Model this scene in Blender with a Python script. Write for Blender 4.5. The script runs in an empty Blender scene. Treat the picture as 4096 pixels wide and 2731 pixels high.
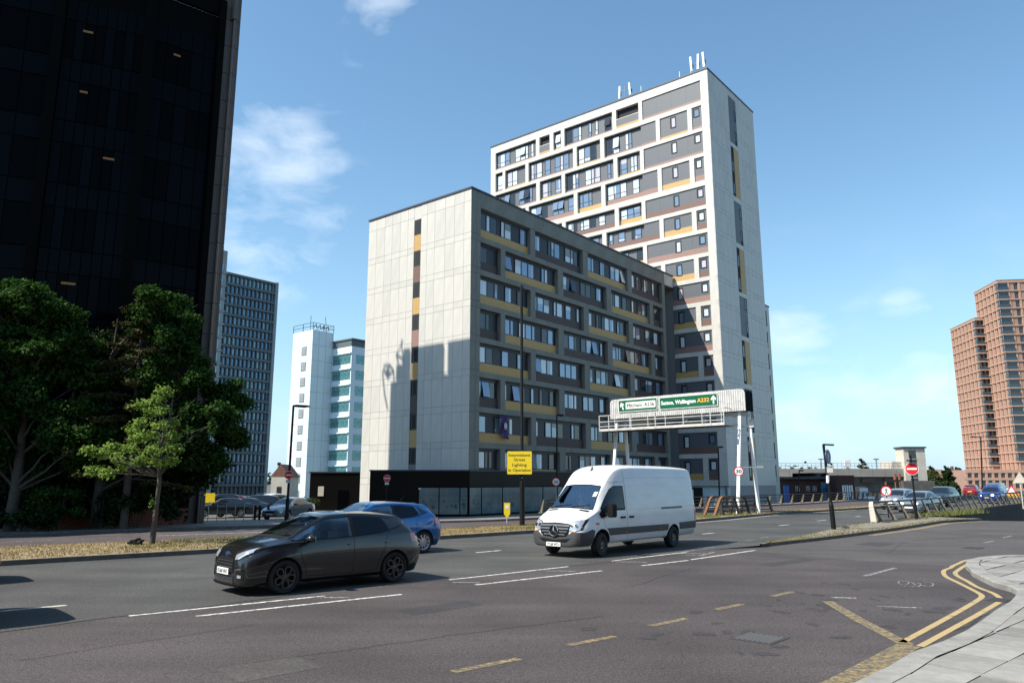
import bpy, bmesh, math, random
import numpy as np
from mathutils import Vector, Matrix
from mathutils.bvhtree import BVHTree
R = math.radians
rnd = random.Random(7)
scene = bpy.context.scene
COL = scene.collection
# ---------------------------------------------------------------- camera, world, sun, exposure
CAM_H = 2.15
PITCH = 10.562
cam_d = bpy.data.cameras.new('camera')
cam = bpy.data.objects.new('camera', cam_d); COL.objects.link(cam); scene.camera = cam
cam.location = (0, 0, CAM_H); cam.rotation_euler = (R(90 + PITCH), 0, 0)
cam_d.sensor_width = 36; cam_d.lens = 36 * 2990 / 4096
cam_d.clip_start = .1; cam_d.clip_end = 20000
SUN_TO = 68.0      # compass azimuth (from +Y clockwise) that sunlight travels towards
SUN_EL = 50.0
sun_d = bpy.data.lights.new('sun', 'SUN'); sun = bpy.data.objects.new('sun', sun_d); COL.objects.link(sun)
sun_d.energy = 5.0; sun_d.angle = R(.5); sun_d.color = (1, .94, .84)
_s = Vector((math.sin(R(SUN_TO)) * math.cos(R(SUN_EL)), math.cos(R(SUN_TO)) * math.cos(R(SUN_EL)), -math.sin(R(SUN_EL))))
sun.rotation_euler = _s.to_track_quat('-Z', 'Y').to_euler()
sun.location = (-60, -20, 90)
world = bpy.data.worlds.new('World'); scene.world = world; world.use_nodes = True
scene.view_settings.view_transform = 'Standard'; scene.view_settings.look = 'None'
scene.view_settings.exposure = .66; scene.view_settings.gamma = 1; scene.view_settings.use_curve_mapping = False
scene.cycles.max_bounces = 6; scene.cycles.transparent_max_bounces = 12

# pixel of the photograph (4096 wide) -> world, used only to read off true positions
_t = R(PITCH); _c, _sn = math.cos(_t), math.sin(_t)
def ray(px, py):
    a = (px - 2048) / 2990.; b = (1365.5 - py) / 2990.
    return (a, _c - b * _sn, _sn + b * _c)
def G(px, py, z=0.):
    d = ray(px, py); t = (z - CAM_H) / d[2]; return (d[0] * t, d[1] * t, z)
def DP(px, py, Y):
    d = ray(px, py); t = Y / d[1]; return (d[0] * t, Y, CAM_H + d[2] * t)

def build_world():
    nt = world.node_tree; N = nt.nodes; L = nt.links; N.clear()
    out = N.new('ShaderNodeOutputWorld'); bg = N.new('ShaderNodeBackground'); bg.inputs[1].default_value = .108
    sky = N.new('ShaderNodeTexSky'); sky.sky_type = 'NISHITA'; sky.sun_disc = False
    sky.sun_elevation = R(SUN_EL); sky.sun_rotation = R(SUN_TO + 180); sky.altitude = 50
    sky.air_density = 1.1; sky.dust_density = .5; sky.ozone_density = 1.0
    tc = N.new('ShaderNodeTexCoord')
    def math_(op, a, b=None, c=None, clamp=False):
        n = N.new('ShaderNodeMath'); n.operation = op; n.use_clamp = clamp
        for i, v in enumerate((a, b, c)):
            if v is None: continue
            if isinstance(v, (int, float)): n.inputs[i].default_value = v
            else: L.new(v, n.inputs[i])
        return n.outputs[0]
    def vm(op, a, b):
        n = N.new('ShaderNodeVectorMath'); n.operation = op
        L.new(a, n.inputs[0])
        if isinstance(b, tuple): n.inputs[1].default_value = b
        else: L.new(b, n.inputs[1])
        return n
    def noise(vec, sc, det, rough=.6, dist=0.):
        n = N.new('ShaderNodeTexNoise'); n.inputs['Scale'].default_value = sc; n.inputs['Detail'].default_value = det
        n.inputs['Roughness'].default_value = rough; n.inputs['Distortion'].default_value = dist
        L.new(vec, n.inputs['Vector']); return n.outputs['Fac']
    d = tc.outputs['Generated']
    st = vm('MULTIPLY', d, (1, 1, 2.2)).outputs[0]
    n1 = noise(st, 11, 9, .55, .25); n2 = noise(st, 3.2, 6, .6, .2)
    sep = N.new('ShaderNodeSeparateXYZ'); L.new(d, sep.inputs[0]); z = sep.outputs[2]
    total = None
    # cumulus puffs and wisps: (photo px, py, angular half-size deg, strength)
    for px, py, rad, k in ((1090, 700, 6.2, .95), (960, 860, 6.0, .8), (1200, 800, 5.0, .6), (1060, 1010, 5, .55), (1540, 10, 3.0, .9), (1430, 170, 2.6, .3), (1230, 520, 7, .16), (560, 900, 7, .4),
                           (3170, 1340, 3.8, .9), (3230, 1640, 4.5, .7), (3420, 1600, 3.2, .6), (3620, 1270, 2.4, .6), (3740, 1560, 3.6, .85), (3400, 1420, 6, .3),
                           (3560, 1720, 3.5, .45), (4000, 1000, 4, .14), (2950, 1700, 4, .3)):
        v = Vector(ray(px, py)).normalized()
        dp = vm('DOT_PRODUCT', d, tuple(v)).outputs['Value']
        c0 = math.cos(R(rad))
        m = math_('MULTIPLY', math_('MAXIMUM', math_('DIVIDE', math_('SUBTRACT', dp, c0), 1 - c0), 0), k)
        total = m if total is None else math_('MAXIMUM', total, m)
    edge = math_('MULTIPLY', math_('ADD', math_('SUBTRACT', n1, .64), math_('MULTIPLY', total, .34)), 3.0, clamp=True)
    local = math_('MULTIPLY', edge, math_('MINIMUM', math_('MULTIPLY', total, 1.5), .5))
    # fair-weather cloud all round, thicker towards the horizon
    g = math_('MULTIPLY', math_('SUBTRACT', math_('ADD', math_('MULTIPLY', n2, .55), math_('MULTIPLY', n1, .45)), .53), 5, clamp=True)
    low = math_('SUBTRACT', 1, math_('MULTIPLY', math_('ABSOLUTE', z), 2.2), clamp=True)
    g = math_('MULTIPLY', g, math_('MULTIPLY', math_('POWER', low, 2), .34))
    f = math_('MAXIMUM', local, g, clamp=True)
    mix = N.new('ShaderNodeMix'); mix.data_type = 'RGBA'
    hz = N.new('ShaderNodeMix'); hz.data_type = 'RGBA'
    L.new(math_('MULTIPLY', math_('POWER', math_('SUBTRACT', 1, math_('ABSOLUTE', z), clamp=True), 6), .85), hz.inputs[0]); hz.inputs[7].default_value = (3.3, 4.65, 6.1, 1)
    # a faint photographic tint on the sky colour
    tint = N.new('ShaderNodeMix'); tint.data_type = 'RGBA'; tint.blend_type = 'MULTIPLY'; tint.inputs[0].default_value = 1
    tint.inputs[7].default_value = (.90, 1.14, 1.17, 1)
    L.new(sky.outputs[0], tint.inputs[6])
    L.new(tint.outputs[2], hz.inputs[6]); L.new(f, mix.inputs[0]); L.new(hz.outputs[2], mix.inputs[6]); mix.inputs[7].default_value = (6.4, 7.1, 7.8, 1)
    L.new(mix.outputs[2], bg.inputs[0]); L.new(bg.outputs[0], out.inputs[0])
build_world()

# ---------------------------------------------------------------- materials
def nodes(name):
    m = bpy.data.materials.new(name); m.use_nodes = True
    nt = m.node_tree; b = nt.nodes['Principled BSDF']; return m, nt, b
def mat(name, col, rough=.6, metal=0., spec=.5, var=0., vscale=2., bump=0., bscale=40., coat=0., stain=0., sscale=.6, detail=6, stretch=None):
    m, nt, b = nodes(name); N = nt.nodes; L = nt.links
    b.inputs['Base Color'].default_value = (*col, 1); b.inputs['Roughness'].default_value = rough
    b.inputs['Metallic'].default_value = metal; b.inputs['Specular IOR Level'].default_value = spec
    b.inputs['Coat Weight'].default_value = coat; b.inputs['Coat Roughness'].default_value = .04
    if var or bump or stain:
        tc = N.new('ShaderNodeTexCoord'); vec = tc.outputs['Object']
        if stretch:
            mp = N.new('ShaderNodeMapping'); mp.inputs['Scale'].default_value = stretch; L.new(vec, mp.inputs[0]); vec = mp.outputs[0]
    cur = None
    def mul(lo, hi, scale, det, prev):
        n = N.new('ShaderNodeTexNoise'); n.inputs['Scale'].default_value = scale; n.inputs['Detail'].default_value = det
        n.inputs['Roughness'].default_value = .6
        L.new(vec, n.inputs['Vector'])
        mr = N.new('ShaderNodeMapRange'); mr.inputs[1].default_value = .3; mr.inputs[2].default_value = .7
        mr.inputs[3].default_value = lo; mr.inputs[4].default_value = hi; L.new(n.outputs['Fac'], mr.inputs[0])
        x = N.new('ShaderNodeMix'); x.data_type = 'RGBA'; x.blend_type = 'MULTIPLY'; x.inputs[0].default_value = 1
        if prev is None: x.inputs[6].default_value = (*col, 1)
        else: L.new(prev, x.inputs[6])
        L.new(mr.outputs[0], x.inputs[7]); return x.outputs[2]
    if var: cur = mul(1 - var, 1 + var, vscale, detail, cur)
    if stain: cur = mul(1 - stain, 1 + stain * .3, sscale, 3, cur)
    if cur is not None: L.new(cur, b.inputs['Base Color'])
    if bump:
        n = N.new('ShaderNodeTexNoise'); n.inputs['Scale'].default_value = bscale; n.inputs['Detail'].default_value = 4; L.new(vec, n.inputs['Vector'])
        bp = N.new('ShaderNodeBump'); bp.inputs['Strength'].default_value = bump; bp.inputs['Distance'].default_value = .02
        L.new(n.outputs['Fac'], bp.inputs['Height']); L.new(bp.outputs[0], b.inputs['Normal'])
    return m
def asphalt(name, col, fine=.35, patch=.22):
    """coarse stone chips, big uneven tone, darker spots and pale specks"""
    m, nt, b = nodes(name); N = nt.nodes; L = nt.links
    tc = N.new('ShaderNodeTexCoord'); vec = tc.outputs['Object']
    def noi(s, d, v=vec):
        n = N.new('ShaderNodeTexNoise'); n.inputs['Scale'].default_value = s; n.inputs['Detail'].default_value = d; L.new(v, n.inputs['Vector']); return n.outputs['Fac']
    def rng(x, a, b_, c, d):
        r = N.new('ShaderNodeMapRange'); L.new(x, r.inputs[0])
        for i, v in enumerate((a, b_, c, d)): r.inputs[i + 1].default_value = v
        return r.outputs[0]
    mp = N.new('ShaderNodeMapping'); mp.inputs['Rotation'].default_value = (0, 0, R(-42)); mp.inputs['Scale'].default_value = (.12, .9, 1); L.new(vec, mp.inputs[0])
    fs = [rng(noi(48, 4), .36, .64, 1 - fine, 1 + fine * 1.2), rng(noi(.35, 4), .35, .65, 1 - patch, 1 + patch),
          rng(noi(1.3, 5, mp.outputs[0]), .35, .65, .88, 1.09), rng(noi(5, 2), .62, .75, 1, .72), rng(noi(17, 3), .35, .65, .80, 1.2)]
    v = N.new('ShaderNodeTexVoronoi'); v.inputs['Scale'].default_value = 38; L.new(vec, v.inputs['Vector'])
    fs.append(rng(v.outputs['Distance'], .06, .16, 2.6, 1))
    prev = None
    for f in fs:
        x = N.new('ShaderNodeMix'); x.data_type = 'RGBA'; x.blend_type = 'MULTIPLY'; x.inputs[0].default_value = 1
        if prev is None: x.inputs[6].default_value = (*col, 1)
        else: L.new(prev, x.inputs[6])
        L.new(f, x.inputs[7]); prev = x.outputs[2]
    L.new(prev, b.inputs['Base Color']); b.inputs['Roughness'].default_value = .82; b.inputs['Specular IOR Level'].default_value = .35
    bp = N.new('ShaderNodeBump'); bp.inputs['Strength'].default_value = .3; bp.inputs['Distance'].default_value = .008
    L.new(noi(90, 2), bp.inputs['Height']); L.new(bp.outputs[0], b.inputs['Normal'])
    return m
def paint(name, col, under, wear=.42, scale=9.):
    """worn road paint: noise lets the asphalt through"""
    m, nt, b = nodes(name); N = nt.nodes; L = nt.links
    tc = N.new('ShaderNodeTexCoord')
    a = N.new('ShaderNodeTexNoise'); a.inputs['Scale'].default_value = scale; a.inputs['Detail'].default_value = 10; a.inputs['Roughness'].default_value = .75
    L.new(tc.outputs['Object'], a.inputs['Vector'])
    r = N.new('ShaderNodeMapRange'); r.inputs[1].default_value = wear - .04; r.inputs[2].default_value = wear + .1; L.new(a.outputs['Fac'], r.inputs[0])
    x = N.new('ShaderNodeMix'); x.data_type = 'RGBA'; L.new(r.outputs[0], x.inputs[0])
    x.inputs[6].default_value = (*under, 1); x.inputs[7].default_value = (*col, 1); L.new(x.outputs[2], b.inputs['Base Color'])
    b.inputs['Roughness'].default_value = .75
    return m
def emit(name, col, s):
    m, nt, b = nodes(name); b.inputs['Base Color'].default_value = (*col, 1)
    b.inputs['Emission Color'].default_value = (*col, 1); b.inputs['Emission Strength'].default_value = s; return m
def glass(name, tint, k=.04, r=.0):
    """thin see-through pane"""
    m, nt, b = nodes(name); N = nt.nodes; L = nt.links
    N.remove(b); out = N['Material Output']
    t = N.new('ShaderNodeBsdfTransparent'); t.inputs[0].default_value = (*tint, 1)
    g = N.new('ShaderNodeBsdfGlossy'); g.inputs['Roughness'].default_value = r; g.inputs[0].default_value = (.9, .95, 1, 1)
    f = N.new('ShaderNodeFresnel'); f.inputs[0].default_value = 1.5
    a = N.new('ShaderNodeMath'); a.operation = 'MULTIPLY_ADD'; a.inputs[1].default_value = .55; a.inputs[2].default_value = k; L.new(f.outputs[0], a.inputs[0])
    x = N.new('ShaderNodeMixShader'); L.new(a.outputs[0], x.inputs[0]); L.new(t.outputs[0], x.inputs[1]); L.new(g.outputs[0], x.inputs[2]); L.new(x.outputs[0], out.inputs[0])
    return m
def leafmat(name, c1, c2, trans=.35):
    m, nt, b = nodes(name); N = nt.nodes; L = nt.links; N.remove(b); out = N['Material Output']
    tc = N.new('ShaderNodeTexCoord'); n = N.new('ShaderNodeTexNoise'); n.inputs['Scale'].default_value = 2.4; n.inputs['Detail'].default_value = 4; L.new(tc.outputs['Object'], n.inputs['Vector'])
    w = N.new('ShaderNodeTexWhiteNoise'); ge = N.new('ShaderNodeNewGeometry'); L.new(ge.outputs['Random Per Island'], w.inputs[0])
    ad = N.new('ShaderNodeMath'); ad.operation = 'MULTIPLY_ADD'; ad.inputs[1].default_value = .5; L.new(ge.outputs['Random Per Island'], ad.inputs[0])
    sb = N.new('ShaderNodeMath'); sb.operation = 'SUBTRACT'; sb.inputs[1].default_value = .25; L.new(n.outputs['Fac'], sb.inputs[0]); L.new(sb.outputs[0], ad.inputs[2])
    x = N.new('ShaderNodeMix'); x.data_type = 'RGBA'; L.new(ad.outputs[0], x.inputs[0]); x.inputs[6].default_value = (*c1, 1); x.inputs[7].default_value = (*c2, 1)
    d = N.new('ShaderNodeBsdfDiffuse'); t = N.new('ShaderNodeBsdfTranslucent'); g = N.new('ShaderNodeBsdfGlossy'); g.inputs['Roughness'].default_value = .6; g.inputs[0].default_value = (.5, .5, .4, 1)
    L.new(x.outputs[2], d.inputs[0]); L.new(x.outputs[2], t.inputs[0])
    m1 = N.new('ShaderNodeMixShader'); m1.inputs[0].default_value = trans; L.new(d.outputs[0], m1.inputs[1]); L.new(t.outputs[0], m1.inputs[2])
    m2 = N.new('ShaderNodeMixShader'); m2.inputs[0].default_value = .025; L.new(m1.outputs[0], m2.inputs[1]); L.new(g.outputs[0], m2.inputs[2]); L.new(m2.outputs[0], out.inputs[0])
    return m
M = {}
M['clad'] = mat('clad', (.585, .56, .51), .5, var=.05, vscale=1.2, stain=.10, sscale=.5, stretch=(1, 1, .3))
M['cladb'] = mat('cladb', (.55, .53, .485), .5, var=.06, vscale=1.2, stain=.12, sscale=.5, stretch=(1, 1, .3))
M['bandshade'] = mat('bandshade', (.195, .192, .168), .65, var=.08, vscale=2., stain=.2, sscale=1.2, stretch=(1, 1, .4))  # darker copy of band: the long facade's shade is put into its colour
M['joint'] = mat('joint', (.24, .235, .225), .9)
M['jointpale'] = mat('jointpale', (.30, .29, .28), .9)
M['band'] = mat('band', (.55, .53, .485), .6, var=.06, vscale=2., stain=.14, sscale=1.2, stretch=(1, 1, .4))
M['coping'] = mat('coping', (.045, .045, .06), .5)
M['yellow'] = mat('yellow', (.48, .30, .105), .55, var=.05, vscale=3)
M['brown'] = mat('brown', (.16, .088, .07), .55, var=.06, vscale=3)
M['brownlight'] = mat('brownlight', (.27, .16, .13), .55, var=.06, vscale=3)
M['browndark'] = mat('browndark', (.058, .033, .030), .55, var=.06, vscale=3)
M['greypanel'] = mat('greypanel', (.10, .108, .122), .5, var=.06, vscale=3)
M['darkpanel'] = mat('darkpanel', (.018, .020, .026), .45, var=.06, vscale=3)
M['frame'] = mat('frame', (.035, .038, .045), .4)
M['pane_sky'] = mat('pane_sky', (.24, .31, .40), .05, metal=.45, spec=1)
M['pane_dark'] = mat('pane_dark', (.02, .024, .03), .03, spec=.8)
M['pane_curtain'] = mat('pane_curtain', (.58, .66, .70), .08, spec=1, var=.14, vscale=5, stretch=(4, 4, .3), coat=.6)
M['pane_blind'] = mat('pane_blind', (.50, .46, .50), .1, spec=1, coat=.6)
M['ironcover'] = mat('ironcover', (.035, .035, .036), .7, var=.2, vscale=9)
M['ironstud'] = mat('ironstud', (.12, .12, .12), .6)
M['void'] = mat('void', (.012, .012, .014), .8)
M['plinth'] = mat('plinth', (.006, .0055, .005), .3, spec=.15)
M['frosted'] = mat('frosted', (.10, .15, .16), .12, spec=.8, var=.25, vscale=1.2)
M['cross'] = mat('cross', (.02, .07, .055), .5)
M['steel'] = mat('steel', (.30, .31, .32), .45, metal=.6)
M['galv'] = mat('galv', (.42, .42, .41), .5, metal=.35, var=.12, vscale=6)
M['white'] = mat('white', (.78, .78, .77), .45, var=.03, vscale=4)
M['whitedirty'] = mat('whitedirty', (.58, .57, .55), .55, var=.14, vscale=3, stain=.25, sscale=2.5)
M['black'] = mat('black', (.008, .008, .009), .55, spec=.22)
M['rubber'] = mat('rubber', (.014, .014, .014), .8, bump=.2, bscale=30)
M['conc'] = mat('conc', (.30, .29, .265), .85, var=.14, vscale=2.5, bump=.3, bscale=14, stain=.25, sscale=.7)
M['concdark'] = mat('concdark', (.10, .095, .088), .85, var=.2, vscale=2, bump=.2, bscale=14, stain=.3, sscale=.9)
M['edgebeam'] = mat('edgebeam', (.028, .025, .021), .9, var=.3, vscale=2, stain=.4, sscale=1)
M['kerb'] = mat('kerb', (.26, .25, .23), .85, var=.16, vscale=5, bump=.3, bscale=25, stain=.25, sscale=1.5)
M['islandtop'] = mat('islandtop', (.20, .175, .14), .9, var=.25, vscale=3, bump=.4, bscale=20, stain=.3, sscale=1)
M['kerbdirty'] = mat('kerbdirty', (.12, .108, .09), .9, var=.25, vscale=4, bump=.3, bscale=25, stain=.3, sscale=1.5)
M['slab'] = mat('slab', (.25, .24, .22), .8, var=.10, vscale=7, bump=.25, bscale=45, stain=.22, sscale=.9)
M['slabb'] = mat('slabb', (.205, .195, .18), .8, var=.12, vscale=7, bump=.25, bscale=45, stain=.22, sscale=.9)
M['slabc'] = mat('slabc', (.29, .28, .26), .8, var=.10, vscale=7, bump=.25, bscale=45, stain=.22, sscale=.9)
M['gap'] = mat('gap', (.07, .064, .055), .95, bump=.3)
M['pave'] = mat('pave', (.17, .165, .155), .85, var=.12, vscale=3, bump=.2, stain=.2)
M['asphalt'] = asphalt('asphalt', (.056, .055, .052), .7, .22)
M['asphalt_brown'] = asphalt('asphalt_brown', (.056, .047, .046), .6, .2)
M['asphalt_dark'] = asphalt('asphalt_dark', (.040, .036, .037), .34, .12)
M['asphalt_pale'] = asphalt('asphalt_pale', (.068, .060, .056), .3, .16)
M['asphalt_red'] = asphalt('asphalt_red', (.070, .057, .057), .25, .2)
M['earth'] = mat('earth', (.24, .185, .11), .95, var=.3, vscale=3, bump=.5, bscale=20, stain=.3)
M['ground'] = mat('ground', (.10, .10, .08), .95, var=.3, vscale=.05, stain=.3, sscale=.01)
M['paint_white'] = paint('paint_white', (.62, .61, .55), (.12, .11, .10), .44)
M['paint_whiteworn'] = paint('paint_whiteworn', (.46, .45, .43), (.07, .065, .062), .51, 14)
M['paint_yellow'] = paint('paint_yellow', (.38, .28, .13), (.09, .08, .065), .36, 5)
M['paint_yellowworn'] = paint('paint_yellowworn', (.30, .22, .08), (.075, .065, .058), .49, 12)
M['paint_red'] = paint('paint_red', (.36, .07, .075), (.11, .09, .09), .44)
M['rust'] = mat('rust', (.17, .085, .04), .85, var=.3, vscale=6, bump=.3, stain=.3)
M['railpost'] = mat('railpost', (.20, .17, .12), .8, var=.3, vscale=5, bump=.2, stain=.35, sscale=2)
M['raildark'] = mat('raildark', (.035, .03, .026), .7, var=.3, vscale=5)
M['signgreen'] = mat('signgreen', (.0, .105, .045), .4)
M['signwhite'] = mat('signwhite', (.80, .80, .78), .4)
M['signyellow'] = mat('signyellow', (.86, .62, .02), .45)
M['signred'] = mat('signred', (.60, .015, .02), .4)
M['signblue'] = mat('signblue', (.01, .05, .20), .4)
M['blue'] = mat('blue', (.02, .11, .38), .4)
M['teal'] = mat('teal', (.10, .26, .33), .5)
M['letterorange'] = mat('letterorange', (.85, .42, .03), .5)
M['letterdark'] = mat('letterdark', (.02, .015, .015), .6)
M['brick'] = mat('brick', (.085, .040, .032), .9, var=.3, vscale=9, bump=.2, stain=.3)
M['brickred'] = mat('brickred', (.20, .06, .04), .9, var=.3, vscale=9, bump=.2)
M['granite'] = mat('granite', (.10, .08, .068), .5, spec=.35, var=.12, vscale=8)
M['glassblack'] = mat('glassblack', (.0015, .0016, .002), .05, spec=.03)
M['glassblackb'] = mat('glassblackb', (.002, .0024, .004), .1, spec=.045)
M['mullion'] = mat('mullion', (.0025, .0022, .0022), .7, spec=.05)
M['ceil'] = emit('ceil', (1, .72, .35), .05); M['ceil'].node_tree.nodes['Principled BSDF'].inputs['Base Color'].default_value = (.01, .01, .01, 1); M['ceil'].node_tree.nodes['Principled BSDF'].inputs['Specular IOR Level'].default_value = 0
M['gt_wall'] = mat('gt_wall', (.16, .18, .19), .7, var=.1)
M['gt_frame'] = mat('gt_frame', (.095, .12, .135), .6)
M['gt_conc'] = mat('gt_conc', (.26, .29, .30), .7, var=.1, stain=.2, sscale=.3)
M['gt_pane'] = mat('gt_pane', (.09, .20, .32), .06, metal=.3, spec=1)
M['gt_paneb'] = mat('gt_paneb', (.20, .36, .42), .1, metal=.2, spec=1)
M['wt_wall'] = mat('wt_wall', (.62, .72, .76), .6, var=.03, vscale=.3)
M['wt_pane'] = mat('wt_pane', (.09, .24, .25), .06, metal=.3, spec=1, var=.4, vscale=1.6)
M['terra'] = mat('terra', (.44, .265, .185), .75, var=.08, vscale=.6)
M['terrab'] = mat('terrab', (.34, .205, .155), .75, var=.08, vscale=.6)
M['rt_pane'] = mat('rt_pane', (.05, .045, .05), .1, spec=.8)
M['balcony'] = mat('balcony', (.035, .055, .07), .2, spec=.8)
M['cream'] = mat('cream', (.55, .50, .42), .8, var=.08, stain=.15)
M['tileroof'] = mat('tileroof', (.17, .075, .055), .85, var=.2)
M['carpark'] = mat('carpark', (.30, .275, .25), .85, var=.08, vscale=.6, stain=.25, sscale=.12, stretch=(1, 1, 3))
M['bark'] = mat('bark', (.065, .055, .042), .9, var=.25, vscale=6, bump=.5, bscale=18)
M['leaf'] = leafmat('leaf', (.010, .034, .006), (.040, .105, .015))
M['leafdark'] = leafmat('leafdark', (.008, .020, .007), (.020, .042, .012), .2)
M['leafyoung'] = leafmat('leafyoung', (.12, .20, .035), (.24, .36, .075), .45)
M['needle'] = leafmat('needle', (.025, .030, .010), (.065, .060, .020), .15)
M['hedge'] = leafmat('hedge', (.03, .05, .015), (.08, .10, .035))
M['straw'] = leafmat('straw', (.28, .20, .09), (.42, .32, .15), .3)
M['grassgreen'] = leafmat('grassgreen', (.10, .13, .035), (.24, .24, .08), .3)
M['skin'] = mat('skin', (.42, .25, .18), .55)
M['hair'] = mat('hair', (.03, .02, .015), .6)
M['cloth'] = mat('cloth', (.03, .035, .05), .8)
M['seat'] = mat('seat', (.05, .05, .055), .8)
M['interior'] = mat('interior', (.05, .052, .056), .8, spec=.2)
M['carglass'] = glass('carglass', (.84, .88, .90), .0)
M['carglassdark'] = glass('carglassdark', (.10, .12, .13), .02)
M['farglass'] = mat('farglass', (.01, .013, .016), .04, spec=1)
M['lampglass'] = mat('lampglass', (.60, .62, .66), .08, metal=.6, spec=1)
M['chrome'] = mat('chrome', (.65, .66, .68), .12, metal=1)
M['alloy'] = mat('alloy', (.50, .51, .53), .3, metal=.8)
M['alloydark'] = mat('alloydark', (.10, .085, .085), .35, metal=.7)
M['taillight'] = mat('taillight', (.45, .01, .02), .15, spec=1, coat=1)
M['amber'] = emit('amber', (1, .28, .04), 1.6)
M['ambermarker'] = mat('ambermarker', (.55, .13, .02), .3)
M['platewhite'] = mat('platewhite', (.80, .80, .78), .4)
M['bumperplastic'] = mat('bumperplastic', (.050, .050, .053), .55)
def carpaint(n, c, rough=.28, metal=.4): return mat(n, c, rough, metal=metal, spec=.5, coat=1)
M['paint_grey'] = carpaint('paint_grey', (.014, .014, .016), .25, .3)
M['paint_blue'] = carpaint('paint_blue', (.008, .11, .33), .33, .45)
M['paint_van'] = mat('paint_van', (.72, .72, .72), .33, spec=.5, coat=.4, stain=.10, sscale=1.2, stretch=(1, 1, 3))
M['paint_silver'] = carpaint('paint_silver', (.42, .45, .48), .3, .6)
M['paint_silverb'] = carpaint('paint_silverb', (.30, .35, .37), .3, .6)
M['paint_dark'] = carpaint('paint_dark', (.03, .05, .06), .3, .5)
M['paint_red2'] = carpaint('paint_red2', (.30, .015, .03), .35, .3)
M['paint_blue2'] = carpaint('paint_blue2', (.02, .06, .33), .35, .4)
M['paint_black'] = carpaint('paint_black', (.012, .014, .018), .3, .3)

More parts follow.
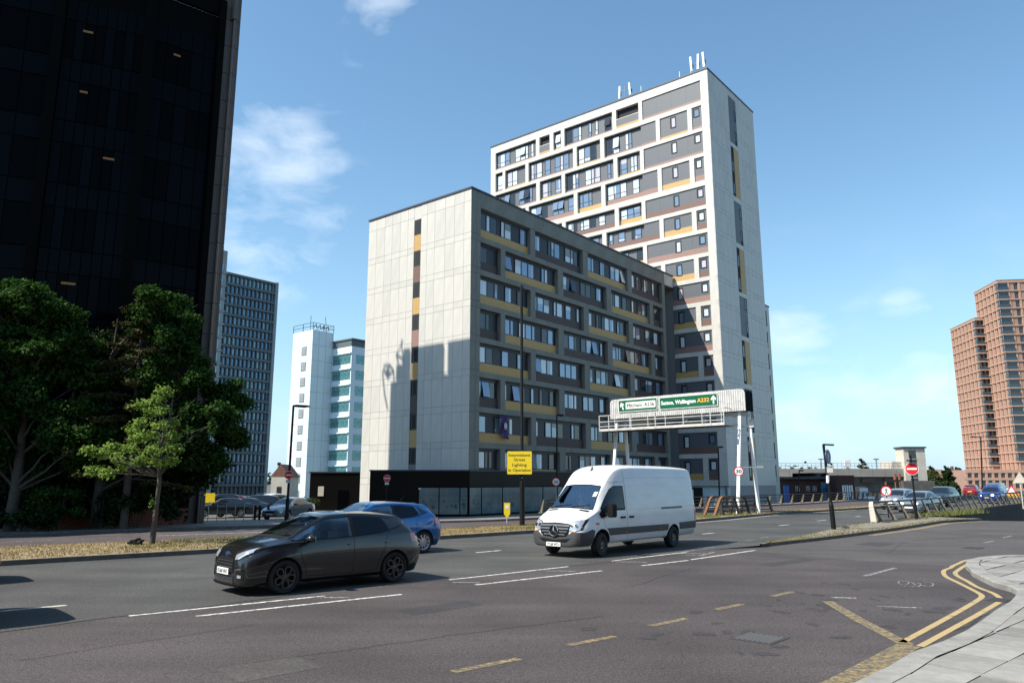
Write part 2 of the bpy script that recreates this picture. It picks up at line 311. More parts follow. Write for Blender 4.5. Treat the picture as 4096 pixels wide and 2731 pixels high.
# ---------------------------------------------------------------- helpers
def setp(o, label=None, cat=None, group=None, kind=None):
    if label: o['label'] = label
    if cat: o['category'] = cat
    if group: o['group'] = group
    if kind: o['kind'] = kind
    return o
def thing(name, label, cat, loc=(0, 0, 0), rz=0., group=None):
    o = bpy.data.objects.new(name, None); o.empty_display_size = .3; COL.objects.link(o)
    o.location = loc; o.rotation_euler = (0, 0, rz); return setp(o, label, cat, group)
class MB:
    def __init__(s): s.v = []; s.f = []; s.m = []; s.mats = []
    def mi(s, m):
        m = M[m] if isinstance(m, str) else m
        if m not in s.mats: s.mats.append(m)
        return s.mats.index(m)
    def add(s, vs, fs, m=None):
        b = len(s.v); s.v += [tuple(p) for p in vs]; k = s.mi(m) if m else 0
        for f in fs: s.f.append([b + i for i in f]); s.m.append(k)
        return s
    def box(s, x0, x1, y0, y1, z0, z1, m=None, T=None):
        vs = [Vector((x, y, z)) for z in (z0, z1) for x, y in ((x0, y0), (x1, y0), (x1, y1), (x0, y1))]
        if T is not None: vs = [T @ p for p in vs]
        return s.add(vs, [(3, 2, 1, 0), (4, 5, 6, 7), (0, 1, 5, 4), (1, 2, 6, 5), (2, 3, 7, 6), (3, 0, 4, 7)], m)
    def beam(s, p, q, w, h, m=None, up=(0, 0, 1)):
        p = Vector(p); q = Vector(q); d = (q - p).normalized(); up = Vector(up)
        if abs(d.dot(up)) > .98: up = Vector((1, 0, 0))
        a = d.cross(up).normalized() * w / 2; b = a.cross(d).normalized() * h / 2
        vs = [e + sa * a + sb * b for e in (p, q) for sa, sb in ((-1, -1), (1, -1), (1, 1), (-1, 1))]
        return s.add(vs, [(0, 1, 2, 3), (7, 6, 5, 4), (4, 5, 1, 0), (5, 6, 2, 1), (6, 7, 3, 2), (7, 4, 0, 3)], m)
    def tube(s, pts, rad, n=10, m=None, cap=True):
        pts = [Vector(p) for p in pts]
        if isinstance(rad, (int, float)): rad = [rad] * len(pts)
        vs = []; fs = []
        for i, p in enumerate(pts):
            d = (pts[min(i + 1, len(pts) - 1)] - pts[max(i - 1, 0)]).normalized()
            up = Vector((0, 0, 1)) if abs(d.z) < .95 else Vector((1, 0, 0))
            a = d.cross(up).normalized(); b = a.cross(d).normalized()
            for k in range(n):
                t = 2 * math.pi * k / n; vs.append(p + (a * math.cos(t) + b * math.sin(t)) * rad[i])
        for i in range(len(pts) - 1):
            for k in range(n):
                k2 = (k + 1) % n; fs.append((i * n + k, i * n + k2, (i + 1) * n + k2, (i + 1) * n + k))
        if cap: fs.append(tuple(range(n))[::-1]); fs.append(tuple((len(pts) - 1) * n + k for k in range(n)))
        return s.add(vs, [f[::-1] for f in fs], m)
    def prism(s, poly, z0, z1, m=None, T=None):
        """polygon (counter-clockwise) in xy between z0 and z1"""
        n = len(poly); vs = [Vector((x, y, z)) for z in (z0, z1) for x, y in poly]
        if T is not None: vs = [T @ p for p in vs]
        return s.add(vs, [tuple(range(n))[::-1], tuple(range(n, 2 * n))] + [(i, (i + 1) % n, n + (i + 1) % n, n + i) for i in range(n)], m)
    def lathe(s, prof, n=24, m=None, T=None):
        """profile of (r, y) turned round the y axis"""
        vs = []; fs = []; k = len(prof)
        for i in range(n):
            t = 2 * math.pi * i / n
            for r, y in prof:
                p = Vector((r * math.cos(t), y, r * math.sin(t))); vs.append(T @ p if T is not None else p)
        for i in range(n):
            j = (i + 1) % n
            for q in range(k - 1): fs.append((i * k + q, i * k + q + 1, j * k + q + 1, j * k + q))
        return s.add(vs, fs, m)
    def mesh(s, name, mats=None, smooth=False):
        me = bpy.data.meshes.new(name); me.from_pydata(s.v, [], s.f)
        for m in (mats or s.mats): me.materials.append(M[m] if isinstance(m, str) else m)
        if s.mats and not mats: me.polygons.foreach_set('material_index', s.m)
        if smooth:
            me.polygons.foreach_set('use_smooth', [True] * len(me.polygons)); me.set_sharp_from_angle(angle=R(38))
        me.update(); return me
    def build(s, name, m=None, parent=None, loc=(0, 0, 0), smooth=False, **kw):
        me = s.mesh(name, [m] if m else None, smooth)
        return obj(name, me, parent, loc, **kw)
def obj(name, me, parent=None, loc=(0, 0, 0), rz=0., rot=None, **kw):
    o = bpy.data.objects.new(name, me); COL.objects.link(o); o.location = loc
    o.rotation_euler = rot if rot else (0, 0, rz)
    if parent: o.parent = parent
    return setp(o, **kw)
_cache = {}
def boxmesh(w, t, h, m, name='panel'):
    k = (round(w, 2), round(t, 3), round(h, 2), m)
    if k not in _cache: _cache[k] = MB().box(0, k[0], 0, k[1], 0, k[2]).mesh(name, [m])
    return _cache[k]
def text_mesh(body, mname, height, width=None, depth=.004, bold=0.):
    """flat lettering in the x-z plane, facing -y, lower left corner at origin"""
    cu = bpy.data.curves.new('lettering', 'FONT'); cu.body = body; cu.size = 1; cu.extrude = 0; cu.offset = 0
    cu.resolution_u = 3
    ob = bpy.data.objects.new('tmp', cu); COL.objects.link(ob)
    dg = bpy.context.evaluated_depsgraph_get(); me = bpy.data.meshes.new_from_object(ob.evaluated_get(dg))
    bpy.data.objects.remove(ob); bpy.data.curves.remove(cu)
    co = np.array([v.co[:] for v in me.vertices]); mn = co.min(0); mx = co.max(0)
    H = .73  # capital height of the built-in font at size 1
    s = height / H; sx = s if width is None else width / (mx[0] - mn[0])
    for v in me.vertices:
        x, y, z = v.co; v.co = ((x - mn[0]) * sx, 0, y * s)
    if bold:      # heavier strokes: the same outline twice more, a hair behind and to the sides
        n = len(me.vertices); vs = [v.co.copy() for v in me.vertices]; fs = [tuple(p.vertices) for p in me.polygons]; e = bold * height * .9
        sh = ((0, 0, 0), (e, .0004, 0), (-e, .0008, 0), (0, .0012, e * .6), (0, .0016, -e * .6)); me2 = bpy.data.meshes.new('lettering')
        me2.from_pydata([(v + Vector(o))[:] for o in sh for v in vs], [], [tuple(i + k * n for i in f) for k in range(5) for f in fs]); me = me2
    me.materials.clear(); me.materials.append(M[mname]); me.update(); return me
def strip(A, B, m, name, parent=None, sub=1, smooth=False, **kw):
    """ribbon between two 3D polylines with the same number of points"""
    mb = MB(); n = len(A); vs = []
    for i in range(n):
        for k in range(sub + 1): vs.append(Vector(A[i]).lerp(Vector(B[i]), k / sub))
    fs = []
    for i in range(n - 1):
        for k in range(sub):
            a = i * (sub + 1) + k; fs.append((a, a + 1, a + sub + 2, a + sub + 1))
    mb.add(vs, fs)
    nrm = (Vector(vs[1]) - Vector(vs[0])).cross(Vector(vs[sub + 1]) - Vector(vs[0]))
    if nrm.z < 0: mb.f = [f[::-1] for f in mb.f]
    return mb.build(name, m, parent, **kw)
def polysheet(pts, z, m, name, parent=None, **kw):
    bm = bmesh.new(); vs = [bm.verts.new((p[0], p[1], z)) for p in pts]; bm.faces.new(vs)
    bmesh.ops.triangulate(bm, faces=bm.faces[:]); me = bpy.data.meshes.new(name); bm.to_mesh(me); bm.free()
    if me.polygons[0].normal.z < 0: me.flip_normals()
    me.materials.append(M[m]); return obj(name, me, parent, **kw)
# road frame: u along the road (azimuth 48), v to its left
_e = R(48)
def UV(u, v, z=0.): return (u * math.sin(_e) - v * math.cos(_e), u * math.cos(_e) + v * math.sin(_e), z)
def uv(p): return (p[0] * math.sin(_e) + p[1] * math.cos(_e), -p[0] * math.cos(_e) + p[1] * math.sin(_e))
RZ = R(42)   # rotation whose local +x runs along the road

# ---------------------------------------------------------------- ground
def lin(x, xs, ys): return float(np.interp(x, xs, ys))
def nearkerb_v(u): return lin(u, [-60, 3.6, 9, 17, 34, 46, 60.5, 80, 120], [23.6, 23.7, 23.4, 23.2, 23.8, 25.5, 25.9, 28.5, 36])
def medfar_v(u): return lin(u, [-60, 4.4, 11, 20, 25, 41, 51, 60, 68, 80, 120], [32, 29.7, 28.6, 27.4, 27.3, 28.4, 28.2, 28.0, 28.6, 30.4, 38])
def farkerb_v(u): return lin(u, [-60, 6, 10.6, 15.7, 27, 33, 49, 63, 72, 85, 120], [44, 41.8, 40.9, 40.0, 36.8, 34.9, 33.6, 34.4, 35.0, 36.6, 43])
def farkerb_z(u): return lin(u, [30, 50], [-.30, 0.])
def nearfence_v(u): return lin(u, [39.7, 45, 49, 56, 61.6, 71, 81, 120], [16.4, 16.9, 17.3, 18.2, 19.1, 20.3, 21.2, 27])
US = [-60, -30, -10, 0, 5, 10, 15, 20, 25, 30, 35, 40, 45, 50, 55, 60, 65, 70, 75, 80, 90, 105, 120]
# base ground to the horizon, with the hollow of the lower road on the right
gu = [-4000, -600, -150, -60, -20, 20, 40, 47, 50, 56, 64, 74, 90, 120, 160, 220, 600, 4000]
gv = [-4000, -600, -100, -20, 0, 8, 12.5, 16.0, 17.5, 24, 30, 36, 44, 55, 70, 100, 140, 300, 800, 4000]
def gz(u, v):
    z = lin(v, [34, 44, 55, 70, 100, 140], [-.75, -.62, -.62, -.85, -1.2, -1.6])
    if u > 45 and v < 40:
        drop = lin(u, [47, 56, 64, 90], [-.75, -1.3, -2.2, -4.2]); up = lin(u, [150, 230], [0, 1])
        drop = drop * (1 - up) + -1.0 * up
        z = min(z, drop) if v < 36 else z
    return z
mb = MB(); vs = [UV(u, v, gz(u, v)) for u in gu for v in gv]; nv = len(gv)
mb.add(vs, [(i * nv + j, (i + 1) * nv + j, (i + 1) * nv + j + 1, i * nv + j + 1) for i in range(len(gu) - 1) for j in range(nv - 1)])
ground = mb.build('ground', 'ground', kind='structure')
# near carriageway: grey lanes, then the brown surfaced lanes on the near side
def seam_v(u): return lin(u, [-60, 0, 10, 15, 20, 25, 30], [13.3, 13.5, 13.9, 14.0, 14.1, 13.5, 13.4])
road = strip([UV(u, (seam_v(u) if u < 23 else lin(u, [23, 28, 33, 38, 41, 120], [13.4, 14.4, 15.7, 16.6, 16.5, 16.6]) if u < 41 else nearfence_v(u) - .4)) for u in US],
             [UV(u, nearkerb_v(u)) for u in US], 'asphalt', 'road', sub=2, kind='structure')
us2 = [-60, -30, -10, 0, 5, 10, 15, 20, 21.6]
strip([UV(u, -30, 0) for u in us2], [UV(u, seam_v(u)) for u in us2], 'asphalt_brown', 'near_lanes', kind='structure')
polysheet([UV(21.6, -30), UV(21.6, 13.9), UV(23.2, 13.45), UV(27.4, 13.5), UV(32.4, 13.78), UV(38, 14.2), UV(43.4, 14.8), UV(47.6, 14.1), UV(49, 12), UV(49, -30)], 0, 'asphalt_pale', 'side_road', kind='structure')
# the slip road dives under the flyover beyond its crest
strip([UV(u, -30, z) for u, z in ((49, 0), (52, -.25), (58, -1.0), (66, -2.0), (90, -4))], [UV(u, v, z) for u, v, z in ((49, 12, 0), (52, 16.2, -.25), (58, 17.5, -1.0), (66, 19, -2.0), (90, 22, -4))], 'asphalt_pale', 'slip_road', sub=3, kind='structure')
# median
def zz(u, v, z): return UV(u, v, z)
usm = [u for u in US if u <= 65]
mb = MB()
kn = [(UV(u, nearkerb_v(u), 0), UV(u, nearkerb_v(u), .13), UV(u, nearkerb_v(u) + .16, .13)) for u in US]
for i in range(len(US) - 1):
    a, b = kn[i], kn[i + 1]; mb.add([a[0], a[1], a[2], b[0], b[1], b[2]], [(0, 3, 4, 1), (1, 4, 5, 2)])
mb.build('kerb', 'kerbdirty', kind='structure')
median = strip([UV(u, nearkerb_v(u) + .16, .13) for u in US], [UV(u, medfar_v(u), .06) for u in US], 'earth', 'median', sub=2, kind='structure')
strip([UV(u, medfar_v(u), .06) for u in US], [UV(u, medfar_v(u) + .15, -.1 if u < 35 else 0) for u in US], 'kerbdirty', 'kerb', kind='structure')
# far carriageway, slightly lower, with its kerb and pavement
def mz(u): return lin(u, [30, 50], [-.10, 0.])
far_road = strip([UV(u, medfar_v(u) + .1, mz(u)) for u in US], [UV(u, farkerb_v(u), farkerb_z(u)) for u in US], 'asphalt_red', 'road', sub=2, kind='structure')
strip([UV(u, farkerb_v(u), farkerb_z(u)) for u in US], [UV(u, farkerb_v(u) + .01, farkerb_z(u) + .12) for u in US], 'kerbdirty', 'kerb', kind='structure')
strip([UV(u, farkerb_v(u) + .01, farkerb_z(u) + .12) for u in US], [UV(u, farkerb_v(u) + .28, farkerb_z(u) + .12) for u in US], 'kerbdirty', 'kerb', kind='structure')
usp = [u for u in US if u <= 50]
pavement_far = strip([UV(u, farkerb_v(u) + .28, farkerb_z(u) + .115) for u in usp], [UV(u, farkerb_v(u) + 13, -.45) for u in usp], 'pave', 'pavement', sub=2, kind='structure')
# flyover deck edges beyond the island
usf = [39.7, 42, 45, 49, 53, 56, 61.6, 66, 71, 76, 81, 90, 105, 120]
mb = MB()
for i in range(len(usf) - 1):
    u0, u1 = usf[i], usf[i + 1]; v0, v1 = nearfence_v(u0), nearfence_v(u1)
    a = [UV(u0, v0 - .45, -1.55), UV(u0, v0 - .45, .14), UV(u0, v0 + .35, .14), UV(u0, v0 + .35, 0)]
    b = [UV(u1, v1 - .45, -1.55), UV(u1, v1 - .45, .14), UV(u1, v1 + .35, .14), UV(u1, v1 + .35, 0)]
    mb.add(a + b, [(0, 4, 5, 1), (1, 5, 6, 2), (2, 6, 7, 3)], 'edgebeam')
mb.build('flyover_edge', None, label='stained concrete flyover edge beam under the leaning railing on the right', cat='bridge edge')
mb = MB()
for i in range(len(US) - 1):
    if US[i] < 48: continue
    u0, u1 = US[i], US[i + 1]; v0, v1 = farkerb_v(u0), farkerb_v(u1)
    a = [UV(u0, v0 + .28, .12), UV(u0, v0 + 1.1, .12), UV(u0, v0 + 1.1, -1.5)]; b = [UV(u1, v1 + .28, .12), UV(u1, v1 + 1.1, .12), UV(u1, v1 + 1.1, -1.5)]
    mb.add(a + b, [(0, 3, 4, 1), (1, 4, 5, 2)])
mb.build('flyover_parapet_base', 'conc', label='low concrete kerb carrying the railing along the far side of the flyover', cat='bridge edge')
# island between carriageway and slip road
isl_near = [(23.2, 13.45), (25.2, 13.48), (27.4, 13.5), (30, 13.6), (32.4, 13.78), (35.2, 13.95), (38.1, 14.2), (40.7, 14.5), (43.4, 14.8), (45.5, 14.6), (47.6, 14.1)]
isl_far = [(23.2, 13.5), (25.2, 13.9), (27.7, 14.38), (30.4, 15.0), (33.05, 15.72), (35.6, 16.2), (38.2, 16.63), (40.6, 16.35), (43.4, 16.4), (45.5, 16.5), (47.6, 16.8)]
mb = MB()
for i in range(len(isl_near) - 1):
    for (a, b, sg) in ((isl_near[i], isl_near[i + 1], 1), (isl_far[i], isl_far[i + 1], -1)):
        q = [UV(*a, 0), UV(*a, .11), UV(a[0], a[1] + sg * .14, .115), UV(*b, 0), UV(*b, .11), UV(b[0], b[1] + sg * .14, .115)]
        mb.add(q, [(0, 3, 4, 1), (1, 4, 5, 2)] if sg > 0 else [(3, 0, 1, 4), (4, 1, 2, 5)])
mb.build('kerb', 'kerbdirty', kind='structure')
strip([UV(a, b + .12, .115) for a, b in isl_near], [UV(a, b - .12, .115) for a, b in isl_far], 'islandtop', 'traffic_island', sub=2, kind='structure')
# foreground pavement with kerb and paving slabs
kpts = [(26.2, -30), (26, -10), (25.85, 0), (25.75, 4), (25.45, 6.0), (25.0, 6.75), (24.4, 7.02), (23.5, 7.17), (22.6, 7.15), (22.0, 7.0), (21.3, 6.8), (20.6, 6.5), (19.8, 6.2), (18.9, 5.72), (18.1, 5.28), (17.6, 4.85), (17.1, 4.6), (16.3, 4.43), (15.5, 4.3), (14.2, 4.18), (13.0, 4.03), (12, 3.92), (11, 3.88), (10, 3.9), (9, 3.8), (8, 3.75), (4, 3.6), (-20, 3.3)]
kp = kpts
mb = MB()
def off(pts, d):
    o = []
    for i, p in enumerate(pts):
        a = Vector(pts[max(i - 1, 0)]); b = Vector(pts[min(i + 1, len(pts) - 1)]); t = (b - a).normalized(); o.append((p[0] - t.y * -d * -1, p[1] + t.x * -d * -1))
    return o
k_in = off(kp, .30); k_in2 = off(kp, .312)
pavz = .12
for i in range(len(kp) - 1):
    w = mb.add([UV(*kp[i], 0), UV(*kp[i], pavz - .02), UV(kp[i][0] + (k_in[i][0] - kp[i][0]) * .08, kp[i][1] + (k_in[i][1] - kp[i][1]) * .08, pavz), UV(*k_in[i], pavz),
                UV(*kp[i + 1], 0), UV(*kp[i + 1], pavz - .02), UV(kp[i + 1][0] + (k_in[i + 1][0] - kp[i + 1][0]) * .08, kp[i + 1][1] + (k_in[i + 1][1] - kp[i + 1][1]) * .08, pavz), UV(*k_in[i + 1], pavz)],
               [(4, 0, 1, 5), (5, 1, 2, 6), (6, 2, 3, 7)])
fg_kerb = mb.build('kerb', 'kerb', kind='structure')
poly = [UV(*p) for p in k_in2] + [UV(-20, -30)]
pavement = polysheet(poly, pavz - .03, 'gap', 'pavement', kind='structure')
def inside(pt, pg):
    c = False; n = len(pg)
    for i in range(n):
        x1, y1 = pg[i][:2]; x2, y2 = pg[(i + 1) % n][:2]
        if (y1 > pt[1]) != (y2 > pt[1]) and pt[0] < (x2 - x1) * (pt[1] - y1) / (y2 - y1) + x1: c = not c
    return c
slab_r = random.Random(3)
pgv = [(p[0], p[1]) for p in k_in2] + [(-20, -30)]
def clip_poly(poly, edges):
    return poly
def add_slab(u0, u1, v0, v1):
    """rectangular slab, its outer corners pulled in to follow the kerb line"""
    g = .012; cs = [(u0 + g, v0 + g), (u1 - g, v0 + g), (u1 - g, v1 - g), (u0 + g, v1 - g)]
    ins = [inside(c, pgv) for c in cs]
    if not any(ins): return
    if not all(ins):
        out = []
        for i in range(4):
            a, b = cs[i], cs[(i + 1) % 4]; ia, ib = ins[i], ins[(i + 1) % 4]
            if ia: out.append(a)
            if ia != ib:
                lo, hi = (a, b) if ia else (b, a)
                for _ in range(18):
                    m_ = ((lo[0] + hi[0]) / 2, (lo[1] + hi[1]) / 2)
                    if inside(m_, pgv): lo = m_
                    else: hi = m_
                out.append(lo)
        cs = out
    if len(cs) < 3: return
    c0 = UV(sum(c[0] for c in cs) / len(cs), sum(c[1] for c in cs) / len(cs))
    dz = slab_r.uniform(-.008, .006); tx, ty = slab_r.uniform(-.006, .006), slab_r.uniform(-.006, .006)
    pts = [(UV(*c)[0] - c0[0], UV(*c)[1] - c0[1]) for c in cs]
    n = len(pts); vs = [(x, y, -.06) for x, y in pts] + [(x, y, dz + x * tx + y * ty) for x, y in pts]
    MB().add(vs, [tuple(range(n, 2 * n))] + [(i, (i + 1) % n, n + (i + 1) % n, n + i) for i in range(n)]).build('paving_slab', slab_r.choice(['slab', 'slab', 'slabb', 'slabc']), pavement, (c0[0], c0[1], pavz))
vrow = 7.3
row = 0
while vrow > -3:
    w = .62; u = -1 + (row % 2) * .43
    while u < 26:
        L_ = slab_r.choice([.6, .75, .9]); add_slab(u, u + L_, vrow - w, vrow); u += L_
    vrow -= w; row += 1

# road markings: thin sheets, children of the road surface they are painted on
def mark(pts, m, parent=road, z=.004, name='road_marking'):
    """quad or polygon through photo pixels on the flat road"""
    return polysheet([G(x, y) for x, y in pts], z, m, name, parent)
def line_mark(uvs, w, m, name='road_marking', parent=road, z=.004, zoff=None, smooth=False):
    if smooth:       # Catmull-Rom through the points
        P = [uvs[0]] + list(uvs) + [uvs[-1]]; o = []
        for i in range(1, len(P) - 2):
            for k in range(5):
                t = k / 5; o.append(tuple(.5 * (2 * P[i][c] + (P[i + 1][c] - P[i - 1][c]) * t + (2 * P[i - 1][c] - 5 * P[i][c] + 4 * P[i + 1][c] - P[i + 2][c]) * t * t + (3 * P[i][c] - P[i - 1][c] - 3 * P[i + 1][c] + P[i + 2][c]) * t ** 3) for c in (0, 1)))
        uvs = o + [uvs[-1]]
    A = []; B = []
    for i, p in enumerate(uvs):
        a = Vector(uvs[max(i - 1, 0)][:2]); b = Vector(uvs[min(i + 1, len(uvs) - 1)][:2]); t = (b - a).normalized(); n = Vector((-t.y, t.x)) * w / 2
        zz_ = z + (zoff(p[0]) if zoff else 0)
        A.append(UV(p[0] + n.x, p[1] + n.y, zz_)); B.append(UV(p[0] - n.x, p[1] - n.y, zz_))
    return strip(A, B, m, name, parent)
for a, b in (((3.9, 13.62), (7.3, 13.44)), ((10.5, 13.74), (14.35, 13.78)), ((16.2, 13.93), (19.9, 14.08))): line_mark([a, b], .10, 'paint_white')
for a, b in (((4.7, 12.86), (8.5, 12.63)), ((10.4, 12.71), (14.3, 12.61)), ((15.9, 12.65), (17.9, 12.63)), ((18.1, 12.68), (22.0, 13.0)), ((-1.0, 13.05), (1.2, 12.98))): line_mark([a, b], .10, 'paint_white')
for u0, v0, u1, v1 in ((7.15, 13.3, 7.42, 12.95), (10.3, 13.35, 10.55, 12.9), (13.25, 13.47, 13.6, 12.95), (16.15, 13.7, 16.5, 13.02), (19.4, 13.95, 19.9, 13.3), (19.0, 13.45, 20.4, 13.5)):
    line_mark([(u0, v0), (u0 + .3, v0 - .28), (u1 + .12, v1)], .13, 'paint_whiteworn')
# lane dashes of the near carriageway
for u0, u1, v0 in ((-2.3, -1.1, 18.7), (15.0, 16.05, 18.3), (27.1, 28.0, 18.35), (34.95, 36.04, 19.25), (40.6, 41.8, 20.1), (47.1, 47.9, 20.85), (53.5, 54.5, 21.8), (60, 61, 22.9), (68, 69, 24.2)):
    line_mark([(u0, v0), (u1, v0 + .05)], .13, 'paint_white')
line_mark([(2.2, 15.55), (3.4, 15.5)], .12, 'paint_white')
# edge line along the median, right part
line_mark([(33.5, 23.45), (38, 23.9), (42, 24.6), (46, 25.3), (52, 25.4), (58, 25.6)], .13, 'paint_white')
# short dashes beside the island nose
for u0, v0 in ((19.9, 14.2), (21.4, 14.5), (23.6, 14.9), (25.2, 15.25), (26.9, 15.6)): line_mark([(u0, v0), (u0 + .8, v0 + .08)], .09, 'paint_whiteworn')
# yellow dashes
for u0, v0, u1, v1 in ((5.6, 7.23, 6.6, 7.2), (7.6, 7.33, 8.52, 7.28), (9.5, 7.43, 10.45, 7.43), (11.5, 7.6, 12.35, 7.6), (13.6, 7.72, 14.45, 7.75)):
    line_mark([(u0, v0), (u1, v1)], .13, 'paint_yellowworn', parent=ground)
for u0, v0, u1, v1 in ((18.0, 7.87, 20.25, 8.07),): line_mark([(u0, v0), (u1, v1)], .12, 'paint_whiteworn', parent=ground)
for u0, v0, u1, v1 in ((30.7, 9.11, 31.98, 9.17), (33.9, 9.41, 35.4, 9.49)): line_mark([(u0, v0), (u1, v1)], .12, 'paint_whiteworn', parent=ground)
outer = [(25, 7.45), (23.6, 7.5), (22.7, 7.38), (21.9, 7.27), (21.3, 7.14), (20.63, 7.06), (19.97, 6.86), (19.19, 6.53), (18.3, 6.0), (17.42, 5.49), (16.9, 5.2), (16.5, 5.04), (15.8, 4.93), (14, 4.72), (11.1, 4.42)]
inner = [(25, 7.22), (23.6, 7.27), (22.7, 7.15), (21.9, 7.03), (21.0, 6.86), (20.25, 6.7), (19.56, 6.42), (18.7, 5.95), (17.89, 5.53), (17.19, 5.06), (16.7, 4.82), (16.45, 4.72)]
line_mark(outer, .10, 'paint_yellow', parent=ground, smooth=True); line_mark(inner[2:], .10, 'paint_yellow', parent=ground, smooth=True)
line_mark([(16.05, 4.62), (14, 4.42), (11.0, 4.16)], .10, 'paint_yellow', parent=ground)
line_mark([(11.0, 4.29), (8.5, 4.05), (5, 3.9)], .3, 'paint_yellowworn', parent=ground)
line_mark([(11.0, 4.32), (12.3, 5.5), (13.8, 6.75)], .2, 'paint_yellowworn', parent=ground)
for o_ in (.0, .16): line_mark([(31.5, 13.45 - o_), (35.2, 13.65 - o_), (38.1, 13.9 - o_), (40.7, 14.2 - o_), (43.4, 14.5 - o_), (45.5, 14.3 - o_), (47.4, 13.8 - o_)], .07, 'paint_yellow', parent=ground)
# painted bicycle symbol, badly worn
def ring(c, r, w, n=18):
    return [(c[0] + r * math.cos(2 * math.pi * i / n), c[1] + r * math.sin(2 * math.pi * i / n)) for i in range(n + 1)]
def px_line(pts, w):
    line_mark([uv(G(3000 + x * .4662, 2000 + y * .4662)) for x, y in pts], w, 'paint_whiteworn', parent=ground)
for cx_, cy_ in ((1318, 706), (1528, 722)): px_line([(cx_ + 46 * math.cos(t), cy_ + 17 * math.sin(t)) for t in [i * math.pi / 8 for i in range(17)]], .03)
for pts in (((1316, 736), (1440, 742)), ((1380, 704), (1470, 714)), ((1440, 742), (1492, 712)), ((1382, 700), (1422, 728)), ((1290, 690), (1330, 700))): px_line(pts, .04)
line_mark([(14.3, 6.9), (14.55, 6.55)], .16, 'paint_whiteworn', parent=ground)
line_mark([(13.9, 5.9), (14.3, 5.3)], .10, 'paint_whiteworn', parent=ground)
# markings and red lines of the far carriageway
def fz(frac):
    return lambda u: mz(u) + (farkerb_z(u) - mz(u)) * frac
def fv(u, f): return medfar_v(u) + .1 + (farkerb_v(u) - medfar_v(u) - .1) * f
line_mark([(u, fv(u, .55)) for u in (11, 14, 17, 20, 24)], .13, 'paint_white', parent=far_road, z=.012, zoff=fz(.55))
for u0 in (-2, 2, 5.5, 8): line_mark([(u0, fv(u0, .5)), (u0 + 1.6, fv(u0 + 1.6, .5))], .12, 'paint_whiteworn', parent=far_road, z=.012, zoff=fz(.5))
line_mark([(u, fv(u, .97)) for u in (26, 30, 33, 40, 45, 50, 57, 63, 70, 80, 90)], .12, 'paint_red', parent=far_road, z=.012, zoff=fz(.97))
line_mark([(u, fv(u, .06)) for u in (17, 20, 24, 28, 33)], .12, 'paint_red', parent=far_road, z=.012, zoff=fz(.06))
for u0 in (52, 58, 65): line_mark([(u0, fv(u0, .5)), (u0 + 1.2, fv(u0 + 1.2, .5))], .12, 'paint_whiteworn', parent=far_road, z=.012, zoff=fz(.5))
line_mark([(30.0, 14.95), (31.8, 15.4)], .09, 'paint_red', z=.006); line_mark([(36.5, 16.5), (38.0, 16.85)], .09, 'paint_red', z=.006)
# patched and worn spots on the near lanes
pr = random.Random(11)
for i in range(46):
    u = pr.uniform(8.5, 16.5); v = pr.uniform(4.9, 8.2); a = pr.uniform(.06, .2); b = a * pr.uniform(.3, .8); th = pr.uniform(0, 3)
    pg = [UV(u + a * math.cos(t) * math.cos(th) - b * math.sin(t) * math.sin(th), v + a * math.cos(t) * math.sin(th) + b * math.sin(t) * math.cos(th)) for t in [k * .698 + pr.uniform(-.2, .2) for k in range(9)]]
    polysheet(pg, .0035, 'asphalt_dark', 'tarmac_patch', ground)
polysheet([UV(21.7, -3), UV(21.7, 6.2), UV(28, 6.6), UV(30, 6.2), UV(34, -3)], .0025, 'asphalt_dark', 'tarmac_patch', ground)

# cracks and trench seams of the near lanes
cr2 = random.Random(77)
def crack(u0, v0, du, dv, n, w, m='asphalt_dark'):
    pts = [(u0, v0)]
    for i in range(n): pts.append((pts[-1][0] + du / n + cr2.uniform(-.05, .05), pts[-1][1] + dv / n + cr2.uniform(-.05, .05)))
    line_mark(pts, w, m, name='tar_seam', parent=ground, z=.0038)
M['tar'] = mat('tar', (.014, .013, .013), .5)
for a_ in ((1, 13.35, 8, .4, 26, .035), (9, 13.85, 10, .15, 30, .03), (20.5, 12.8, 1.0, -5.6, 20, .03), (4, 9.2, 5.5, -.5, 18, .012), (12.5, 10.4, 4, 1.2, 16, .010), (2, 11.2, 3.2, .3, 12, .010), (24, 9.8, 5, 1.2, 16, .02), (15, 16.9, 8, .4, 22, .012), (27, 20.6, 7, .8, 20, .02), (6, 17.6, 5, -.1, 14, .012), (8.3, 3.95 + .12, 6, .2, 18, .02), (30, 11.2, 5, -1.2, 16, .03)):
    crack(*a_, m='tar')
for (u, v, a_, b_) in ((7.4, 10.6, 1.5, .6), (18.3, 10.3, 2.4, .5), (3.6, 8.4, 1.0, .8), (26.5, 11.0, 1.4, .9)):
    polysheet([UV(u, v), UV(u + a_, v + .03), UV(u + a_ + .03, v + b_), UV(u + .02, v + b_ - .02)], .0025, 'asphalt_pale' if a_ < 1.2 else 'asphalt_dark', 'tarmac_patch', ground)

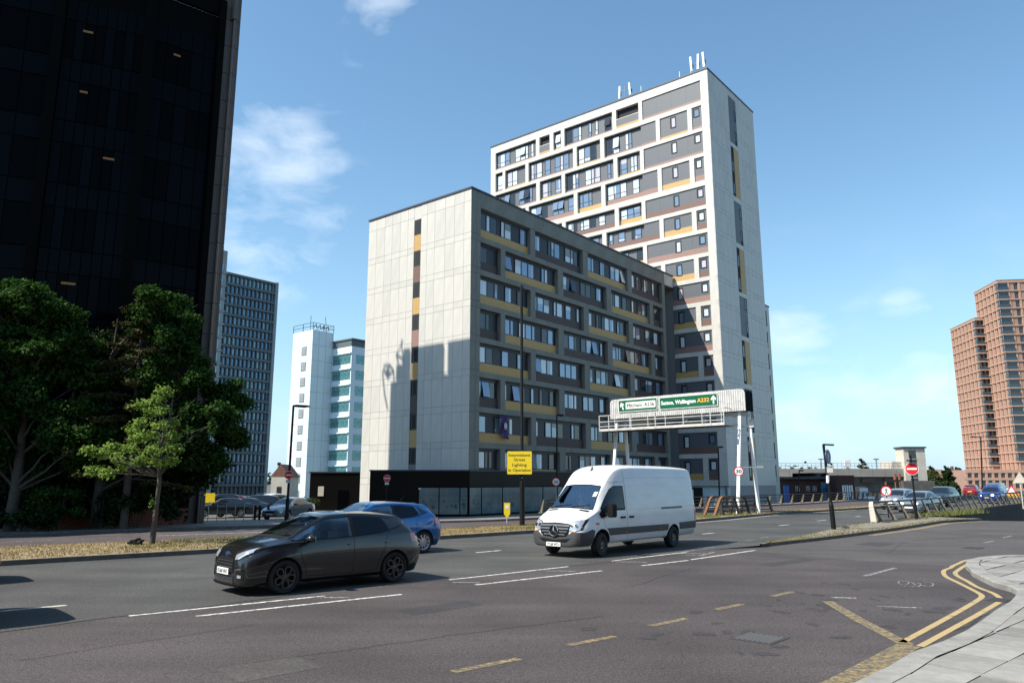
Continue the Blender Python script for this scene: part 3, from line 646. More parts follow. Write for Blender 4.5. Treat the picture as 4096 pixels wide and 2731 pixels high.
# manhole covers and drain grates
def cover(u, v, w, l, rz, label, kind='cover', group=None):
    t = thing('manhole_cover' if kind == 'cover' else 'drain_grate', label, 'manhole cover' if kind == 'cover' else 'drain', UV(u, v, .003), RZ + rz)
    MB().box(-l / 2, l / 2, -w / 2, w / 2, -.02, .004).build('frame', 'ironcover', t)
    mb = MB()
    if kind == 'cover':
        n = 7
        for i in range(n * 2):
            for j in range(n):
                x = -l / 2 + .05 + (l - .1) * (i + .5) / (2 * n); y = -w / 2 + .04 + (w - .08) * (j + .5 * (i % 2) + .25) / n
                mb.box(x - .016, x + .016, y - .012, y + .012, .004, .012)
        mb.build('tread_stud', 'ironstud', t, kind='stuff')
    else:
        for i in range(9): x = -l / 2 + .04 + (l - .08) * i / 8; mb.box(x - .012, x + .012, -w / 2 + .02, w / 2 - .02, .004, .014)
        mb.build('bar', 'ironcover', t)
cover(9.9, 5.85, .6, .62, .1, 'square studded iron manhole cover in the brown near lane at bottom', 'cover')
cover(28.0, 8.65, .5, .6, 0, 'small dark drain cover in the pale side road ahead of the kerb nose', 'grate')
cover(16.25, 4.68, .34, .5, 0, 'drain grate beside the foreground kerb, interrupting the inner yellow line', 'grate')
cover(1.1, 3.0, .5, .5, 0, 'iron inspection cover in the foreground pavement', 'cover')

# ================================================================ buildings
AZ = 39.3
BR = R(90 - AZ)                    # local +x = azimuth 39.3, local +y = azimuth -50.7
class Facade:
    """places pieces on a wall: a = distance along it, d = depth into it, z = height"""
    def __init__(s, parent, ox, oy, rot): s.p = parent; s.ox = ox; s.oy = oy; s.r = R(rot); s.c = math.cos(s.r); s.s = math.sin(s.r)
    def xy(s, a, d): return (s.ox + s.c * a - s.s * d, s.oy + s.s * a + s.c * d)
    def put(s, name, me, a, z, d=0., tilt=0., parent=None, **kw):
        x, y = s.xy(a, d); o = bpy.data.objects.new(name, me); COL.objects.link(o); o.parent = parent or s.p
        o.location = (x, y, z); o.rotation_euler = (tilt, 0, s.r); return setp(o, **kw)
    def box(s, name, a0, a1, z0, z1, d0, d1, m, **kw): return s.put(name, boxmesh(a1 - a0, d1 - d0, z1 - z0, m, name), a0, z0, d0, **kw)
def window_frame(w, h, transom, t=.07):
    k = ('wf', round(w, 2), round(h, 2), transom)
    if k not in _cache:
        b = .055; mb = MB(); mb.box(0, w, 0, t, 0, b); mb.box(0, w, 0, t, h - b, h); mb.box(0, b, 0, t, b, h - b); mb.box(w - b, w, 0, t, b, h - b)
        if transom: mb.box(b, w - b, .005, t, transom - b / 2, transom + b / 2)
        _cache[k] = mb.mesh('window', ['frame'])
    return _cache[k]
M['blindgrey'] = mat('blindgrey', (.22, .23, .24), .2, spec=.8)
PANES = ['pane_sky'] * 5 + ['pane_curtain'] * 4 + ['pane_blind'] * 1 + ['pane_dark'] * 1
PANES_SH = ['pane_sky'] * 6 + ['pane_curtain'] * 2 + ['pane_dark'] * 3
def add_window(F, a, z, w, h, d, rng, panes, transom=0, tilt_p=.15):
    w = round(w, 2); h = round(h, 2)
    fr = F.put('window', window_frame(w, h, transom), a, z, d)
    pm = rng.choice(panes); b = .05
    segs = [(b, h - b)] if not transom else [(b, transom - .03), (transom + .03, h - b)]
    for i, (z0, z1) in enumerate(segs):
        me = boxmesh(w - 2 * b, .012, z1 - z0, pm, 'pane')
        o = bpy.data.objects.new('pane', me); COL.objects.link(o); o.parent = fr
        tl = (i == len(segs) - 1) and w > .6 and rng.random() < tilt_p
        o.location = (b, .03, z0)
        if tl:   # top-hung sash pushed out at the bottom, dark gap behind it
            k = math.asin(min(.9, .20 / (z1 - z0))); o.location = (b, -.18, z0 + .02); o.rotation_euler = (-k, 0, 0)
            obj('opening', boxmesh(w - 2 * b, .004, z1 - z0, 'void', 'opening'), fr, (b, .04, z0))
        elif pm != 'pane_dark' and rng.random() < .38:   # part-drawn curtain or blind seen in the pane
            if rng.random() < .5: hb = round((z1 - z0) * rng.choice([.3, .45, .6]), 2); obj('blind', boxmesh(w - 2 * b - .02, .003, hb, rng.choice(['pane_blind', 'pane_curtain', 'blindgrey']), 'blind'), fr, (b + .01, .024, z1 - hb - .005))
            else: obj('curtain', boxmesh(round((w - 2 * b) * rng.choice([.25, .4]), 2), .003, round(z1 - z0 - .02, 2), rng.choice(['pane_curtain', 'blindgrey', 'pane_blind']), 'curtain'), fr, (b + (0 if rng.random() < .5 else (w - 2 * b) * .58), .024, z0 + .01))
    return fr
def fill_cell(F, a0, a1, zb, zt, sp_h, sp_m, d, rng, panes, infill, transom=0, gap_top=.26, dens=.72, trim=True):
    """one opening of the facade: spandrel, infill panel and windows"""
    F.box('spandrel_panel', a0, a1, zb, zb + sp_h, d - .07, d, sp_m)
    x = a0; W = a1 - a0
    F.box('infill_panel', a0, a1, zb + sp_h, zt, d + .0, d + .05, infill)
    if trim: F.box('lintel_strip', a0, a1, zt - gap_top + .04, zt, d - .06, d - .004, 'void' if gap_top > .2 else 'frame')
    z0 = zb + sp_h + .01; h = zt - gap_top - z0
    if W < 1.6:
        add_window(F, a0 + .18, z0, W - .36, h, d - .06, rng, panes, transom); return
    x = a0 + rng.uniform(.08, .3); n = 0
    while x < a1 - .5:
        r_ = rng.random()
        if n >= 3 or (n and r_ < .3): x += rng.uniform(.45, 1.15); n = 0; continue
        w = .45 if r_ > .78 else .86
        if x + w > a1 - .1: break
        add_window(F, x, z0, w, h, d - .06, rng, panes, transom); x += w; n += 1

# ---------------------------------------------------------------- low clad block (seven floors over a black podium)
CX, CY = -3.09, 54.0
blk = thing('apartment_block', 'lower pale clad block with yellow and brown spandrels and a blank panelled end wall', 'apartment block', (CX, CY, 0), BR)
MB().box(.02, 30.7, .42, 11.84, -.7, 24.2).box(30.7, 32.74, 1.7, 11.84, -.7, 24.2).build('wall', 'joint', blk)
# end wall: staggered cladding panels in joints
FL = Facade(blk, 0, 0, -90)        # a runs from -11.9 (far) to 0 (corner)
zl = [2.61 * k + 1.89 for k in range(0, 9)]     # lower joint of each floor: ..., 4.5, 7.1, 9.71, 12.33
acol = [-11.9, -10.9, -9.82, -8.92, -7.9, -7.0, -6.25, -5.45, -4.75, -3.9, -2.75, -1.75, -.75, 0]
cr = random.Random(5)
def clad(F, a0, a1, z0, z1, d=0., m=None, g=.0095):
    if z1 - z0 < .05 or a1 - a0 < .05: return
    F.put('cladding_panel', boxmesh(a1 - a0 - 2 * g, .018 if F is FL else .055, z1 - z0 - 2 * g, m or cr.choice(['clad', 'clad', 'cladb']), 'cladding_panel'), a0 + g, z0 + g, d)
for i in range(len(acol) - 1):
    a0, a1 = acol[i], acol[i + 1]
    if a0 == -6.25: continue
    zs = [-.6]
    for z in zl:
        for zz_ in (z, z + .5):
            if 2.9 < zz_ < 22.6 or True:
                if zz_ > zs[-1] + .2 and zz_ < 22.5: zs.append(zz_)
    zs = [z for z in zs if z > 2.2 or a0 < -10 or z == -.6]
    zs += [23.15, 24.12]
    for z0, z1 in zip(zs, zs[1:]): clad(FL, a0, a1, z0, z1)
# window strip
k = 0; z = 22.95
FL.box('spandrel_panel', -6.24, -5.46, 22.95, 24.12, .01, .06, 'clad')
cols = ['yellow', 'brown', 'yellow', 'brownlight', 'yellow', 'browndark', 'yellow', 'browndark']
for k in range(8):
    zt = 22.93 - 2.61 * k
    MBm = FL.box('window_reveal', -6.22, -5.48, zt - 1.27, zt, .008, .018, 'void')
    add_window(FL, -6.02, zt - 1.24, .50, 1.2, .0, cr, ['pane_dark'], 0, .3)
    zb = zt - 2.61
    if k < 7: FL.box('spandrel_panel', -6.23, -5.47, zb, zt - 1.28, .012, .055, cols[k])
FL.box('coping', -11.95, 0.05, 24.12, 24.26, -.07, .4, 'coping')
# long facade
FR = Facade(blk, 0, 0, 0)
FR.box('coping', -.02, 32.7, 24.12, 24.26, -.07, .4, 'coping')
zs = [2.5] + [z for z in [2.61 * k + 1.89 for k in range(1, 9)]]
zs = [-.6, 2.5]
for k in range(8):
    z = 4.5 + 2.61 * k
    for q in (z, z + .5):
        if q < 22.6: zs.append(q)
zs += [24.1]
for z0, z1 in zip(zs, zs[1:]):
    for a0, a1 in ((.0, .62), (.62, 1.1)): clad(FR, a0, a1, z0, z1, m='bandshade')
    MB().box(0.02, 1.1, .06, .42, z0, z1).build('pier', 'joint', blk)
odd = [1.1, 7.3, 7.95, 15.08, 15.9, 22.98, 23.8, 30.1]; even = [1.1, 3.5, 4.06, 11.15, 11.95, 19.0, 19.85, 27.3, 28.0, 30.1]
wr = random.Random(21)
tops = []
for k in range(8):
    zb = 20.54 - 2.605 * k; zt = zb + (2.3 if k == 0 else 2.2); tops.append((zb, zt))
    c = odd if k % 2 == 0 else even
    cl = (['yellow', 'browndark'] * 3) if k % 2 == 0 else (['browndark', 'yellow'] * 3)
    for i in range(0, len(c) - 1, 2):
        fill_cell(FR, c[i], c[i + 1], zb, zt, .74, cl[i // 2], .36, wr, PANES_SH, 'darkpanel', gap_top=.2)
        if i: FR.box('pier', c[i - 1], c[i], zb, zt, .0, .42, 'bandshade')
    FR.box('pier', 30.1, 30.7, zb, zt, .0, .42, 'bandshade')
for k in range(8):
    zb = tops[k][0]; lo = tops[k + 1][1] if k < 7 else zb - .45
    for a0, a1 in ((1.1, 7.6), (7.6, 15.5), (15.5, 23.4), (23.4, 30.7)): FR.box('floor_band', a0, a1 - .012, lo, zb, .0, .42, 'bandshade')
    FR.box('spandrel_panel', 30.75, 32.7, lo - .35, zb + .6, 1.62, 1.69, 'browndark')
    add_window(FR, 31.2, zb + .72, .8, 1.2, 1.62, wr, ['pane_dark'], 0, 0)
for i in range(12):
    a0 = 1.1 + i * 2.4667; clad(FR, a0, a0 + 2.4667, 22.86, 24.12, 0, 'bandshade')
MB().box(1.1, 30.7, .06, .42, 22.86, 24.1).build('parapet', 'joint', blk)
clad(FR, 30.7, 32.7, 22.86, 24.12, 0, 'band'); MB().box(30.7, 32.7, .06, 1.7, 22.86, 24.1).build('parapet', 'joint', blk)
MB().box(.3, 32.7, .3, 11.6, 24.0, 24.12).build('roof', 'concdark', blk)
FL.box('coping', -11.95, -.4, 24.12, 24.26, .4, .45, 'coping')
# a purple flag hung out of one window
fl = thing('flag', 'dark purple flag with a white emblem hung from a lower window of the shaded facade', 'flag', (0, 0, 0), BR)
p = FR.xy(3.85, .12); fl.location = (CX + math.cos(BR) * p[0] - math.sin(BR) * p[1], CY + math.sin(BR) * p[0] + math.cos(BR) * p[1], 4.95 + .55)
M['purple'] = mat('purple', (.045, .025, .12), .8)
mb = MB(); n = 7
for i in range(n + 1):
    z = 1.55 - i * .25; mb.v += [(-.42 + .05 * i + .03 * math.sin(i * 2), -.06 * math.sin(i * 1.3) - .12, z), (.05 + .05 * i, .03 * math.sin(i * 1.7) - .1, z), (.42 + .03 * i, -.05 * math.sin(i) - .14, z - .05)]
for i in range(n):
    for j in range(2): mb.f.append([i * 3 + j, i * 3 + j + 1, i * 3 + j + 4, i * 3 + j + 3]); mb.m.append(0)
mb.mats = [M['purple']]; mb.build('cloth', 'purple', fl)
polys = [(.22 * math.cos(t) * (1 if i % 2 else .72), .30 * math.sin(t) * (1 if i % 2 else .75)) for i, t in enumerate([k * .4488 for k in range(14)])]
mb = MB(); mb.add([(.1 + x, -.26, .75 + y) for x, y in polys], [tuple(range(14))]); mb.build('emblem', 'whitedirty', fl)

# black podium in front of the corner
pod = thing('podium', 'black single storey podium with frosted shop windows at the foot of the pale block', 'podium', (0, 0, 0))
th = BR
def blk_w(x, y): return (CX + math.cos(th) * x - math.sin(th) * y, CY + math.sin(th) * x + math.cos(th) * y)
p0 = (-10.05, 53.75); p1 = (-3.0, 53.75); p2 = blk_w(26.0, -.12); p3 = blk_w(26.0, .3); p4 = blk_w(.0, .3); p5 = blk_w(-.05, .0); p6 = blk_w(-.02, 10.1)
mb = MB(); mb.prism([p0, p1, p2, p3, p4, p5, p6], -.75, 2.84); mb.build('wall', 'plinth', pod)
mb = MB(); mb.prism([(p0[0] - .05, p0[1] - .06), (p1[0] + .02, p1[1] - .06), (p2[0] + .03, p2[1] - .04), p3, p4, p5, p6], 2.84, 2.93); mb.build('roof', 'coping', pod)
def shop(px0, px1, ztop, zbot, A, B, parent, crosses=True, name='window'):
    """frosted glazing on wall line A-B between two photo columns"""
    A = Vector(A); B = Vector(B); t = (B - A).normalized(); n = Vector((t.y, -t.x))
    def hit(px):
        d = ray(px, 1950); D_ = Vector((d[0], d[1])); det = D_.x * (-t.y) + D_.y * t.x
        return (A.x * D_.y - A.y * D_.x) / (t.y * D_.x - t.x * D_.y) if abs(t.y * D_.x - t.x * D_.y) > 1e-9 else 0
    s0, s1 = hit(px0), hit(px1)
    P = A + t * s0 + n * .035; w = s1 - s0; ang = math.atan2(t.y, t.x)
    o = MB().box(0, w - .06, -.015, .02, 0, ztop - zbot).build(name, 'frosted', parent, (P.x, P.y, zbot)); o.rotation_euler = (0, 0, ang)
    f = MB(); f.box(-.06, 0, -.04, .03, -.04, ztop - zbot + .04); f.box(0, w, -.04, .03, ztop - zbot, ztop - zbot + .05); f.box(0, w, -.04, .03, -.05, 0)
    f.build('window_frame', 'mullion', o)
    if crosses:
        mb = MB()
        for _ in range(6):
            x = cr.uniform(.15, w - .25); z = cr.uniform(.3, 1.0); s_ = cr.uniform(.05, .14); q = s_ * .28
            mb.box(x - s_, x + s_, -.020, -.016, z - q, z + q); mb.box(x - q, x + q, -.0215, -.0205, z - s_, z + s_)
        mb.build('window_sticker', 'cross', o)
    return o
xs = [1677, 1759, 1842, 1872]
for a, b in ((1677, 1759), (1759, 1842), (1842, 1873)): shop(a, b, 1.69, -.15, p0, p1, pod)
for a, b in ((1876, 1925), (1925, 2009), (2009, 2084), (2084, 2170), (2170, 2250), (2250, 2330)): shop(a, b, 1.69, -.15, p1, p2, pod)
o = MB().box(-.15, .15, -.02, 0, -.08, .08).build('notice', 'whitedirty', pod, (-6.95, 53.70, .58))
o = MB().box(-.09, .09, -.05, 0, -.05, .05).build('camera_box', 'whitedirty', pod, (-6.5, 53.70, 1.62))

# ---------------------------------------------------------------- tall slab block
tw = thing('tower_block', 'tallest pale slab block with staggered windows and aerials on its roof', 'tower block', (CX, CY, 0), BR)
X0 = 32.8
MB().box(X0 + .42, X0 + 13.04, -5.09, 26.55, -.7, 47.0).build('wall', 'jointpale', tw)
TL = Facade(tw, X0, 0, -90); TR = Facade(tw, X0, -5.15, 0)
rows = [(43.65, 46.1), (40.45, 43.1), (37.48, 40.03), (34.35, 37.07)] + [(31.5 - 2.66 * k, 33.7 - 2.66 * k) for k in range(12)]
oddc = [(-25.75, -18.82), (-18.25, -14.82), (-14.28, -7.2), (-6.65, -3.6)]
evc = [(-25.75, -24.5), (-24.05, -20.6), (-20.07, -13.0), (-12.45, -9.0), (-8.42, -3.4)]
tr = random.Random(8)
for k, (zb, zt) in enumerate(rows):
    ev = k % 2 == 1; sh = .30 if k < 3 else .66
    vis = lambda a1: not (a1 < 0 and zt < 24.6)
    brown = 'brownlight' if k in (0, 1, 2, 3, 6, 8, 10) else 'brown'
    left = evc if ev else oddc
    prev = -26.6
    for i, (a0, a1) in enumerate(left):
        if not vis(a1): continue
        if k == 0 and i == 1:
            for (b0, b1, col, lo) in ((-18.25, -16.6, 'yellow', True), (-16.0, -14.82, 'yellow', False)):
                if lo:
                    TL.box('loggia_recess', b0, b1, zb, zt, .405, .415, 'void'); TL.box('spandrel_panel', b0, b1, zb, zb + .3, .0, .07, col)
                    TL.box('balustrade', b0, b1, zb + .3, zb + 1.15, .02, .08, 'greypanel'); TL.box('handrail', b0, b1, zb + 1.15, zb + 1.23, .0, .1, 'clad')
                else: fill_cell(TL, b0, b1, zb, zt, .3, col, .34, tr, PANES, 'greypanel', .62)
            TL.box('pier', -16.6, -16.0, zb, zt, 0, .42, 'band')
        elif k == 0 and i == 3:
            TL.box('loggia_recess', a0, a1, zb, zt, .405, .415, 'void'); TL.box('spandrel_panel', a0, a1, zb, zb + .3, .0, .07, 'yellow')
            TL.box('balustrade', a0, a1, zb + .3, zb + 1.15, .02, .08, 'greypanel'); TL.box('handrail', a0, a1, zb + 1.15, zb + 1.23, .0, .1, 'clad')
        else:
            yl = (i % 2 == 1) if not ev else (i in (1, 3))
            if not ev and i == 3: yl = True
            fill_cell(TL, a0, a1, zb, zt, sh, 'yellow' if yl else (brown if i % 2 == 0 and k > 3 else 'brownlight'), .34, tr, PANES, 'greypanel', .62 if k < 4 else .45)
        TL.box('pier', prev, a0, zb, zt, 0, .42, 'band')
        prev = a1
    # flush right-hand part
    lo_z = zb
    if zt > 24.0: TL.box('pier', -3.6 if not ev else -3.4, -3.1 if not ev else -3.36, zb, zt, 0, .42, 'band') if not ev else None
    r0 = -3.1 if zt > 24 else -.15
    if not ev:
        c2 = [(r0, 4.25, brown)]
    else:
        c2 = [(-3.4, -1.42, brown), (-.9, 2.53, 'yellow'), (3.08, 4.25, brown)] if zt > 24 else [(-.15, 2.5, 'yellow'), (3.06, 4.2, brown)]
        if zt > 24: TL.box('pier', -1.42, -.9, zb, zt, 0, .42, 'band')
        TL.box('pier', 2.53 if zt > 24 else 2.5, 3.08 if zt > 24 else 3.06, zb, zt, 0, .42, 'band')
    for a0, a1, c_ in c2:
        dd = .12
        TL.box('spandrel_panel', a0, a1, zb, zb + sh, dd - .03, dd + .05, c_)
        w_ = a1 - a0; nn = max(1, round(w_ / 1.75))
        for q in range(nn): TL.box('infill_panel', a0 + w_ * q / nn + (.008 if q else 0), a0 + w_ * (q + 1) / nn, zb + sh, zt - .02, dd - .02, dd + .05, 'greypanel')
        wins = []
        if k > 0 and a0 < .39 < a1 - 1 and a1 > 1.2: wins.append((.38, .70, 1.32, zt - .26 - 1.32))
        if k > 0 and a1 > 4 : wins.append((3.2, .75, 1.0, zt - .2 - 1.0))
        for wa, ww, wh, wz in wins:
            if k in (5, 7, 12) and wa < 1: TL.put('window_reveal', boxmesh(ww, .02, wh, 'void', 'window_reveal'), wa, wz, dd - .045)
            else: TL.put('window_reveal', boxmesh(ww, .02, wh, 'void', 'window_reveal'), wa, wz, dd - .045)
            fr = TL.put('window', window_frame(round(ww - .18, 2), round(wh - .15, 2), 0, .03), wa + .16, wz + .02, dd - .085)
            o = obj('pane', boxmesh(round(ww - .28, 2), .012, round(wh - .25, 2), tr.choice(['pane_curtain', 'pane_sky', 'pane_curtain', 'pane_blind']), 'pane'), fr, (.05, .01, .05))
    TL.box('pier', 4.25 if zt > 24 else 4.2, 5.09, zb, zt, 0, .06, 'clad')
# bands between the rows
zed = [47.15] + [v for r_ in rows for v in (r_[1], r_[0])] + [-.6]
for i in range(0, len(zed), 2):
    z1, z0 = zed[i], zed[i + 1]
    if i + 1 >= len(zed): break
    L_ = [(-26.6, -20), (-20, -13.3), (-13.3, -6.6), (-6.6, -3.4), (-3.4, 0), (0, 5.09)] if z1 > 24 else [(-.15, 5.09)]
    for a0, a1 in L_:
        if i == len(zed) - 2: z0 = 1.66
        TL.box('floor_band', a0, a1 - .012, z0, z1, -.004 if i else .0, .42 if a1 < 5 else .058, 'band' if i else 'clad')
TL.box('coping', -26.65, 5.2, 47.15, 47.3, -.07, .4, 'coping'); TR.box('coping', -.05, 13.15, 47.15, 47.3, -.06, .4, 'coping')
MB().box(X0 + .3, X0 + 12.9, -4.8, 26.3, 46.9, 47.16).build('roof', 'concdark', tw)
# end wall, facing the road: cladding panels around a recessed window strip
acr = [0, .62, 1.83, 3.04, 4.25, 5.45, 7.6, 8.7, 9.8, 10.9, 12.0, 13.1]
zr = [1.66]
for k in range(17):
    z = 4.3 + 2.66 * k
    if z < 46.5: zr += [z, z + .5]
zr = sorted(z for z in zr if z < 46.6) + [47.14]
npan = 0
for i in range(len(acr) - 1):
    if acr[i] == 5.45: continue
    for j, (z0, z1) in enumerate(zip(zr, zr[1:])): clad(TR, acr[i], acr[i + 1], z0, z1, 0, g=.009)
clad(TR, 5.45, 7.6, 46.3, 47.14)
segs = [(40.55, 46.25, 'greypanel', 'r'), (34.0, 40.05, 'yellow', 'l'), (28.45, 33.4, 'greypanel', 'r'), (22.75, 27.9, 'yellow', 'l'), (17.8, 22.3, 'greypanel', 'r'), (12.5, 17.32, 'yellow', 'l'), (7.3, 12.0, 'greypanel', 'r'), (2.2, 6.8, 'yellow', 'l')]
for i, (z0, z1, c_, sd) in enumerate(segs):
    TR.box('window_reveal', 5.45, 7.6, z0, z1, .05, .058, 'void')
    if sd == 'r':
        TR.box('infill_panel', 5.5, 7.0, z0, z1, .03, .05, 'greypanel')
        for q in range(2): 
            zz_ = z0 + .55 + q * 2.66; TR.box('infill_panel', 7.02, 7.55, zz_ + 1.25, min(zz_ + 2.55, z1), .03, .05, 'greypanel'); add_window(TR, 7.04, zz_, .5, 1.2, .0, cr, ['pane_dark'], 0, 0)
    else:
        TR.box('infill_panel', 6.3, 7.58, z0, z1, .01, .05, 'yellow')
        for q in range(2): zz_ = z0 + .3 + q * 2.66; add_window(TR, 5.62, zz_, .6, 1.3, .0, cr, ['pane_dark'], 0, 0)
    nz = segs[i + 1][1] if i < len(segs) - 1 else 1.66
    TR.box('floor_band', 5.45, 7.6, nz, z0, .0, .05, 'clad')
# ground floor of the tower
TR.box('shop_wall', .0, 13.1, -.7, 1.6, .3, .4, 'teal' if False else 'pave')
for a0, a1, m_ in ((.3, 2.3, 'void'), (4.2, 6.4, 'glassblackb'), (7.0, 9.2, 'glassblackb'), (9.5, 11.6, 'glassblackb')): TR.box('shop_window', a0, a1, -.5, 1.35, .24, .3, m_)
TL.box('shop_wall', .0, 5.1, -.7, 1.6, .3, .4, 'wt_wall'); TL.box('shop_window', .2, 2.2, -.6, 1.5, .24, .3, 'void'); TL.box('notice', .5, 1.2, .6, 1.3, .2, .24, 'white')
MB().box(X0 + .1, X0 + 13.0, -5.0, -4.86, 1.6, 1.66).build('soffit', 'concdark', tw)
# lower wing visible past the end wall
wing = thing('apartment_wing', 'narrow lower wing with a column of dark windows behind the tall slab block', 'apartment block', (CX, CY, 0), BR)
MB().box(X0 + 13.12, X0 + 15.75, -4.6, 8, -.7, 22.9).build('wall', 'cladb', wing)
FW = Facade(wing, X0 + 13.12, -4.6, 0); FW.box('coping', 0, 2.7, 22.9, 23.03, -.08, .3, 'coping')
for k in range(8):
    zt = 22.3 - 2.62 * k; FW.box('window_reveal', .45, 1.75, zt - 1.9, zt, -.01, -.003, 'void'); add_window(FW, .5, zt - 1.3, .6, 1.25, -.05, cr, ['pane_curtain', 'pane_sky'], 0, 0)
    FW.box('spandrel_panel', .45, 1.75, zt - 1.9, zt - 1.32, -.04, -.01, ['browndark', 'yellow'][k % 2])
# roof aerials
def aerial(name_label, a, d, h, tilt, n):
    x, y = TL.xy(a, d); t = thing('aerial_cluster', name_label, 'aerial', (CX + math.cos(th) * x - math.sin(th) * y, CY + math.sin(th) * x + math.cos(th) * y, 47.15), BR)
    mb = MB(); mb.tube([(0, 0, 0), (0, 0, h)], .05, 8, 'steel'); mb.tube([(0, -.7, .4), (0, .7, .4)], .03, 6, 'steel'); mb.tube([(0, -.7, 1.4), (0, .7, 1.4)], .03, 6, 'steel'); mb.build('mast', None, t)
    for q in range(n):
        yy = -.75 + 1.5 * q / (n - 1); T = Matrix.Translation((-.1, yy, h * .25)) @ Matrix.Rotation(tilt * (1 if q % 2 else -1), 4, 'X')
        MB().box(-.06, .06, -.11, .11, 0, h * .8, T=T).build('panel_antenna', 'white', t)
        MB().box(.1, .25, yy - .1, yy + .1, h * .5, h * .7).build('radio_box', 'steel', t)
aerial('white panel aerials halfway along the tower roof', -5.6, .5, 2.0, .06, 2)
aerial('taller white panel aerials at the near corner of the tower roof', 3.9, .5, 2.3, .05, 3)
for a, h in ((-3.3, 1.0), (1.7, 1.0), (3.1, .8)):
    x, y = TL.xy(a, .3); MB().tube([(x, y, 47.2), (x, y, 47.2 + h)], .045, 6).build('vent_pipe', 'white', tw)

# ---------------------------------------------------------------- dark glass office tower (left)
off_t = thing('office_tower', 'black glass office tower with brown stone corner pier filling the left edge', 'office tower', (0, 0, 0))
YT = 45.2
OZ = 34.8
def raypt(px, Y): d = ray(px, 2000.); return Vector((d[0] / d[1] * Y, Y))
def hitline(P, azd, px):
    """go from P against azimuth azd until photo column px (at eye height)"""
    a = R(azd); t = Vector((math.sin(a), math.cos(a))); d = ray(px, 1923.); D_ = Vector((d[0], d[1]))
    s = (P.x * D_.y - P.y * D_.x) / (t.y * D_.x - t.x * D_.y); return P + t * s
Kc = raypt(740, YT)
K1 = hitline(Kc, 50, 425); K2 = hitline(K1, 64, 20); a_ = R(66); K3 = K2 - Vector((math.sin(a_), math.cos(a_))) * 17
K4 = K3 - Vector((math.sin(R(30)), math.cos(R(30)))) * 13
Q2 = raypt(790, YT + 1.6 * .95) ; Q3 = raypt(822, YT + 3.8)
Q2 = Kc + Vector((math.sin(R(52)), math.cos(R(52)))) * 1.15
Q3 = hitline(Q2, 4, 804)
back = Vector((math.sin(R(-51)), math.cos(R(-51)))) * 11.3
def xyv(v): return (v.x, v.y)
ins = Vector((-.45, .5)) * .5
mb = MB(); mb.prism([xyv(K4), xyv(K3), xyv(K2), xyv(K1), xyv(Kc), xyv(Q2 + ins), xyv(Q3 + ins), xyv(Q3 + back), xyv(K3 + back * 1.2), xyv(K4 + back)], -.7, OZ - 2.3); mb.build('core', 'mullion', off_t)
mb = MB()
for A_, B_ in ((K4, K3), (K3, K2), (K2, K1), (K1, Kc)): mb.beam((A_.x, A_.y, OZ - .1), (B_.x, B_.y, OZ - .1), .3, 4.2)
mb.build('parapet', 'mullion', off_t)
gr = random.Random(4)
def bay(A, B, ncol, floor_h, zmax, mdark):
    """glazed bay from B (left) to A: panes, transoms and spandrels"""
    t = (A - B); L_ = t.length; t.normalize(); n = Vector((t.y, -t.x)); ang = math.atan2(t.y, t.x)
    F = Facade(off_t, B.x + n.x * .12, B.y + n.y * .12, math.degrees(ang))
    w = (L_ - .5) / ncol; z = 3.4; k = 0
    while z + floor_h < zmax + 1:
        h1 = floor_h * .64; h2 = floor_h * .36
        for c in range(ncol):
            F.put('glass_pane', boxmesh(w - .05, .03, h1 - .06, 'glassblack' if gr.random() < .7 else 'glassblackb', 'glass_pane'), .25 + c * w + .025, z + .03, .05 + gr.uniform(0, .006))
            F.put('spandrel_glass', boxmesh(w - .05, .03, h2 - .06, 'glassblackb', 'spandrel_glass'), .25 + c * w + .025, z + h1 + .03, .05 + gr.uniform(0, .006))
        for _ in range(2 if ncol > 4 else 1):
            if gr.random() < .33:
                c = gr.uniform(.6, L_ - 1.6); F.box('ceiling_light', c, c + gr.uniform(.4, .8), z + h1 - .6, z + h1 - .47, .035, .045, 'ceil')
        z += floor_h; k += 1
    F.box('fin', L_ - .28, L_ + .1, 0, zmax, -.35, .12, 'mullion'); F.box('fin', -.1, .22, 0, zmax, -.35, .12, 'mullion')
    F.box('base_wall', .2, L_ - .2, -.7, 3.4, .06, .12, 'brick')
bay(Kc, K1, 5, 3.9, OZ - 1.2, 0); bay(K1, K2, 8, 3.9, OZ - 1.2, 0); bay(K2, K3, 12, 3.9, OZ - 1.2, 0); bay(K3, K4, 9, 3.9, OZ - 1.2, 0)
# stone pier at the corner: two faces of stacked slabs
def pier_face(A, B, grooves, proud):
    t = (B - A); L_ = t.length; t.normalize(); n = Vector((t.y, -t.x)); F = Facade(off_t, A.x + n.x * proud, A.y + n.y * proud, math.degrees(math.atan2(t.y, t.x)))
    z = -.6
    while z < OZ:
        for g in range(grooves):
            a0 = L_ * g / grooves; a1 = L_ * (g + 1) / grooves
            F.put('stone_panel', boxmesh(a1 - a0 - .05, .09, min(1.95, OZ + .4 - z) - .04, 'granite', 'stone_panel'), a0 + .025, z, 0)
        z += 1.95
pier_face(Kc, Q2, 1, .14); pier_face(Q2, Q3, 3, .14)
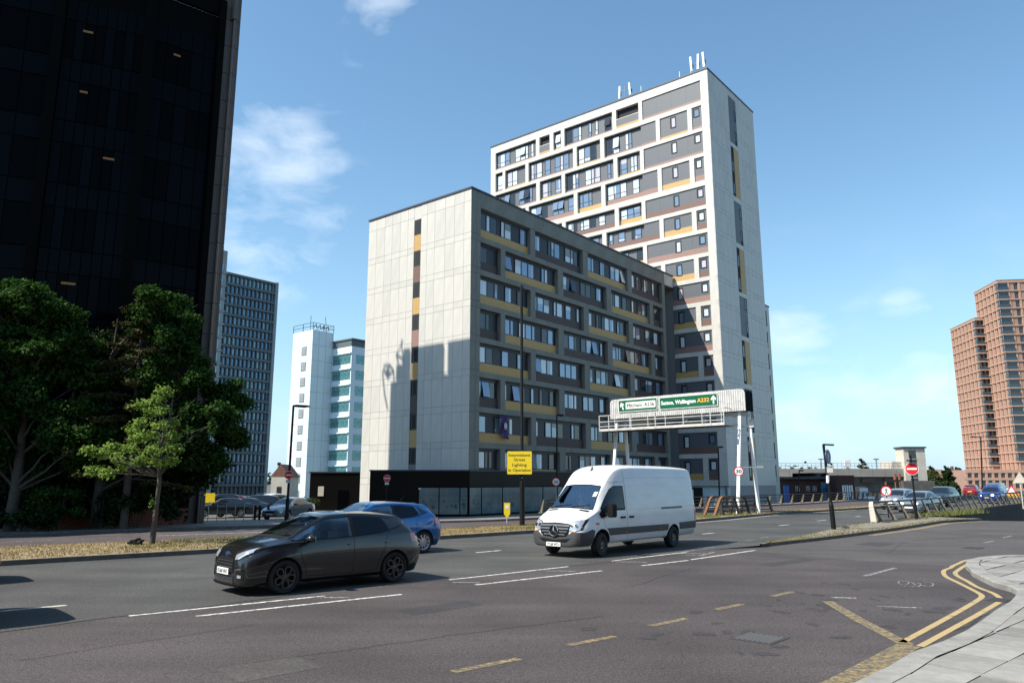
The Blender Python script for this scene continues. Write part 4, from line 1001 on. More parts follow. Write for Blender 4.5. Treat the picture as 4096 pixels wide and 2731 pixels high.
# parapet screen on the roof whose gaps print on the block opposite, and window-cleaning cradles
def roof_seg(P0, P1, gaps, z0, z1):
    t = P1 - P0; L_ = t.length; s = 0.
    for g0, g1 in gaps + [(L_, L_)]:
        a = P0 + t * (s / L_); b = P0 + t * (min(g0, L_) / L_); MB().beam((a.x, a.y, (z0 + z1) / 2), (b.x, b.y, (z0 + z1) / 2), .3, z1 - z0).build('parapet_screen', 'granite', off_t); s = g1
E2 = Q3 + back
ub = back.normalized()
roof_seg(Q3, Q3 + ub * 9.8, [(4.9, 5.4), (8.8, 9.1)], OZ - 2.3, OZ)
roof_seg(Q3 + ub * 9.8, Q3 + ub * 10.6, [], OZ - 2.3, OZ - 1.2)
def cradle(label, pts, r, box):
    t = thing('window_cradle', label, 'cradle', (*(Q3 + ub * pts[0][0][0]), OZ - 2.3), 0); o_ = Vector((*(Q3 + ub * pts[0][0][0]), OZ - 2.3)); mb = MB()
    for pl_ in pts: mb.tube([Vector((*(Q3 + ub * s_), z_)) - o_ for s_, z_ in pl_], r, 6)
    mb.build('jib', 'steel', t); c = Vector((*(Q3 + ub * box[0]), box[1])) - o_; MB().box(c.x - .2, c.x + .2, c.y - .2, c.y + .2, c.z - .15, c.z + .15).build('trolley', 'steel', t)
cradle('steel window cleaning jib standing on the rear edge of the black tower roof', [[(10.0, OZ - 2.3), (9.9, OZ - .6), (10.15, OZ + .6), (10.7, OZ - .2), (10.45, OZ - .9)], [(9.9, OZ - .6), (10.7, OZ - .2)], [(10.15, OZ + .6), (10.05, OZ + .95)]], .09, (10.2, OZ - 1.6))
cradle('steel window cleaning jib reaching out beyond the rear corner of the black tower roof', [[(10.9, OZ - 2.3), (11.0, OZ - 1.4), (11.5, OZ - .9), (12.1, OZ - .9), (12.3, OZ - 1.5), (12.0, OZ - 3.2), (11.6, OZ - 4.4)], [(11.0, OZ - 1.4), (11.7, OZ - 1.9), (12.2, OZ - 1.2)], [(11.5, OZ - .9), (11.7, OZ - 1.9)]], .09, (11.7, OZ - 1.6))

# ================================================================ distant buildings
def fbuild(name, label, cat, px, py, Y, zg, az=AZ):
    d = ray(px, py); X = d[0] / d[1] * Y
    t = thing(name, label, cat, (X, Y, zg), R(90 - az)); return t
# grey gridded tower behind the black one
Yg = 205.
gt = fbuild('grid_tower', 'slate grey tower of stacked window grids between the black tower and the pale blue block', 'office tower', 1060, 1923, Yg, -1.6)
# local +x = azimuth 39.3 (right, away); right-hand edge of the facade at origin
def local_len(px_left, px_right, P_world_Y, azd):
    """facade length between photo columns, right end at given depth"""
    d1 = ray(px_right, 1923.); B = Vector((d1[0] / d1[1] * P_world_Y, P_world_Y)); a = R(azd); t = Vector((math.sin(a), math.cos(a)))
    d = ray(px_left, 1923.); D_ = Vector((d[0], d[1])); s = (B.x * D_.y - B.y * D_.x) / (t.y * D_.x - t.x * D_.y); return -s
Lg = local_len(760, 1060, Yg, AZ)
ztop = DP(1135, 1137, Yg)[2]
MB().box(-Lg, 0, .5, 16, 0, ztop + 1.6).build('wall', 'gt_wall', gt)
FG = Facade(gt, -Lg, 0, 0)
nfl = 21; fh = (ztop + 1.6) / nfl; ncol = 17; cw = Lg / ncol
mb = MB()
for k in range(nfl + 1): mb.box(0, Lg, -.45, .5, k * fh - .38, k * fh + .22)
for c in range(ncol + 1): mb.box(c * cw - (.45 if c == ncol else .16), c * cw + .16, -.2, .5, 0, ztop + 1.6)
o = mb.build('facade_grid', 'gt_frame', gt, (-Lg, 0, 0))
MB().box(-.5, .35, -.5, 16, 0, ztop + 2.0).build('end_wall', 'gt_conc', gt)
g2 = random.Random(2)
for k in range(nfl):
    for c in range(ncol):
        if k < nfl - 1 and c * cw < Lg * .05: continue
        m_ = 'gt_paneb' if (k == nfl - 1 or g2.random() < .22) else 'gt_pane'
        w_ = cw - .42
        if k * ncol + c > 20: FG.put('window', boxmesh(w_, .06, fh - .95, m_, 'window'), c * cw + .21, k * fh + .45, .3)
# concrete flank nearer to the camera, taller
nw = fbuild('concrete_stair_tower', 'thin concrete strip of windows squeezed beside the brown stone corner pier', 'tower', 845, 1923, 175., -1.4)
zt2 = DP(915, 1005, 175.)[2] + 1.4
MB().box(-6, 0, 0, 9, 0, zt2).build('wall', 'gt_conc', nw)
FN = Facade(nw, -6, 0, 0)
for k in range(15):
    z = zt2 - 5.2 - k * 3.15
    FN.box('window', 3.6, 5.1, z, z + 2.0, -.12, -.02, 'gt_paneb'); FN.box('window', 1.2, 3.0, z, z + 2.0, -.12, -.02, 'gt_pane')
    FN.box('floor_band', .6, 6.2, z - .55, z - .2, -.35, 0, 'gt_conc')
# pale blue mid-rise
Yw = 150.
wt = fbuild('pale_blue_block', 'pale blue nine storey block with rooftop railings between the grey tower and the clad block', 'office block', 1222, 1923, Yw, -1.5)
zc = DP(1245, 1318, Yw)[2] + 1.5        # stair tower top
def left_len(px_left, px_corner, Y):
    d1 = ray(px_corner, 1923.); B = Vector((d1[0] / d1[1] * Y, Y)); a = R(AZ - 90); t = Vector((math.sin(a), math.cos(a)))
    d = ray(px_left, 1923.); D_ = Vector((d[0], d[1])); return (B.x * D_.y - B.y * D_.x) / (t.y * D_.x - t.x * D_.y)
Ls = left_len(1142, 1222, Yw)
Lr = 5.2
MB().box(0, Lr, 0, Ls, 0, zc).build('stair_tower', 'wt_wall', wt)
FS = Facade(wt, 0, Ls, -90)
for k in range(11):
    z = zc - 5.0 - k * 3.22
    if z > 0: FS.box('window', Ls * .50, Ls * .50 + 1.4, z, z + 1.6, -.07, -.01, 'gt_conc'); FS.box('window_frame', Ls * .50 - .1, Ls * .50 + 1.5, z - .1, z + 1.7, -.05, -.01, 'gt_frame')
mb = MB()
for k in range(12):
    z = zc - 3.1 - k * 3.22
    if z > 0: mb.box(-.012, 0, 0, Ls, z, z + .05); mb.box(0, Lr, -.012, 0, z, z + .05)
for x in (1.6, 3.3, 5): mb.box(x, x + .05, -.012, 0, 0, zc)
for y in (Ls * .25, Ls * .55, Ls * .8): mb.box(-.012, 0, y, y + .05, 0, zc)
mb.build('panel_joint', 'gt_conc', wt)
# main body set back to the left of the stair tower's right face
MB().box(Lr, Lr + 34, -6.2, Ls - 1, 2.2, zc - 3.4).build('wall', 'wt_wall', wt)
FM = Facade(wt, Lr, Ls - 1, -90); FM2 = Facade(wt, Lr, -6.2, 0)
for k in range(9):
    z = zc - 6.9 - k * 3.24
    if z < 2: continue
    for c in range(4):
        for hh, zz_ in ((1.35, 0), (.5, 1.4)): FM.box('window', Ls - 1 + .2 + c * 1.45, Ls - 1 + .2 + c * 1.45 + 1.38, z + zz_, z + zz_ + hh, -.06, .0, 'wt_pane')
    FM.box('floor_band', Ls - 1, Ls + 5.15, z + 2.05, z + 2.25, -.3, 0, 'wt_wall')
    for c in range(16):
        for hh, zz_ in ((1.35, 0), (.5, 1.4)): FM2.box('window', 1.2 + c * 2.0, 1.2 + c * 2.0 + 1.9, z + zz_, z + zz_ + hh, -.06, .0, 'wt_pane')
MB().box(Lr, Lr + 34, -6.0, Ls - 2, zc - 3.4, zc - 2.0).build('roof_plant_screen', 'gt_frame', wt)
MB().box(Lr - .2, Lr + 34, -6.4, Ls - 1, zc - 2.0, zc - 1.75).build('roof', 'gt_frame', wt)
mb = MB()
for x, y in ((0, 0), (Lr, 0), (Lr, Ls), (0, Ls), (Lr / 2, 0), (0, Ls / 2)): mb.tube([(x, y, zc), (x, y, zc + 1.5)], .06, 6)
for z in (.8, 1.5): mb.tube([(0, Ls, zc + z), (0, 0, zc + z), (Lr, 0, zc + z), (Lr, Ls, zc + z)], .05, 6)
mb.tube([(1.5, 3, zc), (1.5, 3, zc + 3.6)], .05, 6); mb.tube([(4.9, 2, zc), (4.4, 2, zc + 3.6)], .05, 6)
for q in range(4): mb.tube([(1.2 + q, 1.5, zc + .8), (1.6 + q, 1.2, zc + 1.6), (2.0 + q, 1.5, zc + .8)], .10, 6)
mb.build('roof_railing', 'black', wt)
# black single storey part at its foot
bk = thing('black_annexe', 'black annexe at the foot of the pale blue block, left of the clad block', 'annexe', (0, 0, 0))
a0 = Vector(G(1240, 2040, -.6)[:2]); Yb = 80.
A = Vector((ray(1240, 1923)[0] / ray(1240, 1923)[1] * Yb, Yb)); B = Vector((ray(1445, 1923)[0] / ray(1445, 1923)[1] * (Yb - 0), Yb))
zt3 = DP(1240, 1890, Yb)[2]
MB().prism([xyv(A), xyv(B), (B.x, Yb + 12), (A.x, Yb + 12)], -1.2, zt3).build('wall', 'plinth', bk)
MB().box(A.x - .1, B.x, Yb - .1, Yb + .3, zt3, zt3 + .12).build('coping', 'coping', bk)
MB().box(A.x + .9, A.x + 1.5, Yb - .06, Yb, .6, 1.6).build('sign_panel', 'cream', bk)
MB().box(A.x + 3.0, A.x + 4.1, Yb - .05, Yb, -1.0, 1.2).build('door', 'glassblackb', bk)

# terracotta towers on the right
Yr = 250.
def rtower(label, pxc, px_l, px_r, pytop, Y, lean_top_px, zg, nf, ncl, ncr, top_extra=0):
    """corner at photo column pxc; faces run azimuth 9 (left, away) and 99 (right)"""
    d = ray(lean_top_px, pytop); k_ = Y / d[1]; top = CAM_H + d[2] * k_; X = d[0] * k_
    t = thing('terracotta_tower', label, 'tower block', (X, Y, zg), R(90 - 99)); H_ = top - zg
    # left face runs along local +y (azimuth 9)
    a = R(9); tt = Vector((math.sin(a), math.cos(a))); D_ = Vector(ray(px_l[0], px_l[1])[:2])
    Ll = (X * D_.y - Y * D_.x) / (tt.y * D_.x - tt.x * D_.y); Lr_ = px_r
    MB().box(.45, Lr_, .45, Ll, 0, H_ - .6).build('core', 'terrab', t)
    FLt = Facade(t, 0, Ll, -90); FRt = Facade(t, 0, 0, 0); fh = 3.05; mb = MB(); gl = MB()
    def face(F, L_, nc, first):
        cwid = (L_ - first) / nc
        z = H_ - .9; 
        for k in range(nf + 1):
            zz_ = H_ - .9 - k * fh
            if zz_ < .3: break
            x0, y0 = F.xy(0, -.12); 
            T = Matrix.Translation((*F.xy(0, 0), 0)) @ Matrix.Rotation(F.r, 4, 'Z')
            mb.box(0, L_, -.15, .45, zz_, zz_ + (.9 if k == 0 else .42), 'terra', T)
        for c in range(nc + 1):
            aa = first * (1 if F is FLt and False else 0) + c * cwid
            T = Matrix.Translation((*F.xy(0, 0), 0)) @ Matrix.Rotation(F.r, 4, 'Z')
            mb.box(max(aa - .32, 0), min(aa + .32, L_), -.05, .45, 0, H_ - .9, 'terra', T)
        for k in range(nf):
            zz_ = H_ - .9 - (k + 1) * fh + .42
            for c in range(nc):
                aa = c * cwid; T = Matrix.Translation((*F.xy(0, 0), 0)) @ Matrix.Rotation(F.r, 4, 'Z')
                if zz_ < 0: continue
                mb.box(aa + .32, aa + cwid * .52, .12, .44, zz_, zz_ + fh - .42, 'terrab', T)
                gl.box(aa + cwid * .55, aa + cwid - .34, .36, .43, zz_ + .1, zz_ + fh - .52, 'rt_pane', T)
    face(FLt, Ll, ncl, 0); face(FRt, Lr_, ncr, 0)
    mb.build('facade_grid', None, t); gl.build('window', None, t, kind='stuff')
    # corner balconies
    bal = MB()
    for k in range(nf):
        zz_ = H_ - .9 - (k + 1) * fh + .42
        if zz_ < 7: continue
        bal.box(-.2, 3.2, -.2, 1.5, zz_, zz_ + 1.15, 'balcony'); bal.box(-.05, 3.1, -.05, 1.4, zz_ + 1.15, zz_ + fh - .42, 'farglass'); bal.box(-.3, 3.3, -.3, 1.6, zz_ - .4, zz_, 'terra')
    bal.build('corner_balcony', None, t, kind='stuff')
    mb = MB(); mb.box(-.25, Lr_ + .2, -.25, Ll + .2, H_ + .0, H_ + .15); mb.build('coping', 'terrab', t)
    return t, Ll
rt1, Ll1 = rtower('taller terracotta tower with dark glazed corner balconies at the right edge', 4010, (3985, 1923), 30, 1122, Yr, 3988, -1.0, 21, 6, 9)
rt2, Ll2 = rtower('lower terracotta tower with gridded windows left of the taller one', 3870, (3868, 1923), 22, 1272, Yr + 14, 3899, -1.0, 19, 7, 3)
# terracotta podium storeys
pdm = thing('terracotta_podium', 'three storey terracotta base with tall windows under the two towers', 'podium', (0, 0, 0))
A = Vector(DP(3862, 1923, Yr - 3)[:2]); B = Vector((A.x + 60, Yr - 12)); zt4 = DP(3862, 1880, Yr)[2]
t_ = (B - A).normalized(); n_ = Vector((-t_.y, t_.x)); MB().prism([xyv(A), xyv(B), xyv(B + n_ * 30), xyv(A + n_ * 30)], -1.0, zt4).build('wall', 'terrab', pdm)
FP = Facade(pdm, A.x, A.y, math.degrees(math.atan2(t_.y, t_.x))); mb = MB(); gl = MB(); T = Matrix.Translation((A.x, A.y, 0)) @ Matrix.Rotation(FP.r, 4, 'Z')
for z in (-1, 2.4, zt4 - .9): mb.box(0, 60, -.4, 0, z, z + .8, 'terra', T)
for c in range(31): mb.box(c * 2, c * 2 + .7, -.35, 0, -.2, zt4 - .9, 'terra', T); gl.box(c * 2 + .7, c * 2 + 2, -.05, -.01, 0, zt4 - 1, 'rt_pane', T)
mb.build('pillar', None, pdm, kind='stuff'); gl.build('window', None, pdm, kind='stuff')

# multi-storey car park: long pale parapet, grey wall and stair tower
Yp = 125.
cp = thing('car_park', 'long flat car park building with pale concrete parapet across the far right', 'car park', (0, 0, 0))
def col(px, Y): return ray(px, 1923.)[0] / ray(px, 1923.)[1] * Y
xL, xR = col(3060, Yp), col(3705, Yp)
z_top, z_par, z_mid = DP(3300, 1874, Yp)[2], DP(3300, 1906, Yp)[2], DP(3300, 1921, Yp)[2]
MB().box(xL, xR - 3, Yp, Yp + 40, -1.5, z_par).build('wall', 'concdark', cp)
n = 12
for i in range(n):
    w_ = (xR - 3 - xL) / n; MB().box(xL + i * w_ + .02, xL + (i + 1) * w_ - .02, Yp - .5, Yp, z_par, z_top).build('parapet_panel', 'carpark', cp)
MB().box(xL, xR - 3, Yp, Yp + 40, z_par, z_par + .4).build('deck', 'concdark', cp)
mb = MB(); 
for i in range(34): x = xL + i * (xR - 3 - xL) / 33; mb.tube([(x, Yp, z_top), (x, Yp, z_top + .9)], .03, 5)
for z in (.5, .9): mb.tube([(xL, Yp, z_top + z), (xR - 3, Yp, z_top + z)], .03, 5)
mb.build('railing', 'steel', cp)
for a, b in ((3447, 3498), (3535, 3585), (3160, 3215)): MB().box(col(a, Yp), col(b, Yp), Yp - .52, Yp - .1, z_par - .95, z_par - .25).build('vent_opening', 'void', cp)
xt0, xt1 = col(3612, Yp), col(3698, Yp); zt5 = DP(3650, 1793, Yp)[2]
st = thing('stair_tower', 'pale rectangular stair tower with dark window strip on the car park', 'stair tower', (xt0, Yp - 1, 0))
W_ = xt1 - xt0
MB().box(0, W_, 0, 2.6, 0, zt5).build('wall', 'cream', st); MB().box(-.2, W_ + .2, -.2, 2.8, zt5, zt5 + .25).build('coping', 'coping', st)
for q in range(5): MB().box(.8, 1.9, -.06, -.005, zt5 - 1.6 - q * 1.5, zt5 - .35 - q * 1.5).build('window', 'farglass', st)
MB().box(W_ * .55, W_ * .56, -.02, 0, 0, zt5).build('panel_joint', 'concdark', st)
MB().box(-1.6, 0, 1, 5, z_par, DP(3600, 1845, Yp)[2]).build('lift_box', 'cream', st)
MB().box(xt0 - 1, col(3712, Yp), Yp - 2, Yp - 1.2, -1.5, DP(3650, 1922, Yp)[2]).build('wall', 'concdark', cp)
for px in (3290, 3395, 3512): 
    x = col(px, Yp + 8); t = thing('deck_lamp', {3290: 'left lamp column standing on the car park roof', 3395: 'white aerial cluster on a mast above the car park roof', 3512: 'right lamp column standing on the car park roof'}[px], 'lamp post' if px != 3395 else 'aerial', (x, Yp + 8, z_top), 0)
    zt_ = DP(px, 1838 if px != 3395 else 1846, Yp + 8)[2] - z_top
    MB().tube([(0, 0, -2), (0, 0, zt_)], .10, 6).build('mast', 'steel', t)
    if px == 3395:
        for q in range(6): MB().box(-.5 + q * .18, -.36 + q * .18, -.1, .1, zt_ - .9, zt_ + .3).build('panel_antenna', 'white', t)
        t.name = 'aerial_mast'
    else: MB().box(-.45, .45, -.1, .1, zt_, zt_ + .2).build('lamp_head', 'steel', t)
# dark brick single storey building with boards
Yk = 92.
bb = thing('brick_building', 'dark brick single storey building with pale shop boards beyond the flyover railing', 'building', (0, 0, 0))
x0, x1, x2, x3 = col(3140, Yk), col(3330, Yk), col(3345, Yk - 3), col(3418, Yk - 3)
za, zb_ = DP(3200, 1915, Yk)[2], DP(3380, 1900, Yk - 3)[2]
MB().box(x0, x1 + 1.2, Yk, Yk + 10, -1.3, za).build('wall', 'brick', bb)
MB().box(x0 - .2, x1 + .4, Yk - .6, Yk + 10, za, za + .2).build('roof', 'concdark', bb)
MB().add([(x, y, z) for y in (Yk + 1, Yk + 7) for x, z in ((x0 + 3.5, za + .21), (x1 - .2, za + .21), (x1 - 2.2, za + .75), (x0 + 5.5, za + .75))], [(0, 1, 2, 3), (7, 6, 5, 4), (1, 5, 6, 2), (2, 6, 7, 3), (3, 7, 4, 0)]).build('roof_ridge', 'concdark', bb)
MB().box(x2, x3, Yk - 3, Yk + 8, -1.3, zb_).build('wall', 'brick', bb)
xa, xb = col(3282, Yk), col(3316, Yk)
MB().box(xa, xb, Yk - .12, Yk - .02, -1.2, DP(3300, 1927, Yk)[2]).build('sign_board', 'teal', bb)
MB().box(xa + .1, xb - .1, Yk - .16, Yk - .12, DP(3300, 1963, Yk)[2], DP(3300, 1948, Yk)[2]).build('sign_band', 'blue', bb)
me = text_mesh('FREE', 'letterdark', .34, (xb - xa) * .75); obj('sign_lettering', me, bb, (xa + .12, Yk - .17, DP(3300, 1975, Yk)[2]))
for px in (3180, 3222, 3248): 
    w0 = MB().box(col(px, Yk), col(px + 14, Yk), Yk - .06, Yk - .01, DP(px, 1963, Yk)[2], DP(px, 1944, Yk)[2]).build('window', 'farglass', bb)
    fr_ = MB(); xw, xv, zw, zv = col(px, Yk), col(px + 14, Yk), DP(px, 1963, Yk)[2], DP(px, 1944, Yk)[2]
    for q in (xw, (xw + xv) / 2, xv): fr_.box(q - .02, q + .02, Yk - .09, Yk - .06, zw, zv)
    for q in (zw, (zw + zv) / 2, zv): fr_.box(xw, xv, Yk - .095, Yk - .06, q - .02, q + .02)
    fr_.build('window_frame', 'whitedirty', w0)
for q in range(5): x = col(3366 + q * 9, Yk - 3); MB().box(x, x + .16, Yk - 3.08, Yk - 3, -.6, DP(3380, 1940, Yk - 3)[2]).build('window_bar', 'white', bb)
MB().box(col(3134, Yk - 1), col(3155, Yk - 1), Yk - 1, Yk - .8, -1.1, DP(3140, 1940, Yk)[2]).build('blue_board', 'blue', bb)
sg = thing('white_board', 'white framed board with two squares in front of the grey car park wall', 'sign', (col(3435, 95), 95, -.6))
MB().box(0, col(3468, 95) - col(3435, 95), -.05, .05, .2, 1.9).build('board', 'white', sg)
for q in (.2, .7): MB().box(q, q + .3, -.07, -.05, .9, 1.3).build('square', 'pave', sg)
for i, (a, b) in enumerate(((3432, 3462), (3466, 3492))): setp(MB().box(col(a, 88), col(b, 88), 88, 88.4, -.6, DP(a, 1985, 88)[2]).build('concrete_barrier', 'white', None), ['white concrete barrier block, left of the pair behind the railing', 'white concrete barrier block, right of the pair behind the railing'][i], 'barrier', 'white barrier blocks')
bf = thing('flue_pipes', 'rusty orange flue pipes on a frame by the grey car park wall', 'pipes', (col(3590, 118), 118, 0)); zf_ = DP(3590, 1905, 118)[2]
for q in (-.35, .35): MB().tube([(q, 0, -1), (q, 0, zf_ - .8)], .12, 8).build('pipe', 'rust', bf); MB().tube([(q, 0, zf_ - .5), (q, 0, zf_ + .4)], .22, 10).build('cowl', mat('flueorange', (.24, .08, .05), .7), bf)
# far houses and roofs
for i, (p0_, p1_, ytop, yeave, Y, lb) in enumerate(((3715, 3790, 1877, 1893, 330, 'far white house with a red tiled roof left of the large tree'), (3815, 3862, 1877, 1892, 320, 'far white house with a red tiled roof beside the terracotta tower'))):
    h = thing('house', lb, 'house', (col(p0_, Y), Y, -1)); w_ = col(p1_, Y) - col(p0_, Y); ze = DP(p0_, yeave, Y)[2] + 1; zr_ = DP(p0_, ytop, Y)[2] + 1
    MB().box(0, w_, 0, 9, 0, ze).build('wall', 'cream', h)
    MB().prism([(-.5, ze), (9.5, ze), (4.5, zr_)], -.5, w_ + .5, T=Matrix(((0, 0, 1, 0), (1, 0, 0, 0), (0, 1, 0, 0), (0, 0, 0, 1)))).build('roof', 'tileroof', h)
    for q in range(3): MB().box(w_ * (q + .3) / 3.2, w_ * (q + .3) / 3.2 + 1.2, -.05, 0, ze - 2.0, ze - .7).build('window', 'farglass', h)
    MB().box(w_ * .4, w_ * .4 + .9, 4, 5, zr_ - .4, zr_ + 1.4).build('chimney', 'tileroof', h)
h = thing('house', 'small gabled white house at the foot of the grey gridded tower', 'house', (col(1085, 130), 130, -1.4))
MB().box(0, 3.0, 0, 6, 0, 4.2).build('wall', 'cream', h); MB().prism([(-.3, 4.2), (3.3, 4.2), (1.5, 6.4)], 0, 6, T=Matrix.Rotation(R(90), 4, 'X') @ Matrix.Translation((0, 0, -6))).build('roof', 'tileroof', h)
MB().box(1.0, 1.8, -.05, 0, 1.2, 2.6).build('window', 'farglass', h)
# the brick offices on the camera's side of the road: outside the frame, mirrored in windows and car doors
so = thing('brick_offices', 'long brown brick offices beside the near lanes, mirrored in windows and car doors', 'office block', UV(-70, -14, 0), RZ)
MB().box(0, 92, -14, 0, 0, 24).build('wall', 'brick', so)
mb = MB()
for k in range(6):
    for c in range(22): mb.box(1.2 + c * 4.1, 3.9 + c * 4.1, 0, .05, 1.2 + k * 3.8, 3.3 + k * 3.8, 'farglass')
mb.build('window', None, so, kind='stuff')
MB().box(-.2, 92.2, -14.2, .25, 24, 24.4).build('coping', 'concdark', so)

# ================================================================ vegetation
def leaves(name, m, parent, clumps, n, size, seed, droop=.0, shell=.55, kind=None, label=None):
    """leaf-sized quads spread through a set of ellipsoid clumps (x,y,z,rx,ry,rz)"""
    rg = np.random.default_rng(seed); c = np.array(clumps, float); vol = c[:, 3] * c[:, 4] * c[:, 5]; pr_ = vol ** .8; pr_ /= pr_.sum()
    idx = rg.choice(len(c), n, p=pr_); d = rg.normal(size=(n, 3)); d /= np.linalg.norm(d, axis=1)[:, None]
    rad = (shell + (1 - shell) * rg.random(n)) * (1 + .16 * rg.normal(size=n)); cc = c[idx]
    pos = cc[:, :3] + d * cc[:, 3:6] * rad[:, None]
    # twig-level grouping
    k = max(n // 7, 1); anchors = pos[rg.choice(n, k)]; ai = rg.integers(0, k, n); pull = rg.random(n)[:, None] * .75
    near = np.linalg.norm(anchors[ai] - pos, axis=1) < c[:, 3:6].mean() * .9
    pos = np.where(near[:, None], pos * (1 - pull * .6) + anchors[ai] * pull * .6, pos)
    nrm = d * .35 + rg.normal(size=(n, 3)) * .6 + np.array([0, 0, .65]); nrm /= np.linalg.norm(nrm, axis=1)[:, None]
    a = np.cross(nrm, rg.normal(size=(n, 3))); a /= np.linalg.norm(a, axis=1)[:, None]; b = np.cross(nrm, a)
    s = size * (.6 + .8 * rg.random(n))[:, None]
    q = np.stack([pos - a * s, pos - b * s * .55 + nrm * s * .12, pos + a * s, pos + b * s * .55 + nrm * s * .12], 1).reshape(-1, 3)
    me = bpy.data.meshes.new(name); me.vertices.add(4 * n); me.vertices.foreach_set('co', q.ravel())
    me.loops.add(4 * n); me.loops.foreach_set('vertex_index', np.arange(4 * n)); me.polygons.add(n)
    me.polygons.foreach_set('loop_start', np.arange(n) * 4); me.polygons.foreach_set('loop_total', np.full(n, 4)); me.update(calc_edges=True); me.validate()
    me.materials.append(M[m]); return obj(name, me, parent, kind=kind, label=label)
def limb_pts(p, q, r, n=5, bend=.12):
    p = Vector(p); q = Vector(q); L_ = (q - p).length; o = [p.lerp(q, i / (n - 1)) + Vector((r.uniform(-1, 1), r.uniform(-1, 1), r.uniform(-.5, .8))) * bend * L_ * .25 * math.sin(math.pi * i / (n - 1)) for i in range(n)]; return o
def tree(name, label, x, y, zg, h, rx, trunk_r, seed, nleaf, lsize, m, crown_lo=.2, shape='round', nclump=26, group=None, lean=0, cat='tree'):
    r = random.Random(seed); t = thing(name, label, cat, (x, y, zg), 0, group); cl = []; mb = MB()
    mb.tube([(0, 0, -.1), (lean * .2, 0, h * .15), (lean * .5, .05, h * .45), (lean, 0, h * .9)], [trunk_r * 1.25, trunk_r, trunk_r * .7, trunk_r * .15], 10, 'bark')
    for i in range(nclump):
        f = (i + .5) / nclump; z = h * (crown_lo + (1 - crown_lo) * f)
        if shape == 'round': w = rx * math.sin(math.pi * min(.97, .14 + f * .80)) ** .75
        elif shape == 'cone': w = rx * (1 - f) ** .8 + .15
        elif shape == 'narrowtop': w = rx * (1.0 if f < .45 else max(.2, 1 - (f - .45) * 1.35))
        a = i * 2.4 + r.uniform(-.4, .4); rr = w * r.uniform(.35, .72); cs = max(w * r.uniform(.32, .5), .35)
        cx_, cy_ = lean * f + rr * math.cos(a), rr * math.sin(a); cl.append((cx_, cy_, z - cs * .4, cs, cs, cs * r.uniform(.6, .85)))
        if i % 2 == 0: mb.tube(limb_pts((lean * f * .6, 0, z * .72), (cx_, cy_, z), r), [trunk_r * .4 * (1 - f * .6), trunk_r * .3 * (1 - f * .6), trunk_r * .2, trunk_r * .14, trunk_r * .05], 6, 'bark')
        if i % 3 == 0:
            a2 = a + 1.2; cl.append((lean * f + w * .25 * math.cos(a2), w * .25 * math.sin(a2), z, cs, cs, cs * .8))
    mb.build('trunk', None, t, smooth=True)
    leaves('crown', m, t, cl, nleaf, lsize, seed)
    return t
def at(px, py, z): return G(px, py, z)[:2]
# street trees in front of the black tower
def crown_at(px, Y): return col(px, Y)
def px_tree(name, label, base_px, Y, zg, pts, rad, nleaf, m, seed, top_m=None):
    r = random.Random(seed); X = col(base_px, Y); t = thing(name, label, 'tree', (X, Y, zg)); mb = MB(); zt = max(DP(x * 1.7415, y * 1.7415, Y)[2] for x, y in pts) - zg
    mb.tube([(0, 0, -.1), (.1, 0, zt * .2), (.0, .1, zt * .5), (.15, 0, zt * .92)], [.30, .24, .16, .03], 10, 'bark'); cl = []
    for x, y in pts:
        dy = r.uniform(-1.5, 1.3); P = Vector(DP(x * 1.7415, y * 1.7415, Y + dy)) - Vector((X, Y, zg))
        for q in range(5):
            s = rad * r.uniform(.42, .8); o_ = Vector((r.uniform(-1, 1), r.uniform(-1, 1), r.uniform(-.8, .8))) * rad * .6; cl.append((P.x + o_.x, P.y + o_.y, P.z + o_.z, s, s, s * r.uniform(.55, .8)))
        z0 = max(1.8, P.z - 1.2 - abs(P.x) * .5); mb.tube(limb_pts((0, 0, min(z0, zt * .85)), P, r, 6, .15), [.09, .07, .05, .035, .02, .008], 6, 'bark')
    mb.build('trunk', None, t, smooth=True); leaves('crown', m, t, cl, nleaf, .105, seed, shell=.3)
    return t
px_tree('maple_tree', 'tall leafy tree at the left edge with sunlit top in front of the black tower', 60, 37, -.2, [(-30, 700), (15, 700), (60, 678), (100, 690), (135, 725), (30, 750), (85, 745), (150, 775), (185, 800), (20, 815), (80, 825), (150, 850), (215, 860), (-30, 780), (-40, 880), (40, 900), (110, 920), (180, 935), (60, 985), (150, 1000), (0, 970), (20, 1050), (100, 1065), (185, 1060), (-30, 1040), (110, 790), (200, 1010), (60, 870)], 1.1, 62000, 'leaf', 31)
px_tree('maple_tree', 'leafy street tree with a narrow sunlit top standing right of the dark conifer', 395, 39, -.2, [(365, 692), (345, 725), (400, 708), (335, 770), (380, 760), (425, 748), (340, 820), (395, 815), (445, 815), (345, 875), (405, 880), (465, 870), (505, 915), (340, 935), (400, 950), (460, 950), (520, 960), (375, 1005), (445, 1010), (500, 1015), (420, 1055), (350, 1055), (300, 880), (300, 960), (530, 905), (535, 1000), (480, 1050), (320, 1010)], 1.0, 60000, 'leaf', 32)
px_tree('shade_tree', 'dark shaded tree filling the gap behind the young tree, left of the conifer', 250, 40.5, -.25, [(225, 870), (275, 890), (225, 940), (290, 955), (250, 1015), (310, 1035), (210, 1085), (280, 1105), (335, 1120), (130, 1110), (60, 1115), (400, 1110), (450, 1075), (0, 1120), (170, 1140), (240, 1150), (200, 800), (250, 800), (120, 1050), (360, 1150), (90, 1160)], 1.25, 38000, 'leafdark', 33)
